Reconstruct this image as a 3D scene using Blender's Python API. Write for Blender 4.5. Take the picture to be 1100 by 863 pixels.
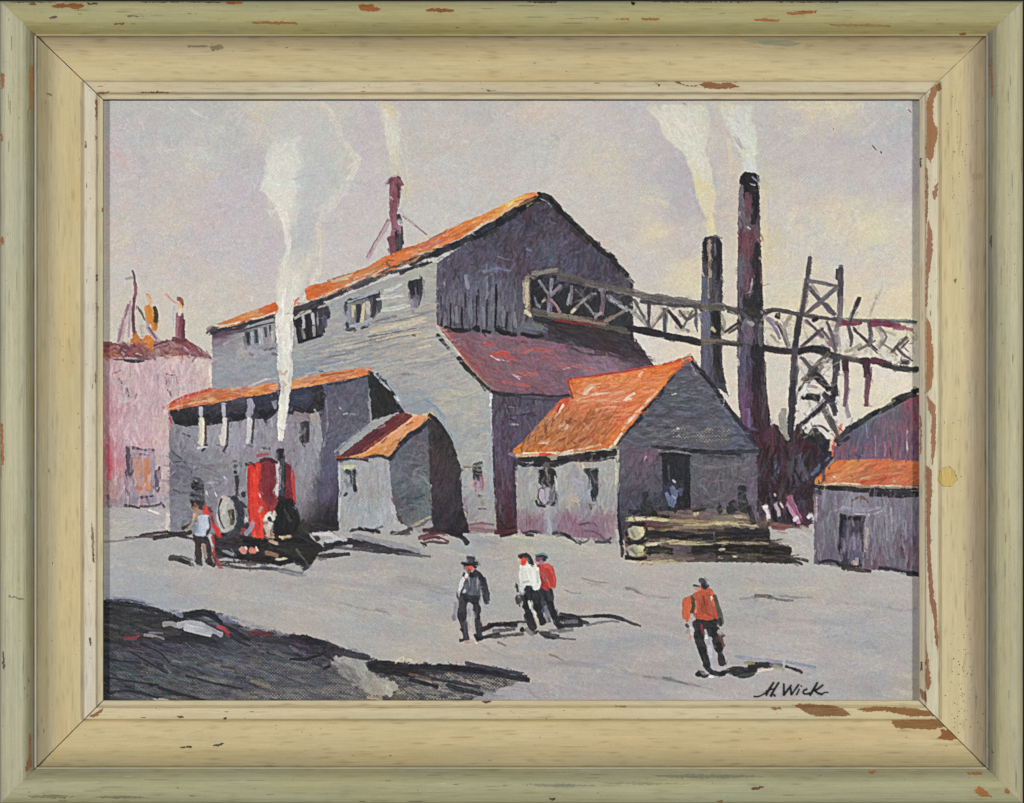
import bpy, math, random
import numpy as np
from mathutils import Vector, noise
from mathutils.geometry import tessellate_polygon

# ------------------------------------------------------------------ units
S = 0.00075              # metres per photograph pixel: the frame is about 0.82 m wide
CX, CY = 550.0, 431.5    # middle of the photograph
DIST = 3056.0            # camera distance in the same pixels
scene = bpy.context.scene
for c in list(bpy.data.objects): bpy.data.objects.remove(c)
COL = scene.collection
rnd = random.Random(7)

def W(x, y, h=0.0):
    """photograph pixel at height h (pixels above the canvas) -> metres; the picture hangs upright, base at z=0"""
    k = (DIST - h) / DIST
    return ((CX + (x - CX) * k - CX) * S, -h * S, (863.0 - (CY + (y - CY) * k)) * S)

def lin(c): return c / 12.92 if c <= 0.04045 else ((c + 0.055) / 1.055) ** 2.4
def hx(s): return [int(s[i:i + 2], 16) for i in (0, 2, 4)]
ALB = 1.0
def rgb_lin(c): return [min(0.95, lin(max(0, min(255, v)) / 255.0) * ALB) for v in c]

def P(s): return [tuple(float(v) for v in p.split(',')) for p in s.split()]

# ------------------------------------------------------------------ materials
def nd(t, kind, **kw):
    n = t.nodes.new(kind)
    for k, v in kw.items(): setattr(n, k, v)
    return n
def mth(t, op, a, b=None, c=None):
    n = nd(t, 'ShaderNodeMath', operation=op)
    for i, v in enumerate((a, b, c)):
        if v is None: continue
        if isinstance(v, (int, float)): n.inputs[i].default_value = v
        else: t.links.new(v, n.inputs[i])
    return n.outputs[0]
def mixc(t, f, a, b):
    n = nd(t, 'ShaderNodeMix', data_type='RGBA')
    for i, v in ((0, f), (6, a), (7, b)):
        if hasattr(v, 'type') and not isinstance(v, tuple): t.links.new(v, n.inputs[i])
        else: n.inputs[i].default_value = v
    return n.outputs[2]
def new_mat(name):
    m = bpy.data.materials.new(name); m.use_nodes = True; t = m.node_tree
    t.nodes.clear()
    o = nd(t, 'ShaderNodeOutputMaterial'); b = nd(t, 'ShaderNodeBsdfPrincipled')
    t.links.new(b.outputs[0], o.inputs[0])
    return m, t, b

def paint_mat():
    m, t, b = new_mat('oil_paint')
    at = nd(t, 'ShaderNodeVertexColor', layer_name='pigment')
    tc = nd(t, 'ShaderNodeTexCoord')
    sp = nd(t, 'ShaderNodeSeparateXYZ'); t.links.new(tc.outputs['Object'], sp.inputs[0])
    k = 2 * math.pi / (3.5 * S)
    wob = nd(t, 'ShaderNodeTexNoise'); wob.inputs['Scale'].default_value = 1.0 / (30 * S); wob.inputs['Detail'].default_value = 1.0
    t.links.new(tc.outputs['Object'], wob.inputs['Vector'])
    wo = mth(t, 'MULTIPLY', wob.outputs[0], 2.5)
    wx = mth(t, 'SINE', mth(t, 'ADD', mth(t, 'MULTIPLY', sp.outputs[0], k), wo))
    wz = mth(t, 'SINE', mth(t, 'ADD', mth(t, 'MULTIPLY', sp.outputs[2], k), wo))
    weave = mth(t, 'MULTIPLY', wx, wz)
    n2 = nd(t, 'ShaderNodeTexNoise'); n2.inputs['Scale'].default_value = 1.0 / (7 * S); n2.inputs['Detail'].default_value = 4.0
    n2.inputs['Roughness'].default_value = 0.75
    t.links.new(tc.outputs['Object'], n2.inputs['Vector'])
    n3 = nd(t, 'ShaderNodeTexNoise'); n3.inputs['Scale'].default_value = 1.0 / (1.7 * S); n3.inputs['Detail'].default_value = 2.0
    t.links.new(tc.outputs['Object'], n3.inputs['Vector'])
    f = mth(t, 'ADD', mth(t, 'MULTIPLY', n3.outputs[0], 0.40), 0.80)
    f = mth(t, 'ADD', f, mth(t, 'MULTIPLY', weave, 0.05))
    vm = nd(t, 'ShaderNodeVectorMath', operation='SCALE')
    t.links.new(at.outputs['Color'], vm.inputs[0]); t.links.new(f, vm.inputs['Scale'])
    # primed canvas peaks show where the paint is dragged thin over the weave
    w01 = mth(t, 'ADD', mth(t, 'MULTIPLY', weave, 0.5), 0.5)
    q = mth(t, 'ADD', mth(t, 'MULTIPLY', w01, 0.55), mth(t, 'ADD', mth(t, 'MULTIPLY', n2.outputs[0], 0.55), mth(t, 'MULTIPLY', n3.outputs[0], 0.25)))
    thin = mth(t, 'SUBTRACT', 1.0, at.outputs['Alpha'])
    th = mth(t, 'SUBTRACT', 1.14, mth(t, 'MULTIPLY', thin, 0.60))
    msk = nd(t, 'ShaderNodeMapRange'); t.links.new(mth(t, 'SUBTRACT', q, th), msk.inputs[0])
    msk.inputs[1].default_value = -0.02; msk.inputs[2].default_value = 0.16
    col = mixc(t, mth(t, 'MULTIPLY', msk.outputs[0], 0.62), vm.outputs[0], (0.50, 0.45, 0.36, 1))
    t.links.new(col, b.inputs['Base Color'])
    b.inputs['Roughness'].default_value = 0.55
    b.inputs['Specular IOR Level'].default_value = 0.2
    hgt = mth(t, 'ADD', mth(t, 'MULTIPLY', weave, 0.16), mth(t, 'MULTIPLY', n3.outputs[0], 0.25))
    bp = nd(t, 'ShaderNodeBump'); bp.inputs['Strength'].default_value = 0.8; bp.inputs['Distance'].default_value = 0.6 * S
    t.links.new(hgt, bp.inputs['Height']); t.links.new(bp.outputs[0], b.inputs['Normal'])
    return m
PAINT = paint_mat()

def frame_mat():
    m, t, b = new_mat('distressed_frame_paint')
    at = nd(t, 'ShaderNodeVertexColor', layer_name='pigment')
    uv = nd(t, 'ShaderNodeUVMap', uv_map='stroke')
    mp = nd(t, 'ShaderNodeMapping'); mp.inputs['Scale'].default_value = (0.02, 0.55, 1)
    t.links.new(uv.outputs[0], mp.inputs[0])
    g = nd(t, 'ShaderNodeTexNoise', noise_dimensions='2D'); g.inputs['Scale'].default_value = 1.0
    g.inputs['Detail'].default_value = 5.0; g.inputs['Roughness'].default_value = 0.6
    t.links.new(mp.outputs[0], g.inputs['Vector'])
    tc = nd(t, 'ShaderNodeTexCoord')
    n3 = nd(t, 'ShaderNodeTexNoise'); n3.inputs['Scale'].default_value = 1.0 / (2.2 * S); n3.inputs['Detail'].default_value = 3.0
    t.links.new(tc.outputs['Object'], n3.inputs['Vector'])
    f = mth(t, 'ADD', mth(t, 'MULTIPLY', g.outputs[0], 0.30), 0.85)
    f = mth(t, 'MULTIPLY', f, mth(t, 'ADD', mth(t, 'MULTIPLY', n3.outputs[0], 0.16), 0.92))
    vm = nd(t, 'ShaderNodeVectorMath', operation='SCALE')
    t.links.new(at.outputs['Color'], vm.inputs[0]); t.links.new(f, vm.inputs['Scale'])
    t.links.new(vm.outputs[0], b.inputs['Base Color'])
    b.inputs['Roughness'].default_value = 0.42
    b.inputs['Specular IOR Level'].default_value = 0.35
    bp = nd(t, 'ShaderNodeBump'); bp.inputs['Strength'].default_value = 0.5; bp.inputs['Distance'].default_value = 0.8 * S
    hgt = mth(t, 'ADD', g.outputs[0], mth(t, 'MULTIPLY', n3.outputs[0], 0.35))
    t.links.new(hgt, bp.inputs['Height']); t.links.new(bp.outputs[0], b.inputs['Normal'])
    return m
FRAME = frame_mat()

def plain_mat(name, col, rough=0.8, sc=40):
    m, t, b = new_mat(name)
    tc = nd(t, 'ShaderNodeTexCoord')
    n = nd(t, 'ShaderNodeTexNoise'); n.inputs['Scale'].default_value = sc; n.inputs['Detail'].default_value = 4
    t.links.new(tc.outputs['Object'], n.inputs['Vector'])
    c = mixc(t, n.outputs[0], tuple(v * 0.7 for v in col) + (1,), tuple(v * 1.3 for v in col) + (1,))
    t.links.new(c, b.inputs['Base Color']); b.inputs['Roughness'].default_value = rough
    return m

# ------------------------------------------------------------------ mesh collecting
PARTS = []
class Part:
    """one painted passage, collected stroke by stroke and built as one mesh"""
    def __init__(s, name, parent=None, label=None, group=None):
        s.name, s.parent, s.label, s.group = name, parent, label, group
        s.v, s.f, s.c, s.u, s.kids, s.l = [], [], [], [], [], {}
        s.mat = PAINT; s.ob = None
        if isinstance(parent, Part): parent.kids.append(s)
        else: PARTS.append(s)
    def build(s, parent_ob):
        if s.v:
            me = bpy.data.meshes.new(s.name)
            me.from_pydata(s.v, [], s.f)
            ca = me.color_attributes.new('pigment', 'FLOAT_COLOR', 'POINT')
            ca.data.foreach_set('color', [x for c in s.c for x in c])
            la = me.attributes.new('load', 'FLOAT', 'POINT')
            la.data.foreach_set('value', [s.l.get(i, 1.5) for i in range(len(s.v))])
            ul = me.uv_layers.new(name='stroke')
            li = [0] * len(me.loops); me.loops.foreach_get('vertex_index', li)
            ul.data.foreach_set('uv', [x for i in li for x in s.u[i]])
            me.materials.append(s.mat)
            me.polygons.foreach_set('use_smooth', [True] * len(me.polygons))
            me.update()
        else: me = None
        o = bpy.data.objects.new(s.name, me); COL.objects.link(o); o.parent = parent_ob
        if s.label: o['label'] = s.label
        if s.group: o['group'] = s.group
        s.ob = o
        for k in s.kids: k.build(o)
        return o

# ------------------------------------------------------------------ painting tools
# The canvas is a fine grid of paint: every brush mark lays pigment and thickness onto it and
# remembers which painted passage it belongs to; the grid is then cut into one relief mesh per passage.
CX0, CX1, CY0, CY1 = 111.2, 987.6, 108.4, 752.6
PITCH = 0.7
NX = int((CX1 - CX0) / PITCH) + 1; NY = int((CY1 - CY0) / PITCH) + 1
XS = np.linspace(CX0, CX1, NX, dtype=np.float32); YS = np.linspace(CY0, CY1, NY, dtype=np.float32)
RGB = np.zeros((NY, NX, 3), np.float32) + 160; HGT = np.zeros((NY, NX), np.float32); THIN = np.zeros((NY, NX), np.float32)
PID = np.zeros((NY, NX), np.int32)
_k = 2 * math.pi / 3.5
WEAVE = (np.sin(XS * _k)[None, :] * np.sin(YS * _k)[:, None]).astype(np.float32)
nrs = np.random.RandomState(11)
LAT = nrs.rand(256, 256).astype(np.float32)
def vnoise(x, y, seed=0):
    x = x + seed * 17.31; y = y + seed * 7.77
    xi = np.floor(x).astype(np.int32); yi = np.floor(y).astype(np.int32); fx = x - xi; fy = y - yi
    fx = fx * fx * (3 - 2 * fx); fy = fy * fy * (3 - 2 * fy)
    a = LAT[yi & 255, xi & 255]; b = LAT[yi & 255, (xi + 1) & 255]; c = LAT[(yi + 1) & 255, xi & 255]; d = LAT[(yi + 1) & 255, (xi + 1) & 255]
    return (a * (1 - fx) + b * fx) * (1 - fy) + (c * (1 - fx) + d * fx) * fy
def box_of(x0, y0, x1, y1):
    i0 = max(0, int((x0 - CX0) / PITCH) - 1); i1 = min(NX, int((x1 - CX0) / PITCH) + 3)
    j0 = max(0, int((y0 - CY0) / PITCH) - 1); j1 = min(NY, int((y1 - CY0) / PITCH) + 3)
    if i1 <= i0 or j1 <= j0: return None
    return i0, i1, j0, j1
def pid_of(part):
    if not hasattr(part, 'pid'): part.pid = len(ALLP) + 1; ALLP.append(part)
    return part.pid
ALLP = []
def inside(p, poly):
    x, y = p; r = False; j = len(poly) - 1
    for i in range(len(poly)):
        xi, yi = poly[i]; xj, yj = poly[j]
        if (yi > y) != (yj > y) and x < (xj - xi) * (y - yi) / (yj - yi) + xi: r = not r
        j = i
    return r
def jit(c, j):
    d = rnd.gauss(0, j)
    return [v + d + rnd.gauss(0, j * 0.5) for v in c]
class Colours:
    def __init__(s, spec, soft=30.0):
        s.soft = soft
        if isinstance(spec, str): s.pts = [(0, 0, hx(spec))]
        else: s.pts = [(a, b, hx(c)) for a, b, c in spec]
    def at(s, x, y):
        if len(s.pts) == 1: return list(s.pts[0][2])
        W_ = 0; o = [0, 0, 0]
        for a, b, c in s.pts:
            w = 1.0 / ((a - x) ** 2 + (b - y) ** 2 + s.soft) ** 1.8
            W_ += w
            for i in range(3): o[i] += c[i] * w
        return [v / W_ for v in o]
    def field(s, X, Y):
        o = np.zeros(X.shape + (3,), np.float32); W_ = np.zeros(X.shape, np.float32)
        for a, b, c in s.pts:
            w = 1.0 / ((a - X) ** 2 + (b - Y) ** 2 + s.soft) ** 1.8
            W_ += w; o += w[..., None] * np.array(c, np.float32)
        return o / W_[..., None]

def poly_mask(poly, feather=0.9, rough=0.8, soft_edge=0.0):
    """coverage of an outline, with the small unsteadiness of a hand-held brush at its edge"""
    xs = [p[0] for p in poly]; ys = [p[1] for p in poly]
    b = box_of(min(xs) - 3 - soft_edge, min(ys) - 3 - soft_edge, max(xs) + 3 + soft_edge, max(ys) + 3 + soft_edge)
    if b is None: return None, None, None, None
    i0, i1, j0, j1 = b
    X, Y = np.meshgrid(XS[i0:i1], YS[j0:j1])
    if rough:
        Xw = X + rough * (vnoise(X * .35, Y * .35, 3) - .5) * 2 + rough * .8 * (vnoise(X * .9, Y * .9, 5) - .5) * 2
        Yw = Y + rough * (vnoise(X * .35, Y * .35, 8) - .5) * 2 + rough * .8 * (vnoise(X * .9, Y * .9, 12) - .5) * 2
    else: Xw, Yw = X, Y
    ins = np.zeros(X.shape, bool); D = np.full(X.shape, 1e9, np.float32)
    n = len(poly)
    for k in range(n):
        x0, y0 = poly[k - 1]; x1, y1 = poly[k]
        if (y0 != y1):
            c = ((y1 > Yw) != (y0 > Yw)) & (Xw < (x0 - x1) * (Yw - y1) / (y0 - y1) + x1); ins ^= c
        dx, dy = x1 - x0, y1 - y0; l2 = dx * dx + dy * dy or 1e-6
        t = np.clip(((Xw - x0) * dx + (Yw - y0) * dy) / l2, 0, 1)
        D = np.minimum(D, (Xw - x0 - t * dx) ** 2 + (Yw - y0 - t * dy) ** 2)
    D = np.sqrt(D) * np.where(ins, 1, -1)
    f = max(feather, soft_edge)
    m = np.clip(D / f + 0.5, 0, 1) if not soft_edge else np.clip(D / f + 0.2, 0, 1)
    m = m * m * (3 - 2 * m)
    return m.astype(np.float32), X, Y, b

def lay(part, b, a, col, hgt, thin, own=None):
    i0, i1, j0, j1 = b
    A = a[..., None]
    RGB[j0:j1, i0:i1] = RGB[j0:j1, i0:i1] * (1 - A) + col * A
    h = HGT[j0:j1, i0:i1]; HGT[j0:j1, i0:i1] = h * (1 - a) + hgt * a
    t = THIN[j0:j1, i0:i1]; THIN[j0:j1, i0:i1] = t * (1 - a) + thin * a
    m = a > 0.5 if own is None else own
    PID[j0:j1, i0:i1][m] = pid_of(part)

def smooth(pts, n=4):
    if len(pts) < 3:
        return [tuple(p) for p in pts]
    out = []
    q = [pts[0]] + list(pts) + [pts[-1]]
    for i in range(1, len(q) - 2):
        p0, p1, p2, p3 = q[i - 1], q[i], q[i + 1], q[i + 2]
        for k in range(n):
            t = k / n
            out.append(tuple(0.5 * ((2 * p1[a]) + (-p0[a] + p2[a]) * t + (2 * p0[a] - 5 * p1[a] + 4 * p2[a] - p3[a]) * t * t
                       + (-p0[a] + 3 * p1[a] - 3 * p2[a] + p3[a]) * t ** 3) for a in (0, 1)))
    out.append(tuple(pts[-1]))
    return out

def mark(part, path, w, col, col2=None, op=1.0, feather=0.8, dry=0.35, streak=5, thin=0.0, thick=0.12, wet=0.12, clip=None, own=True, round_end=0.5):
    """one brush mark: pigment streaked along the pull of the bristles, loaded in the middle, broken at the edges"""
    wm = max(w) if isinstance(w, (list, tuple)) else w
    xs = [p[0] for p in path]; ys = [p[1] for p in path]; e = wm / 2 + 1.5
    b = box_of(min(xs) - e, min(ys) - e, max(xs) + e, max(ys) + e)
    if b is None: return
    i0, i1, j0, j1 = b
    X, Y = np.meshgrid(XS[i0:i1], YS[j0:j1])
    best = np.full(X.shape, 1e9, np.float32); sv = np.zeros(X.shape, np.float32); tv = np.zeros(X.shape, np.float32)
    L = 0.0; segs = []
    for k in range(len(path) - 1):
        l = math.hypot(path[k + 1][0] - path[k][0], path[k + 1][1] - path[k][1])
        if l > 1e-4: segs.append((path[k], path[k + 1], l, L)); L += l
    if not segs: return
    for k, (p, q, l, s0) in enumerate(segs):
        ux, uy = (q[0] - p[0]) / l, (q[1] - p[1]) / l
        al = (X - p[0]) * ux + (Y - p[1]) * uy
        lo = -wm if k == 0 else 0.0; hi = l + wm if k == len(segs) - 1 else l
        ac = np.clip(al, lo, hi); cr = (Y - p[1]) * ux - (X - p[0]) * uy
        d = (al - ac) ** 2 + cr * cr
        m = d < best
        best = np.where(m, d, best); sv = np.where(m, s0 + ac, sv); tv = np.where(m, np.sign(cr) * np.sqrt(d), tv)
    sn = np.clip(sv / L, 0, 1)
    if isinstance(w, (list, tuple)): hw = np.interp(sn, np.linspace(0, 1, len(w)), w).astype(np.float32) / 2
    else: hw = w / 2
    hw = hw * (0.78 + 0.44 * vnoise(sv * .16 + rnd.random() * 90, sv * 0 + rnd.random() * 90, 3))
    # rounded ends reach a little past the path
    over = np.maximum(0, np.maximum(-sv, sv - L)); re = hw * round_end + 0.2
    t = tv / np.maximum(hw, .2)
    seed = rnd.random() * 200
    bri = vnoise(sv * .13 + seed, tv * 1.05 + seed * 1.7, 1); fine = vnoise(sv * .5 + seed, tv * 1.5 + seed, 2)
    inner = (1 - np.abs(t)) * hw
    end = re - over
    D = np.minimum(inner, (1 - np.sqrt(np.clip(over / np.maximum(re, .2), 0, 1.5) ** 2 + t * t)) * hw)
    a = D / feather + 0.5 + (bri - .5) * dry * 2.2 + (fine - .5) * dry * 1.4 + WEAVE[j0:j1, i0:i1] * dry * 0.35
    if dry > 0.3: a -= np.clip((sn - 0.55) * 1.2, 0, 1) * (1 - bri) * dry * 1.3
    a = np.clip(a, 0, 1); a = a * a * (3 - 2 * a) * op
    if clip is not None:
        cm, cb = clip
        ci0, ci1, cj0, cj1 = cb; full = np.zeros(X.shape, np.float32)
        x0, x1, y0, y1 = max(i0, ci0), min(i1, ci1), max(j0, cj0), min(j1, cj1)
        if x1 <= x0 or y1 <= y0: return
        full[y0 - j0:y1 - j0, x0 - i0:x1 - i0] = cm[y0 - cj0:y1 - cj0, x0 - ci0:x1 - ci0]
        a = a * full
    c = np.array(col, np.float32)
    C = c[None, None] + ((bri - .5) * streak * 3.6 + (fine - .5) * streak * 2.6)[..., None]
    if col2 is not None: C = C + (np.array(col2, np.float32) - c) * sn[..., None]
    if wet: C = C * (1 - wet) + RGB[j0:j1, i0:i1] * wet
    base = HGT[j0:j1, i0:i1]
    hh = base * 0.6 + thick * (0.45 + 0.75 * bri) + thick * 0.35 * np.clip(np.abs(t), 0, 1) ** 3
    lay(part, b, a.astype(np.float32), C, hh, thin, None if own else np.zeros(X.shape, bool))

SHARP = 1.0
def dab(part, pts, w, col, col2=None, thin=0.0, streak=7, op=1.0, dry=0.55, feather=0.9, thick=0.34, wet=0.12, **_):
    if isinstance(pts, str): pts = P(pts)
    w = [q * 1.12 + .15 for q in w] if isinstance(w, (list, tuple)) else w * 1.12 + .15
    mark(part, smooth(pts, 3), w, hx(col), hx(col2) if col2 else None, op=op, dry=dry + thin * .5, streak=streak, thin=thin, thick=thick, feather=feather, wet=wet + .25 * thin)

def dabs(part, spec, **kw):
    """many marks: 'width colour x,y x,y ...' one per line; colour~thin@opacity"""
    for ln in spec.strip().splitlines():
        ln = ln.strip()
        if not ln or ln[0] == '#': continue
        a = ln.split(); w = [float(v) for v in a[0].split('/')]
        k = dict(kw); cc = a[1]
        if '@' in cc: cc, op = cc.split('@'); k['op'] = float(op)
        if '~' in cc: cc, th = cc.split('~'); k['thin'] = float(th)
        c = cc.split('>')
        dab(part, [tuple(float(v) for v in p.split(',')) for p in a[2:]], w if len(w) > 1 else w[0], c[0], c[1] if len(c) > 1 else None, **k)

def fill(part, poly, cols, ang=0, aj=15, L=14, Wd=4.0, cov=2.0, j=5, thin=0.0, rough=0.5, streak=4, base=True, soft=40.0, load=1.0,
         edge=0.0, op=1.0, warp=3.0, amp=3.5, thick=0.3, own=True, **_):
    if isinstance(poly, str): poly = P(poly)
    cs = Colours(cols, soft)
    m, X, Y, b = poly_mask(poly, 1.0, rough * 1.2, edge)
    if m is None: return
    m = m * op
    if base:
        n1 = vnoise(X * .11, Y * .11, 21) - .5; n2 = vnoise(X * .11, Y * .11, 22) - .5
        C = cs.field(X + warp * 2 * n1, Y + warp * 2 * n2)
        a0 = math.radians(ang if not callable(ang) else ang(sum(p[0] for p in poly) / len(poly), sum(p[1] for p in poly) / len(poly)))
        u = X * math.cos(a0) - Y * math.sin(a0); v = X * math.sin(a0) + Y * math.cos(a0)
        g = vnoise(u * .08, v * .7, 31) + vnoise(u * .3, v * 1.2, 32) * .5 - .75
        C = C + (g * amp * 2)[..., None]
        lay(part, b, m, C, HGT[b[2]:b[3], b[0]:b[1]] * .3 + 0.05 + 0.05 * g, thin * .8, (m > 0.5) if own else np.zeros(m.shape, bool))
    xs = [p[0] for p in poly]; ys = [p[1] for p in poly]
    A = abs(sum(poly[i - 1][0] * poly[i][1] - poly[i][0] * poly[i - 1][1] for i in range(len(poly)))) / 2
    N = int(A / (L * Wd) * cov) + 3; cnt = 0; tries = 0
    while cnt < N and tries < N * 12:
        tries += 1
        p = (rnd.uniform(min(xs), max(xs)), rnd.uniform(min(ys), max(ys)))
        if not inside(p, poly): continue
        a = math.radians((ang(p[0], p[1]) if callable(ang) else ang) + rnd.gauss(0, aj)); dx, dy = math.cos(a), -math.sin(a)
        ln = L * rnd.uniform(0.6, 1.4) * 0.5; w = Wd * rnd.uniform(0.65, 1.35)
        c = rnd.gauss(0, 0.1) * 2 * ln
        path = [(p[0] - dx * ln, p[1] - dy * ln), (p[0] - dy * c * .5, p[1] + dx * c * .5), (p[0] + dx * ln, p[1] + dy * ln)]
        if ln < 4: path = [path[0], path[2]]
        mark(part, path, w, jit(cs.at(*p), j * 1.15), op=0.95 * load * rnd.uniform(.7, 1.0), dry=0.6, feather=1.2, streak=streak * 1.7, thin=thin * rnd.uniform(.3, 1.5), thick=thick, wet=.08, clip=(m, b), own=False)
        cnt += 1

def washed(part, poly, cols, soft=300.0, warp=14.0, amp=3.0, ang=0.0, stretch=4.0, cell=4.0):
    cs = Colours(cols, soft); m, X, Y, b = poly_mask(poly, 1.0, 0.6)
    a = math.radians(ang); u = X * math.cos(a) - Y * math.sin(a); v = X * math.sin(a) + Y * math.cos(a)
    n1 = vnoise(u * .09 / stretch, v * .09, 5) - .5; n2 = vnoise(u * .22 / stretch, v * .22, 9) - .5; n3 = vnoise(u * .05 / stretch, v * .05, 77) - .5
    C = cs.field(X + 2 * warp * n1 + warp * n2, Y + 2 * warp * (vnoise(u * .09 / stretch, v * .09, 15) - .5))
    g = vnoise(u * .06, v * .55, 31) + vnoise(u * .25, v * 1.1, 32) * .6 - .8
    C = C + (2 * amp * (n1 + n2) + g * 2.2)[..., None] + n3[..., None] * np.array([2, 0, -1.4], np.float32) * amp
    lay(part, b, m, C, 0.06 + 0.05 * g, 0.12, m > .5)

def scumble(part, poly, cols, n, L=6, Wd=1.4, ang=0, aj=30, j=8, thin=0.3, op=0.6, feather=1.2, **_):
    """loose broken marks scattered inside an outline, no underpainting"""
    if isinstance(poly, str): poly = P(poly)
    cs = [hx(c) for c in cols.split()]
    xs = [p[0] for p in poly]; ys = [p[1] for p in poly]; k = 0
    for _ in range(n * 20):
        if k >= n: break
        p = (rnd.uniform(min(xs), max(xs)), rnd.uniform(min(ys), max(ys)))
        if not inside(p, poly): continue
        a = math.radians(ang + rnd.gauss(0, aj)); l = L * rnd.uniform(0.5, 1.4) / 2
        dx, dy = math.cos(a) * l, -math.sin(a) * l
        mark(part, [(p[0] - dx, p[1] - dy), (p[0] + rnd.gauss(0, .4), p[1] + rnd.gauss(0, .4)), (p[0] + dx, p[1] + dy)], Wd * rnd.uniform(0.7, 1.4), jit(rnd.choice(cs), j * .7),
             op=op, dry=0.6, feather=feather, streak=4, thin=thin * .6, wet=.3, own=False)
        k += 1

def smudge(n, L, Wd, off, op=0.8, poly=None, j=3, dry=0.5, thin=None):
    """go back over the wet paint: short pulls that carry the neighbouring pigment along the forms"""
    poly = P(poly) if isinstance(poly, str) else poly
    lum = RGB.mean(axis=2)
    bx = (min(p[0] for p in poly), min(p[1] for p in poly), max(p[0] for p in poly), max(p[1] for p in poly)) if poly else (CX0, CY0, CX1, CY1)
    part = ALLP[0]
    for _ in range(n):
        x, y = rnd.uniform(bx[0], bx[2]), rnd.uniform(bx[1], bx[3])
        if poly and not inside((x, y), poly): continue
        i = int((x - CX0) / PITCH); j_ = int((y - CY0) / PITCH)
        if not (4 <= i < NX - 4 and 4 <= j_ < NY - 4): continue
        gx = float(lum[j_ - 2:j_ + 3, i + 3].mean() - lum[j_ - 2:j_ + 3, i - 3].mean()); gy = float(lum[j_ + 3, i - 2:i + 3].mean() - lum[j_ - 3, i - 2:i + 3].mean())
        g = math.hypot(gx, gy)
        if g > 10: ux, uy = -gy / g, gx / g
        else:
            a = rnd.gauss(0.2, 0.9); ux, uy = math.cos(a), -math.sin(a)
        a = rnd.gauss(0, 0.22); ux, uy = ux * math.cos(a) - uy * math.sin(a), ux * math.sin(a) + uy * math.cos(a)
        o = rnd.gauss(0, off); sx, sy = x - uy * o + rnd.gauss(0, off * 1.5) * ux, y + ux * o + rnd.gauss(0, off * 1.5) * uy
        i2 = min(NX - 1, max(0, int((sx - CX0) / PITCH))); j2 = min(NY - 1, max(0, int((sy - CY0) / PITCH)))
        c = RGB[j2, i2] ; l = L * rnd.uniform(.5, 1.5) / 2
        mark(part, [(x - ux * l, y - uy * l), (x + ux * l, y + uy * l)], Wd * rnd.uniform(.6, 1.5), jit([float(v) for v in c], j), op=op * rnd.uniform(.5, 1), dry=dry, feather=0.9, streak=5,
             thin=float(THIN[j_, i]), thick=rnd.uniform(.12, .42), wet=.1, own=False)

def glow(part, x, y, rx, ry, col, op, ang=0):
    """pigment rubbed in softly with no edge"""
    b = box_of(x - max(rx, ry), y - max(rx, ry), x + max(rx, ry), y + max(rx, ry))
    if b is None: return
    X, Y = np.meshgrid(XS[b[0]:b[1]], YS[b[2]:b[3]]); a = math.radians(ang)
    u = ((X - x) * math.cos(a) - (Y - y) * math.sin(a)) / rx; v = ((X - x) * math.sin(a) + (Y - y) * math.cos(a)) / ry
    d = np.clip(1 - np.sqrt(u * u + v * v) + (vnoise(X * .3, Y * .3, 4) - .5) * .5, 0, 1)
    lay(part, b, (d * d * (3 - 2 * d) * op).astype(np.float32), np.array(hx(col), np.float32), HGT[b[2]:b[3], b[0]:b[1]], THIN[b[2]:b[3], b[0]:b[1]], np.zeros(X.shape, bool))

def box_blur(a, r):
    for ax in (0, 1):
        pad = [(r + 1, r) if k == ax else (0, 0) for k in range(a.ndim)]
        c = np.cumsum(np.pad(a, pad, mode='edge'), axis=ax, dtype=np.float64)
        n = a.shape[ax]; k = 2 * r + 1
        a = ((np.take(c, np.arange(k, n + k), axis=ax) - np.take(c, np.arange(0, n), axis=ax)) / k).astype(np.float32)
    return a

def crisp(amount, r=2):
    """the ridges and gaps bristles leave: pigment piles up beside a mark and thins inside its edge"""
    global RGB
    d = RGB - box_blur(box_blur(RGB, r), r)
    RGB = RGB + amount * np.clip(d, -34, 34)
    X, Y = np.meshgrid(XS, YS)
    t = np.clip(THIN, 0, 1)
    g = (vnoise(X * .75, Y * .75, 41) - .5) * 1.3 + (vnoise(X * 1.4, Y * 1.4, 43) - .5) * 1.0
    RGB = RGB * (1 + (g * (0.035 + 0.16 * t) + WEAVE * (0.02 + 0.12 * t))[..., None]) + (g * 1.5)[..., None]

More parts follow.
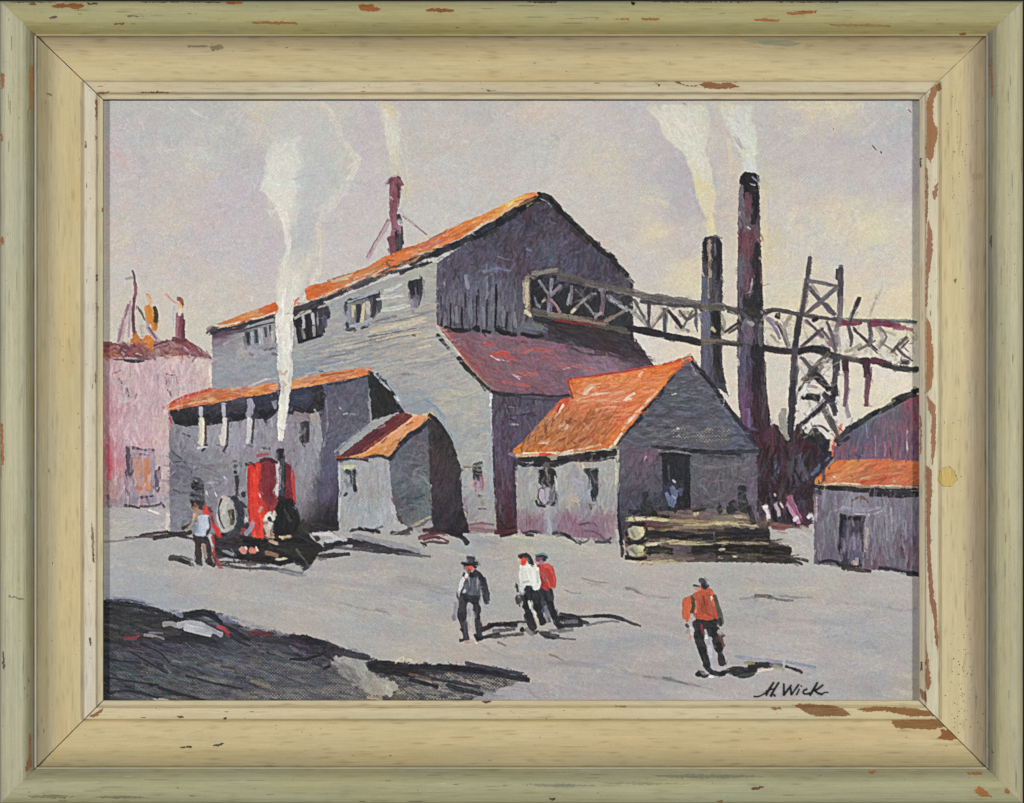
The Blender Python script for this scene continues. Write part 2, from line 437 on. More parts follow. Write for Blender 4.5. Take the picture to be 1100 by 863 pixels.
def cut_meshes(parent_ob):
    """cut the painted grid into one relief mesh per passage and hang them under the painting"""
    kx = (DIST - 0.3) / DIST
    V = np.empty((NY, NX, 3), np.float32); X, Y = np.meshgrid(XS, YS)
    h = 0.3 + HGT
    V[..., 0] = (X - CX) * kx * S; V[..., 1] = -h * S; V[..., 2] = (863.0 - (CY + (Y - CY) * kx)) * S
    V = V.reshape(-1, 3)
    c = np.clip(RGB, 0, 255) / 255.0
    c = np.where(c <= 0.04045, c / 12.92, ((c + 0.055) / 1.055) ** 2.4) * ALB
    COLR = np.concatenate([np.clip(c, 0, 0.95), (1 - np.clip(THIN, 0, 1))[..., None]], axis=2).reshape(-1, 4).astype(np.float32)
    cell = PID[:-1, :-1]
    J, I = np.meshgrid(np.arange(NY - 1), np.arange(NX - 1), indexing='ij'); idx = (J * NX + I)
    for pid, part in enumerate(ALLP, 1):
        sel = idx[cell == pid]
        if not len(sel): continue
        F = np.stack([sel, sel + NX, sel + NX + 1, sel + 1], axis=1)
        u, inv = np.unique(F.ravel(), return_inverse=True)
        me = bpy.data.meshes.new(part.name)
        me.vertices.add(len(u)); me.vertices.foreach_set('co', V[u].ravel())
        me.loops.add(F.size); me.loops.foreach_set('vertex_index', inv.astype(np.int32).ravel())
        me.polygons.add(len(F)); me.polygons.foreach_set('loop_start', np.arange(0, F.size, 4, dtype=np.int32))
        me.update(calc_edges=True)
        me.polygons.foreach_set('use_smooth', np.ones(len(F), bool))
        ca = me.color_attributes.new('pigment', 'FLOAT_COLOR', 'POINT'); ca.data.foreach_set('color', COLR[u].ravel())
        me.materials.append(PAINT); me.update()
        part.me = me
    def link(part, parent):
        me = getattr(part, 'me', None)
        if me is None and not part.kids: return
        o = bpy.data.objects.new(part.name, me); COL.objects.link(o); o.parent = parent
        if part.label: o['label'] = part.label
        if part.group: o['group'] = part.group
        for k in part.kids: link(k, o)
    for p in PARTS: link(p, parent_ob)
LAMP_L = 85.0; LAMP_R = 85.0; AMB = 0.15
# ================================================================== THE PAINTING
sky = Part('painted_sky', None, 'pale lilac grey sky with cream patches')
SKYC = [(120,112,'b9b9b8'),(150,150,'b6b7b9'),(200,120,'b9bab8'),(235,115,'bab9b6'),(285,112,'d0c5ae'),(240,170,'b9b9ba'),(130,190,'bfb6bc'),
 (122,168,'c5b3b5'),(160,130,'c2b8b4'),(215,165,'c6c4bc'),(200,195,'c6bcb4'),(160,215,'c3bbb8'),(180,235,'cfc2b0'),(130,240,'c7bcb4'),(205,240,'c4b8bd'),(250,200,'c3bac2'),
 (260,230,'c3b9c0'),(230,270,'c2bac2'),(150,262,'c3babd'),(128,262,'cfc3b0'),(140,300,'c7c0b8'),(135,340,'c9c2b4'),(200,300,'c6beba'),(190,330,'cfc6b6'),(240,330,'cdc2b5'),
 (280,280,'c4bac0'),(270,325,'cbc1ba'),(228,300,'d0c2b0'),(212,350,'cfc7b6'),(330,200,'bfbfbd'),(340,150,'bdbfbf'),(390,150,'c2bbbf'),(395,200,'c5bdc0'),(375,260,'c8bfbf'),
 (360,290,'cac3bd'),(450,120,'c0bcb9'),(455,160,'c5beb2'),(440,200,'c9c2b5'),(470,200,'c6c1bb'),(490,140,'c8beb6'),(520,120,'bcb8b6'),(500,190,'c4c2bf'),(460,235,'c8c3bd'),
 (540,160,'c4bdb8'),(575,115,'cfc0b2'),(580,160,'c3c1be'),(600,180,'c9c4bc'),(640,150,'c8bfba'),(645,170,'d3c8b0'),(620,210,'cbc4bb'),(680,125,'bdbabb'),(700,180,'bfb8ba'),(722,190,'b8b1b7'),
 (735,215,'b5afb8'),(700,215,'cdc5b5'),(660,240,'c9c0ba'),(702,250,'d8ccae'),(690,290,'ccc3be'),(740,300,'dccfae'),(730,260,'c3bcb9'),(700,320,'cfc6b8'),(785,220,'c9bdb4'),(785,300,'d2c8b8'),
 (780,160,'c8bdb3'),(860,110,'cfc4ae'),(895,118,'d3c6aa'),(840,140,'bfbab8'),(900,150,'bbb6ba'),(960,150,'bab5ba'),(975,118,'b7b7b5'),(850,180,'c2bcb8'),(910,200,'c2bbba'),(965,190,'bfb8bb'),
 (840,220,'c9c2bd'),(898,238,'d9cbae'),(935,248,'dccfab'),(870,260,'cbc3bb'),(830,300,'d3c9ba'),(850,325,'dcd0ae'),(820,200,'ccc2a8'),(818,260,'d6c89f'),(940,300,'cfc5b8'),(920,320,'ded1ae'),(970,330,'dfd2ad'),
 (975,260,'d2c8b6'),(900,290,'cbc4c0'),(960,400,'ddd3c6'),(950,430,'e3d5ae'),(900,430,'ddd3c6'),(840,420,'d8cbb8'),(785,420,'d8cebd'),(710,375,'d8cdc4'),(690,365,'dcd3ca'),(740,375,'dccfb6'),(840,400,'d6cdc2'),(820,450,'d3c8b4'),(875,450,'d8d2cc'),(930,455,'dcd0b8')]
washed(sky, P('108,107 990,107 990,480 780,480 560,380 108,420'), SKYC, soft=260, warp=16, amp=2.6, ang=25, stretch=1.6)
fill(sky, '108,107 990,107 990,480 780,480 560,380 108,420', SKYC, base=False, load=0.5, thick=0.1, ang=lambda x, y: 20 + 60 * noise.noise((x * .008, y * .008, 3)), aj=35, L=26, Wd=7, cov=1.1, j=1.3, rough=0, streak=0.8, clip=False, dome=0.04, soft=260)
scumble(sky, '120,112 985,112 985,300 600,210 560,205 400,290 230,340 120,300', 'c8c0bc c4bcc0 cbc3b9 c2bebd', 260, L=14, Wd=4.5, aj=50, j=1.2, thin=0.5)
scumble(sky, '118,112 330,112 290,200 240,330 120,280', 'babbbc c4bcc2 c6bfba bfb9be', 90, L=18, Wd=6, aj=50, j=1, thin=0.5)
scumble(sky, '820,230 985,240 985,335 820,330', 'dccfae d6cab6 ddd1b2', 40, L=14, Wd=5, ang=70, aj=30, j=2, thin=0.2)
dabs(sky, '''
4.5 d5a9a6@0.45 120,163 128,169 135,174
3.8 cfb3ae@0.45 138,175 146,179
7.5 d2c6b0@0.45 195,168 205,178 214,186
7.5 c9c8c0@0.45 200,165 214,162 226,168
4.5 d5c7a4@0.45 178,247 192,241 205,233
4.5 cfc2a8@0.45 205,196 222,192 236,188
9.0 d9cba8@0.45 125,262 138,258
3.0 b0b0b4@0.45 225,115 234,122 239,130
3.0 ded8ca@0.45 205,118 222,128
6.0 d7c8ad@0.45 640,165 652,168
7.5 e2d4ab@0.45 695,248 708,251 716,249
7.5 ddd0ac@0.45 690,213 704,216 716,220
4.5 a9a8b4@0.45 592,144 600,150
9.0 dfd1aa@0.45 888,112 905,118 925,114
7.5 d8ccac@0.45 848,112 870,115 890,112
6.0 dccca6@0.45 894,228 900,240 898,250
6.0 dfd2ab@0.45 920,240 936,246 946,244
4.5 dfd0a4@0.45 821,205 822,240 821,275 820,310
4.5 c6c4c6@0.45 827,210 828,250
3.8 e3d6a8@0.45 783,150 785,170 786,186
7.5 e0d4ae@0.45 736,295 744,306 750,318
''')
# small scratches in the top right corner
dabs(sky, '1.6 a0623c 976,118 979,121\n1.2 3a3a3a 946,163 947,165\n1 5a5550 938,157 941,161\n1 70665e 895,138 895,139')

ground = Part('painted_ground', None, 'pale grey yard with warm and lavender strokes')
GC = [(118,570,'b1adaa'),(150,560,'b2aeaa'),(175,560,'b6b1aa'),(150,600,'a5a5a6'),(200,615,'a9a7a6'),(130,635,'a3a5ac'),(180,650,'a4a5ab'),(230,640,'b0aaa4'),(250,660,'b0a9a5'),(300,680,'aea9a4'),
 (300,640,'aaa7a5'),(340,620,'a5a4a5'),(400,600,'a8a6a3'),(360,630,'b4aba1'),(380,650,'aeaba6'),(430,640,'a3a2a5'),(450,600,'aba7a1'),(470,580,'b3aea4'),(480,640,'a5a4a6'),(500,590,'a3a1a4'),
 (560,590,'b2ada2'),(600,600,'aeaaa3'),(640,620,'b4ada5'),(700,640,'b4aaa8'),(680,650,'aea7a4'),(760,615,'adaba6'),(800,625,'b1ada3'),(860,620,'b3afa6'),(900,640,'b0ada6'),(960,630,'b2aeab'),
 (520,660,'aaa6a3'),(560,690,'aca69f'),(620,680,'aca6a2'),(600,720,'a6a3a3'),(640,715,'a09fa4'),(680,690,'a9a4a3'),(720,720,'a9a4a2'),(800,690,'aea8a5'),(840,680,'b0a8a8'),(900,680,'aca7a5'),
 (950,690,'a8a5a6'),(940,720,'a5a3a7'),(980,740,'b1ac9f'),(880,730,'aaa5a6'),(760,745,'b1a9a9'),(700,745,'a7a2a6'),(640,745,'a4a0a4'),(560,745,'a5a1a3'),(500,700,'b4a79f'),(440,700,'b3aca2'),
 (400,690,'aaa8a6'),(440,670,'aeaaa4'),(380,620,'a6a4a2'),(800,655,'a5a4a4'),(740,600,'b2afa6'),(700,610,'b6b0a4'),(850,580,'b4aea8'),(870,590,'b3b0ac'),(925,665,'a6a3a5'),(320,660,'b0a9a2')]
washed(ground, P('108,546 200,546 300,560 450,560 700,560 870,540 990,590 990,758 108,758'), GC, soft=110, warp=18, amp=5.0, ang=-8, stretch=5.0)
fill(ground, '108,546 200,546 300,560 450,560 700,560 870,540 990,590 990,758 108,758', GC, base=False, load=0.5, thick=0.1, ang=lambda x, y: -8 + 12 * noise.noise((x * .01, y * .01, 8)), aj=14, L=36, Wd=4.5, cov=1.3, j=1.8, rough=0, streak=1.3, clip=False, dome=0.04, soft=220)
scumble(ground, '118,590 200,600 400,600 690,612 985,620 985,750 560,750 400,690 118,640', 'b1aca6 a6a4a7 a3a3a7 b0a8a5 b4aea3', 330, L=22, Wd=3, ang=-8, aj=12, j=1.5, thin=0.5)
dabs(ground, '''
2.2 8d8e98~.3 426,620 440,621 452,624
3 9a9ba6~.3 440,624 458,628
2 c1b4a0~.2 355,628 375,632 398,634
1.3 716c6c~.3 366,648 388,653 408,657
2.4 6d6a70~.2 404,655 413,657 420,660
1.2 d8cda8 404,658 410,660
2.4 98979f~.4 432,660 450,665 470,668
2.4 b9afa0~.2 330,645 370,652 400,663
2.5 c2b5a0~.2 420,640 450,648 470,650
1.6 88868c~.3 462,634 475,638 490,636
2 8c8a8e~.3 470,644 474,646
2 d8c9a8 426,697 434,697
1.6 8a7f86~.2 508,582 520,581 534,584
3 9f9aa6~.3 505,580 520,583 540,582
2.4 bcb7a8~.2 470,590 520,600 560,596
1.4 77726f~.1 626,622 640,625 652,626
2 8a8785~.2 632,626 642,629 650,630
1.4 5f5b58~.3 607,634 615,637 624,637
2 5e5d60 673,632 680,633 686,636
1.5 69686a 684,636 698,640 720,642
3 c4b0aa~.2 645,636 665,642 690,645
1.4 6d5a50~.1 590,703 598,706 605,710
3 8f8f9a~.4 600,712 625,712 645,715 660,718
2 c9bd98~.3 672,718 680,722
2 55555a~.1 713,728 726,731 738,735
1.6 6e6d72~.2 692,726 715,730 745,736 765,741
3 bcae9f~.2 540,700 580,702 600,698
2 9d9688~.2 515,690 530,700 545,706
3.2 2d2c2e~.1 811,640 820,641 828,640
2.4 434346~.2 826,641 840,645 852,645
2 6f6e70~.3 838,640 855,642 874,641
5 96959c~.5 888,646 900,648 912,648
4 a09d99~.5 936,650 950,653 960,650
2 8e909c~.2 955,652 970,656 985,654
2 7b7a80~.3 795,644 810,642
3 bcb3a6~.2 800,630 840,634 880,632
2.4 9c9ba2~.3 800,622 840,628
3 a0a0ab~.4 890,688 920,690 960,694
3 9b9aa2~.5 880,686 915,680
4 bdb6a2~.2 960,742 980,746
3 b9b3a0~.3 560,590 600,592 650,600
5 c2b9a8~.1 540,574 600,580 640,592
3 d2c6aa~.1 484,573 505,572 530,575
2 ddc99c 550,575 565,579
''', op=.72, feather=1.6, wet=.25)

scumble(ground, '125,595 400,600 690,615 980,625 980,735 560,745 400,690 125,640', 'bab5ad 9a9ca3 b4ada8 a0a2a8 bfb8aa a8a6a8', 75, L=64, Wd=9, ang=-8, aj=9, j=2, thin=0.3, op=.42, feather=4)
# smoke of the yard engine, from the low boiler up to the sky
sm = Part('painted_smoke', None, 'broad white steam plume over the red yard engine')
fill(sm, '292,112 384,112 366,140 378,160 384,174 372,200 350,225 340,240 345,265 335,290 322,320 314,345 298,345 296,310 300,285 305,262 300,232 288,210 282,205 284,180 290,160',
  [(300,115,'c6bfb2'),(330,130,'bfc0bf'),(360,115,'c6c2b6'),(350,180,'bcbfbf'),(330,200,'bfc1c0'),(300,180,'d3d1c5'),(292,200,'dad8cc'),(305,230,'d9d7cb'),(330,240,'bcbec1'),(325,262,'b6b9be'),(310,300,'d6d2c2'),(340,275,'d2cbb6'),(308,330,'d9d5c6'),(370,175,'c9c4b8')],
  ang=75, aj=30, L=16, Wd=6, cov=2.2, j=2, streak=1, base=True, edge=9, op=.8, thick=.15)
scumble(sm, '286,160 318,150 322,190 308,232 296,225 282,206', 'dcdacd e2e0d4 d6d6cc', 90, L=14, Wd=4, ang=70, aj=30, j=2, thin=0.05)
scumble(sm, '285,108 385,108 370,140 290,150', 'c2bfb8 c4c0b4 bdbebe', 60, L=14, Wd=5, ang=60, aj=50, j=2, thin=0.1)
dabs(sm, '''
6 e2ded0 296,215 304,228 308,245 309,262
4 e8e4d6 306,235 308,255 309,272 306,282
3 f0eadc 311,262 309,272
3 e6e3d8 283,205 292,212 302,226
4 d9d5c4~.1 345,235 358,222 372,203 382,180
6 d3cdbd~.1 384,172 376,160 366,148 362,132 352,118
4 d8c9a4~.1 346,112 350,116
4 d7cdb6~.2 379,165 385,174 380,182
4 d9d3c0~.1 338,228 350,222 362,214
4 dcd4bf 341,240 343,255 346,270 343,290 336,308
3 dcc9a0 344,248 347,258
3 e3dfd0 340,290 332,310 324,325
4 e2decf 318,296 316,312 312,330
6 dedaca 302,285 304,305 306,328
5 e2deca 300,300 303,320 307,340
5 d6d1c2~.1 352,116 362,134 366,150 378,162
5 d5d0c2 378,164 384,172 376,190 366,204
5 d6d2c4 364,206 352,218 343,228
6 dbd8cb 290,180 288,195 284,204
7 d9d7ca 300,165 294,180 292,198
5 d7d4c8~.1 310,150 306,165 304,180
1.4 a9aa9f~.2 312,193 322,191 334,189
1.6 b3b3a8~.2 320,345 328,320 334,296
''', op=.62, feather=2.4, wet=.25)

glow(sm, 318, 140, 42, 40, 'cac8c0', .55)
glow(sm, 302, 190, 26, 55, 'dad8cc', .6)
glow(sm, 345, 150, 45, 45, 'c6c5be', .4)
# pale plume of the small roof stack, the two tall stacks
s2 = Part('painted_smoke', None, 'thin cream plume rising from the small maroon roof stack')
fill(s2, '408,112 425,112 430,140 430,165 434,190 420,190 416,160 411,135', [(415,115,'dccba0'),(415,130,'d3d1c2'),(422,150,'d2d0c0'),(424,180,'cfc8b2')], ang=82, aj=14, L=16, Wd=4, cov=1.5, j=1.5, streak=1.5, edge=7, op=.85)
dabs(s2, '6 d9d7c8 413,120 417,140 421,165\n5 d3cebd~.2 424,128 426,150 425,175\n3 c9ccba~.3 428,120 430,150 437,190\n6 dcca98~.1 410,113 420,114\n5 d0c6b0~.3 436,150 440,175 440,200', op=.6, feather=2.6, wet=.3)
s3 = Part('painted_smoke', None, 'wide cream plume leaning left above the shorter black stack')
fill(s3, '688,112 760,112 764,135 758,160 765,185 770,210 766,228 770,254 758,254 760,240 748,215 742,185 733,165 714,148 706,130',
  [(700,115,'cfcbba'),(730,125,'d6d4c4'),(745,150,'d6d4c4'),(755,180,'d3d1c0'),(748,200,'e0d09e'),(765,235,'e2d4a2'),(755,220,'d9cfae'),(760,120,'d0cab8')], ang=120, aj=20, L=15, Wd=4.5, cov=2, j=2, streak=2, edge=4, op=.9)
dabs(s3, '''
6 dcdaca 700,118 714,132 724,148 736,162
6 dddccb 722,122 735,138 746,158 756,180
7 d6d6c8 740,120 748,140 752,160
5 e4d49c 746,192 750,202 754,208
6 dfd2a6 758,238 764,250
5 dfd0a0 763,238 762,252
5 d9d2b2 754,212 762,222 768,228
3 d9d8ca 712,142 720,152 731,160
5 cdc4ae~.1 762,140 764,165
4 a8a7b0~.4 744,205 750,222 758,238
1 6a6a68 734,112 736,113
''', op=.6, feather=2.6, wet=.3)
s4 = Part('painted_smoke', None, 'short white plume straight above the tallest stack')
fill(s4, '770,112 810,112 808,130 815,150 812,170 814,186 800,186 792,165 784,145 776,128', [(780,118,'d2ccb8'),(790,130,'cfcfc4'),(800,150,'d2d2c8'),(806,170,'d3cfb4'),(805,180,'cdd0d4')], ang=100, aj=25, L=12, Wd=4, cov=2, j=2.5, streak=2, edge=5, op=.9)
dabs(s4, '''
5 d8d8cc 782,126 790,136 797,146
5 dbd8c8 800,148 808,156 812,165
4 ddd9bc 794,162 804,170
4 cfd3d8 804,172 808,182
1.6 94808f~.3 789,147 793,154 797,161
1.2 8d7a88~.3 793,150 796,157 800,160
1.4 a394a0~.2 791,160 795,168 799,175
3 b9b9b8~.4 781,122 786,128 794,132
3 d8c9a8~.2 776,112 790,114
''', op=.65, feather=2, wet=.25)

# ------------------------------------------------ far pink building at the left
pk = Part('painted_building', None, 'pink far building with maroon roof at the left edge')
fill(pk, '108,380 182,384 228,382 228,425 182,450 182,549 108,549', [(118,400,'b9959a'),(118,440,'bb8792'),(120,490,'b8707c'),(119,530,'a78082'),(140,400,'c4a4a8'),(160,420,'c2a6ae'),(150,460,'c2a0aa'),(135,480,'bd98a4'),(172,460,'c8adaa'),(175,500,'bfa8aa'),(172,540,'a89ea0'),(135,535,'9d9094'),(205,400,'c6aaac'),(220,400,'d2bbb0'),(222,418,'cbb8ae')],
  ang=88, aj=14, L=12, Wd=3, cov=3, j=5, streak=5)
fill(pk, '108,545 182,547 182,573 150,578 108,578', [(120,556,'a9a6a6'),(160,560,'aca7aa'),(178,568,'b5acaa'),(130,572,'b1ada6')], ang=5, aj=12, L=14, Wd=4, cov=2.5, j=3)
r = Part('roof', pk)
fill(r, '108,366 124,369 140,372 150,364 170,367 186,367 198,364 212,372 228,386 215,384 190,383 165,388 140,384 108,384', [(115,370,'7a4a58'),(120,380,'b5693f'),(140,375,'6e3c4a'),(150,380,'7d4c58'),(180,375,'9c7470'),(200,370,'83505c'),(220,382,'74424f'),(175,384,'a88a86')], ang=-14, aj=16, L=9, Wd=2.4, cov=3, j=7)
dabs(r, '''
3 b66f3a 112,380 120,378 128,379
1.6 c8beb6 126,372 131,378 133,382
1.5 b9a98a 137,370 141,364
2.4 7d4858 196,365 210,372 225,384
1.4 c9b0ae 196,371 205,379
1.6 a58478 170,378 180,372 190,372
2 5d3342 160,374 175,368 186,366
1.2 e0d3c6 146,380 152,382
2 5a5560 122,386 140,387 160,386
2.4 2d2a30 134,387 145,389 155,388
2 d6b49c 165,386 185,383 205,383
1.6 b89a9a 200,384 215,384 226,387
''')
d = Part('spire', pk, 'slim maroon mast with guy lines and orange smoke puff')
dabs(d, '''
1.8 4c3a48 142,291 144,297 145,304
2.6 9a6272 145,305 146,314 144,322
2.4 a37a88~.2 144,318 143,332 142,345
3 8d6a7a~.2 143,330 143,345 145,358
2.2 8b5f6c~.2 138,328 136,336 132,345
3 a48a94~.3 132,345 129,354 128,366
1.8 c0a8ac~.2 138,340 134,352 132,364
1.4 6a6a62 148,330 151,334 154,338
2.6 b8a4ac~.1 158,344 159,354 162,360
2.4 a68e9a 158,352 166,362 172,367
4.4 c07a42 144,360 147,364 146,368
5.4 cf8038 157,362 161,367 162,374
3 b8a49a~.2 152,350 153,362
''')
dabs(d, '''
7 d08a3c 159,332 162,338 164,344
4 c87a30 165,342 167,350 166,352
3.4 4b4420 166,331 168,338 167,345
3 d9a878 160,318 162,324 161,328
1.4 8f5c3a 158,317 161,320
''')
d = Part('chimney', pk, 'stubby maroon chimney with orange glow')
dabs(d, '''
7 84525e 193,338 193,350 194,365
3 9a6a72 191,340 191,352 191,364
3 6e3f4c 196,345 197,358 197,366
3 d8b088 193,326 194,332
2 9d5a3c 192,321 195,325 196,330
3 d9cdc0~.1 193,333 193,338
2.4 c99f92~.2 178,316 184,322 190,326
3 b9bcbc~.3 187,334 187,350
''')
w = Part('window', pk, 'small dim upper window with dark lintel')
dabs(w, '''
8 a89aa2~.1 183,408 184,414
1.8 5d4656 179,402 184,403 189,403
1.4 7d6a7c 178,406 179,413
1.4 7d6a7c 190,405 191,412
1.6 5a5468 180,419 184,424
2.2 3f3a4c 183,421 184,426
4 aaa6a0~.1 190,420 198,416
1.4 938090 170,403 169,410 171,418
2 d9bcc4 172,404 172,412 173,420
''')
w = Part('window', pk, 'smudged grey upper window near the frame')
dabs(w, '''
9 ac9a9c~.2 130,412 137,420 140,428
6 b3aea6~.1 127,426 134,431
4.5 6d5f66~.2 136,418 138,426
1.5 c9c6bc 128,431 134,432 139,430
1.6 6f6f88 147,424 145,430
2 625c64~.3 128,407 131,412
2.5 a07080 144,434 145,440
''')
w = Part('door', pk, 'orange panelled doorway with dark surround')
fill(w, '136,482 166,482 168,540 134,542', [(150,490,'a58c98'),(165,520,'8f8490'),(140,530,'8a7f8c')], ang=88, aj=10, L=9, Wd=2.4, cov=2.5, j=6)
dabs(w, '''
6 4a3f4e~.2 138,484 139,500 138,515
5 6d6072~.2 137,515 137,532
12 c08a72 150,494 151,510 152,527
4 cc8050 158,495 159,512 160,526
2 a98a98 151,496 152,522
3 b5606a 147,524 158,526
2.6 4d3d4e 136,481 148,482 158,484
1.6 544454 150,488 160,489
5 5a5068 169,506 169,516 168,522
2.4 41384a 171,502 172,516
2 39303e 165,523 169,528 171,524
2 3d3446 148,535 158,534 165,533
1.6 b08d80 148,531 166,530
2.6 3a3444 134,543 142,544 150,546
2.2 514656 150,544 162,544 172,542
2 413a48 173,540 177,545
2 6a5f70 158,536 160,542
1.6 5b4a5c 161,483 165,484
''')
dabs(pk, '''
3 c25f74~.1 116,478 119,490 121,505
4 c2566a~.2 117,488 118,500 118,515
3 c8c2b8 181,552 180,562 178,570
2 e0d8cc 160,548 165,550 170,552
2.4 e6d6cc 226,393 226,405 227,414
1.5 d09a80 229,398 230,410
2.5 d8b9b4~.1 216,396 213,410
3 6f6070~.2 116,532 118,545
5 8c7c86~.3 116,540 130,538
2 b85a70~.2 120,402 130,398
''')

# ------------------------------------------------ the small maroon roof stack (behind the mill roof)
st = Part('painted_chimney', None, 'small maroon roof stack with guy wires')
dabs(st, '''
2.4 b394a0~.1 421,234 411,252 402,266 395,279
1.4 8d5c6c 417,236 409,250 400,265 394,277
1.6 c2a8aa 428,225 440,237 450,245 462,256
1.2 8f6a70 432,232 444,241 458,252
9 7a4354 423,196 424,210 423,226
3.4 5f3344 428,198 429,205 428,212
7 83505f 422,228 424,240 424,255
9 6a3949 421,256 422,264 424,272
7 34363f 428,250 429,262 429,271
4 9a6a7a~.4 429,243 430,250
3 2b2f3a 428,231 429,236
3.6 70404e 416,197 420,193 424,192
3.6 804a58 424,192 429,194 432,199
2.4 6d3b48 427,190 430,192
2 2c3038 432,244 433,262
3 8d8f96~.3 430,236 431,240
5 d0c8a8~.1 436,200 437,212
''')
# ------------------------------------------------ the mill
mill = Part('painted_mill_building', None, 'tall grey timber mill with long orange roof edge')
fill(mill, '228,356 262,348 297,340 345,328 405,304 440,292 469,282 469,352 500,392 527,421 530,480 532,530 534,573 450,573 400,540 228,500',
 [(235,375,'8c8a94'),(232,362,'6d5f6c'),(240,400,'9496a0'),(270,400,'9698a0'),(255,365,'8f9098'),(262,375,'a3a39f'),(290,385,'8f929c'),(330,395,'8d939e'),(335,370,'9a9ba0'),(370,385,'98999c'),(360,345,'a09fa2'),(350,410,'9296a0'),(378,330,'97979b'),
  (400,310,'9c9c9a'),(420,310,'a2a29e'),(455,300,'aeaba0'),(450,320,'a2a3a2'),(440,345,'b4ac9c'),(460,340,'a5a49c'),(400,355,'a8a49c'),(400,370,'9c9d9a'),(430,370,'9fa09f'),(440,375,'b0a598'),(420,390,'a0a09f'),(455,365,'a9a49a'),
  (460,390,'aaa8a4'),(480,400,'a2a3a2'),(495,410,'a8a9a4'),(480,430,'b0ab9e'),(440,410,'9b9da0'),(450,430,'8f97a2'),(500,440,'b0aca0'),(470,460,'a6a59e'),(495,470,'9c9fa2'),(480,480,'9a9c9f'),(510,480,'a3a29e'),(520,450,'a4a6a8'),
  (505,520,'9da1a3'),(522,520,'9aa0aa'),(500,545,'92898e'),(515,560,'948a8c'),(525,550,'9c9a98'),(500,500,'a0a1a0')],
 ang=lambda x, y: 12 if y < 400 else (5 if x < 480 else 60), aj=14, L=15, Wd=3.2, cov=3.0, j=3, streak=3)
scumble(mill, '300,345 465,300 466,355 500,400 520,440 480,450 430,420 400,395 320,400', 'b6aa98 a9a79e 8f929a b0aca4 8d8f98 b9b3a6', 260, L=22, Wd=1.8, ang=11, aj=7, j=4, thin=0.25)
scumble(mill, '480,440 525,430 528,560 495,560', 'aeaba0 9ca2a8 b4ad9c 989ba0', 110, L=13, Wd=2.4, ang=70, aj=30, j=4, thin=0.2)
dabs(mill, '''
2.6 bfae95 400,354 425,347 455,341
2 c6b69c 398,358 420,350 452,344
1.4 7a7676 368,375 395,366 430,360 455,352
1.2 6d6868 390,371 420,364 450,358
2 bcb09c~.1 360,372 385,366 420,356
1.6 77767c 402,348 430,344 460,336
2 c9bca4 438,352 450,348 456,345
1.8 2b2830 443,360 446,361
2 8a8488 345,392 370,388 400,380
1.6 c3c2ba 408,319 420,317 433,316
1.6 c6c5bd 412,332 420,331 430,329 440,326
1.6 c9c8be 413,312 424,309 432,303
2 b9a894~.1 457,360 462,362
2 8f8a92 370,340 390,334
2.6 7e93a8~.1 353,393 375,388 395,385
2 a9aeb6 396,395 405,392 415,390
1.6 787b80 432,402 445,402
3 8495a5~.1 455,428 470,440 478,452
4 8f9aa6~.2 474,448 484,470 490,490
3 a7aab0 402,398 410,408 420,420
4 b9b6a4~.1 480,420 500,424 515,420
3 bdb3a0~.2 490,440 510,448
2.4 dfe0da 527,423 528,430 526,436
2 c6c8c6 528,440 528,460
3 9aa4b0~.1 525,460 527,490 529,520
1.4 77787c 512,468 519,465
2.6 8a7480~.3 498,535 502,550 500,560
2 7a5a68 502,565 515,562 530,564
3 9a6c74~.2 505,568 520,566
1.4 6e6a68 498,502 505,502 512,500
''')
dr = Part('window', mill, 'narrow dark opening low on the mill wall')
dabs(dr, '''
7 3a3538 512,499 513,506 512,514
3 3b3438 509,502 510,516
3 9a8ea6 514,517 515,522 514,527
1.5 b05a4c 510,516 510,522 511,528
1.5 a85a50 518,512 519,520 518,527
1.5 2f2c30 508,500 515,497 519,501
2.4 57544a~.2 514,533 518,534
3 8f8a72~.2 517,538 519,543
1.6 5e5a52 514,547 522,547
''')

g = Part('gable_wall', mill, 'dark slate plank gable end')
fill(g, '469,283 500,262 540,238 570,216 580,210 598,220 620,245 650,274 670,292 680,302 680,360 703,394 660,382 600,372 560,362 478,358 469,350',
 [(475,300,'575264'),(490,280,'565064'),(500,300,'63647a'),(530,300,'60647a'),(520,270,'504c60'),(545,250,'4a4454'),(560,270,'4d4452'),(575,230,'483c48'),(560,295,'4e3f4c'),(590,260,'52505e'),(585,280,'5a5c74'),(610,285,'505468'),(610,250,'50485a'),(640,285,'46404e'),
  (660,295,'453a46'),(675,300,'4f4a50'),(640,270,'474658'),(600,235,'443c48'),(480,335,'565361'),(500,340,'605f6c'),(530,335,'62616d'),(550,320,'5a5462'),(560,345,'5c5b66'),(600,350,'403c44'),(650,360,'3b363e'),(680,375,'463a44'),(575,290,'55465a'),(570,330,'504e5a')],
 ang=lambda x, y: 88 if y > 300 else (80 if x > 500 else 85), aj=22, L=14, Wd=3.2, cov=3, j=4.5, thin=0.16, streak=5)
scumble(g, '480,290 560,240 590,230 640,280 560,300 480,320', '574a55 5c5d70 50485a 585a70 4a404c', 120, L=14, Wd=3, ang=70, aj=30, j=2, thin=0.5)
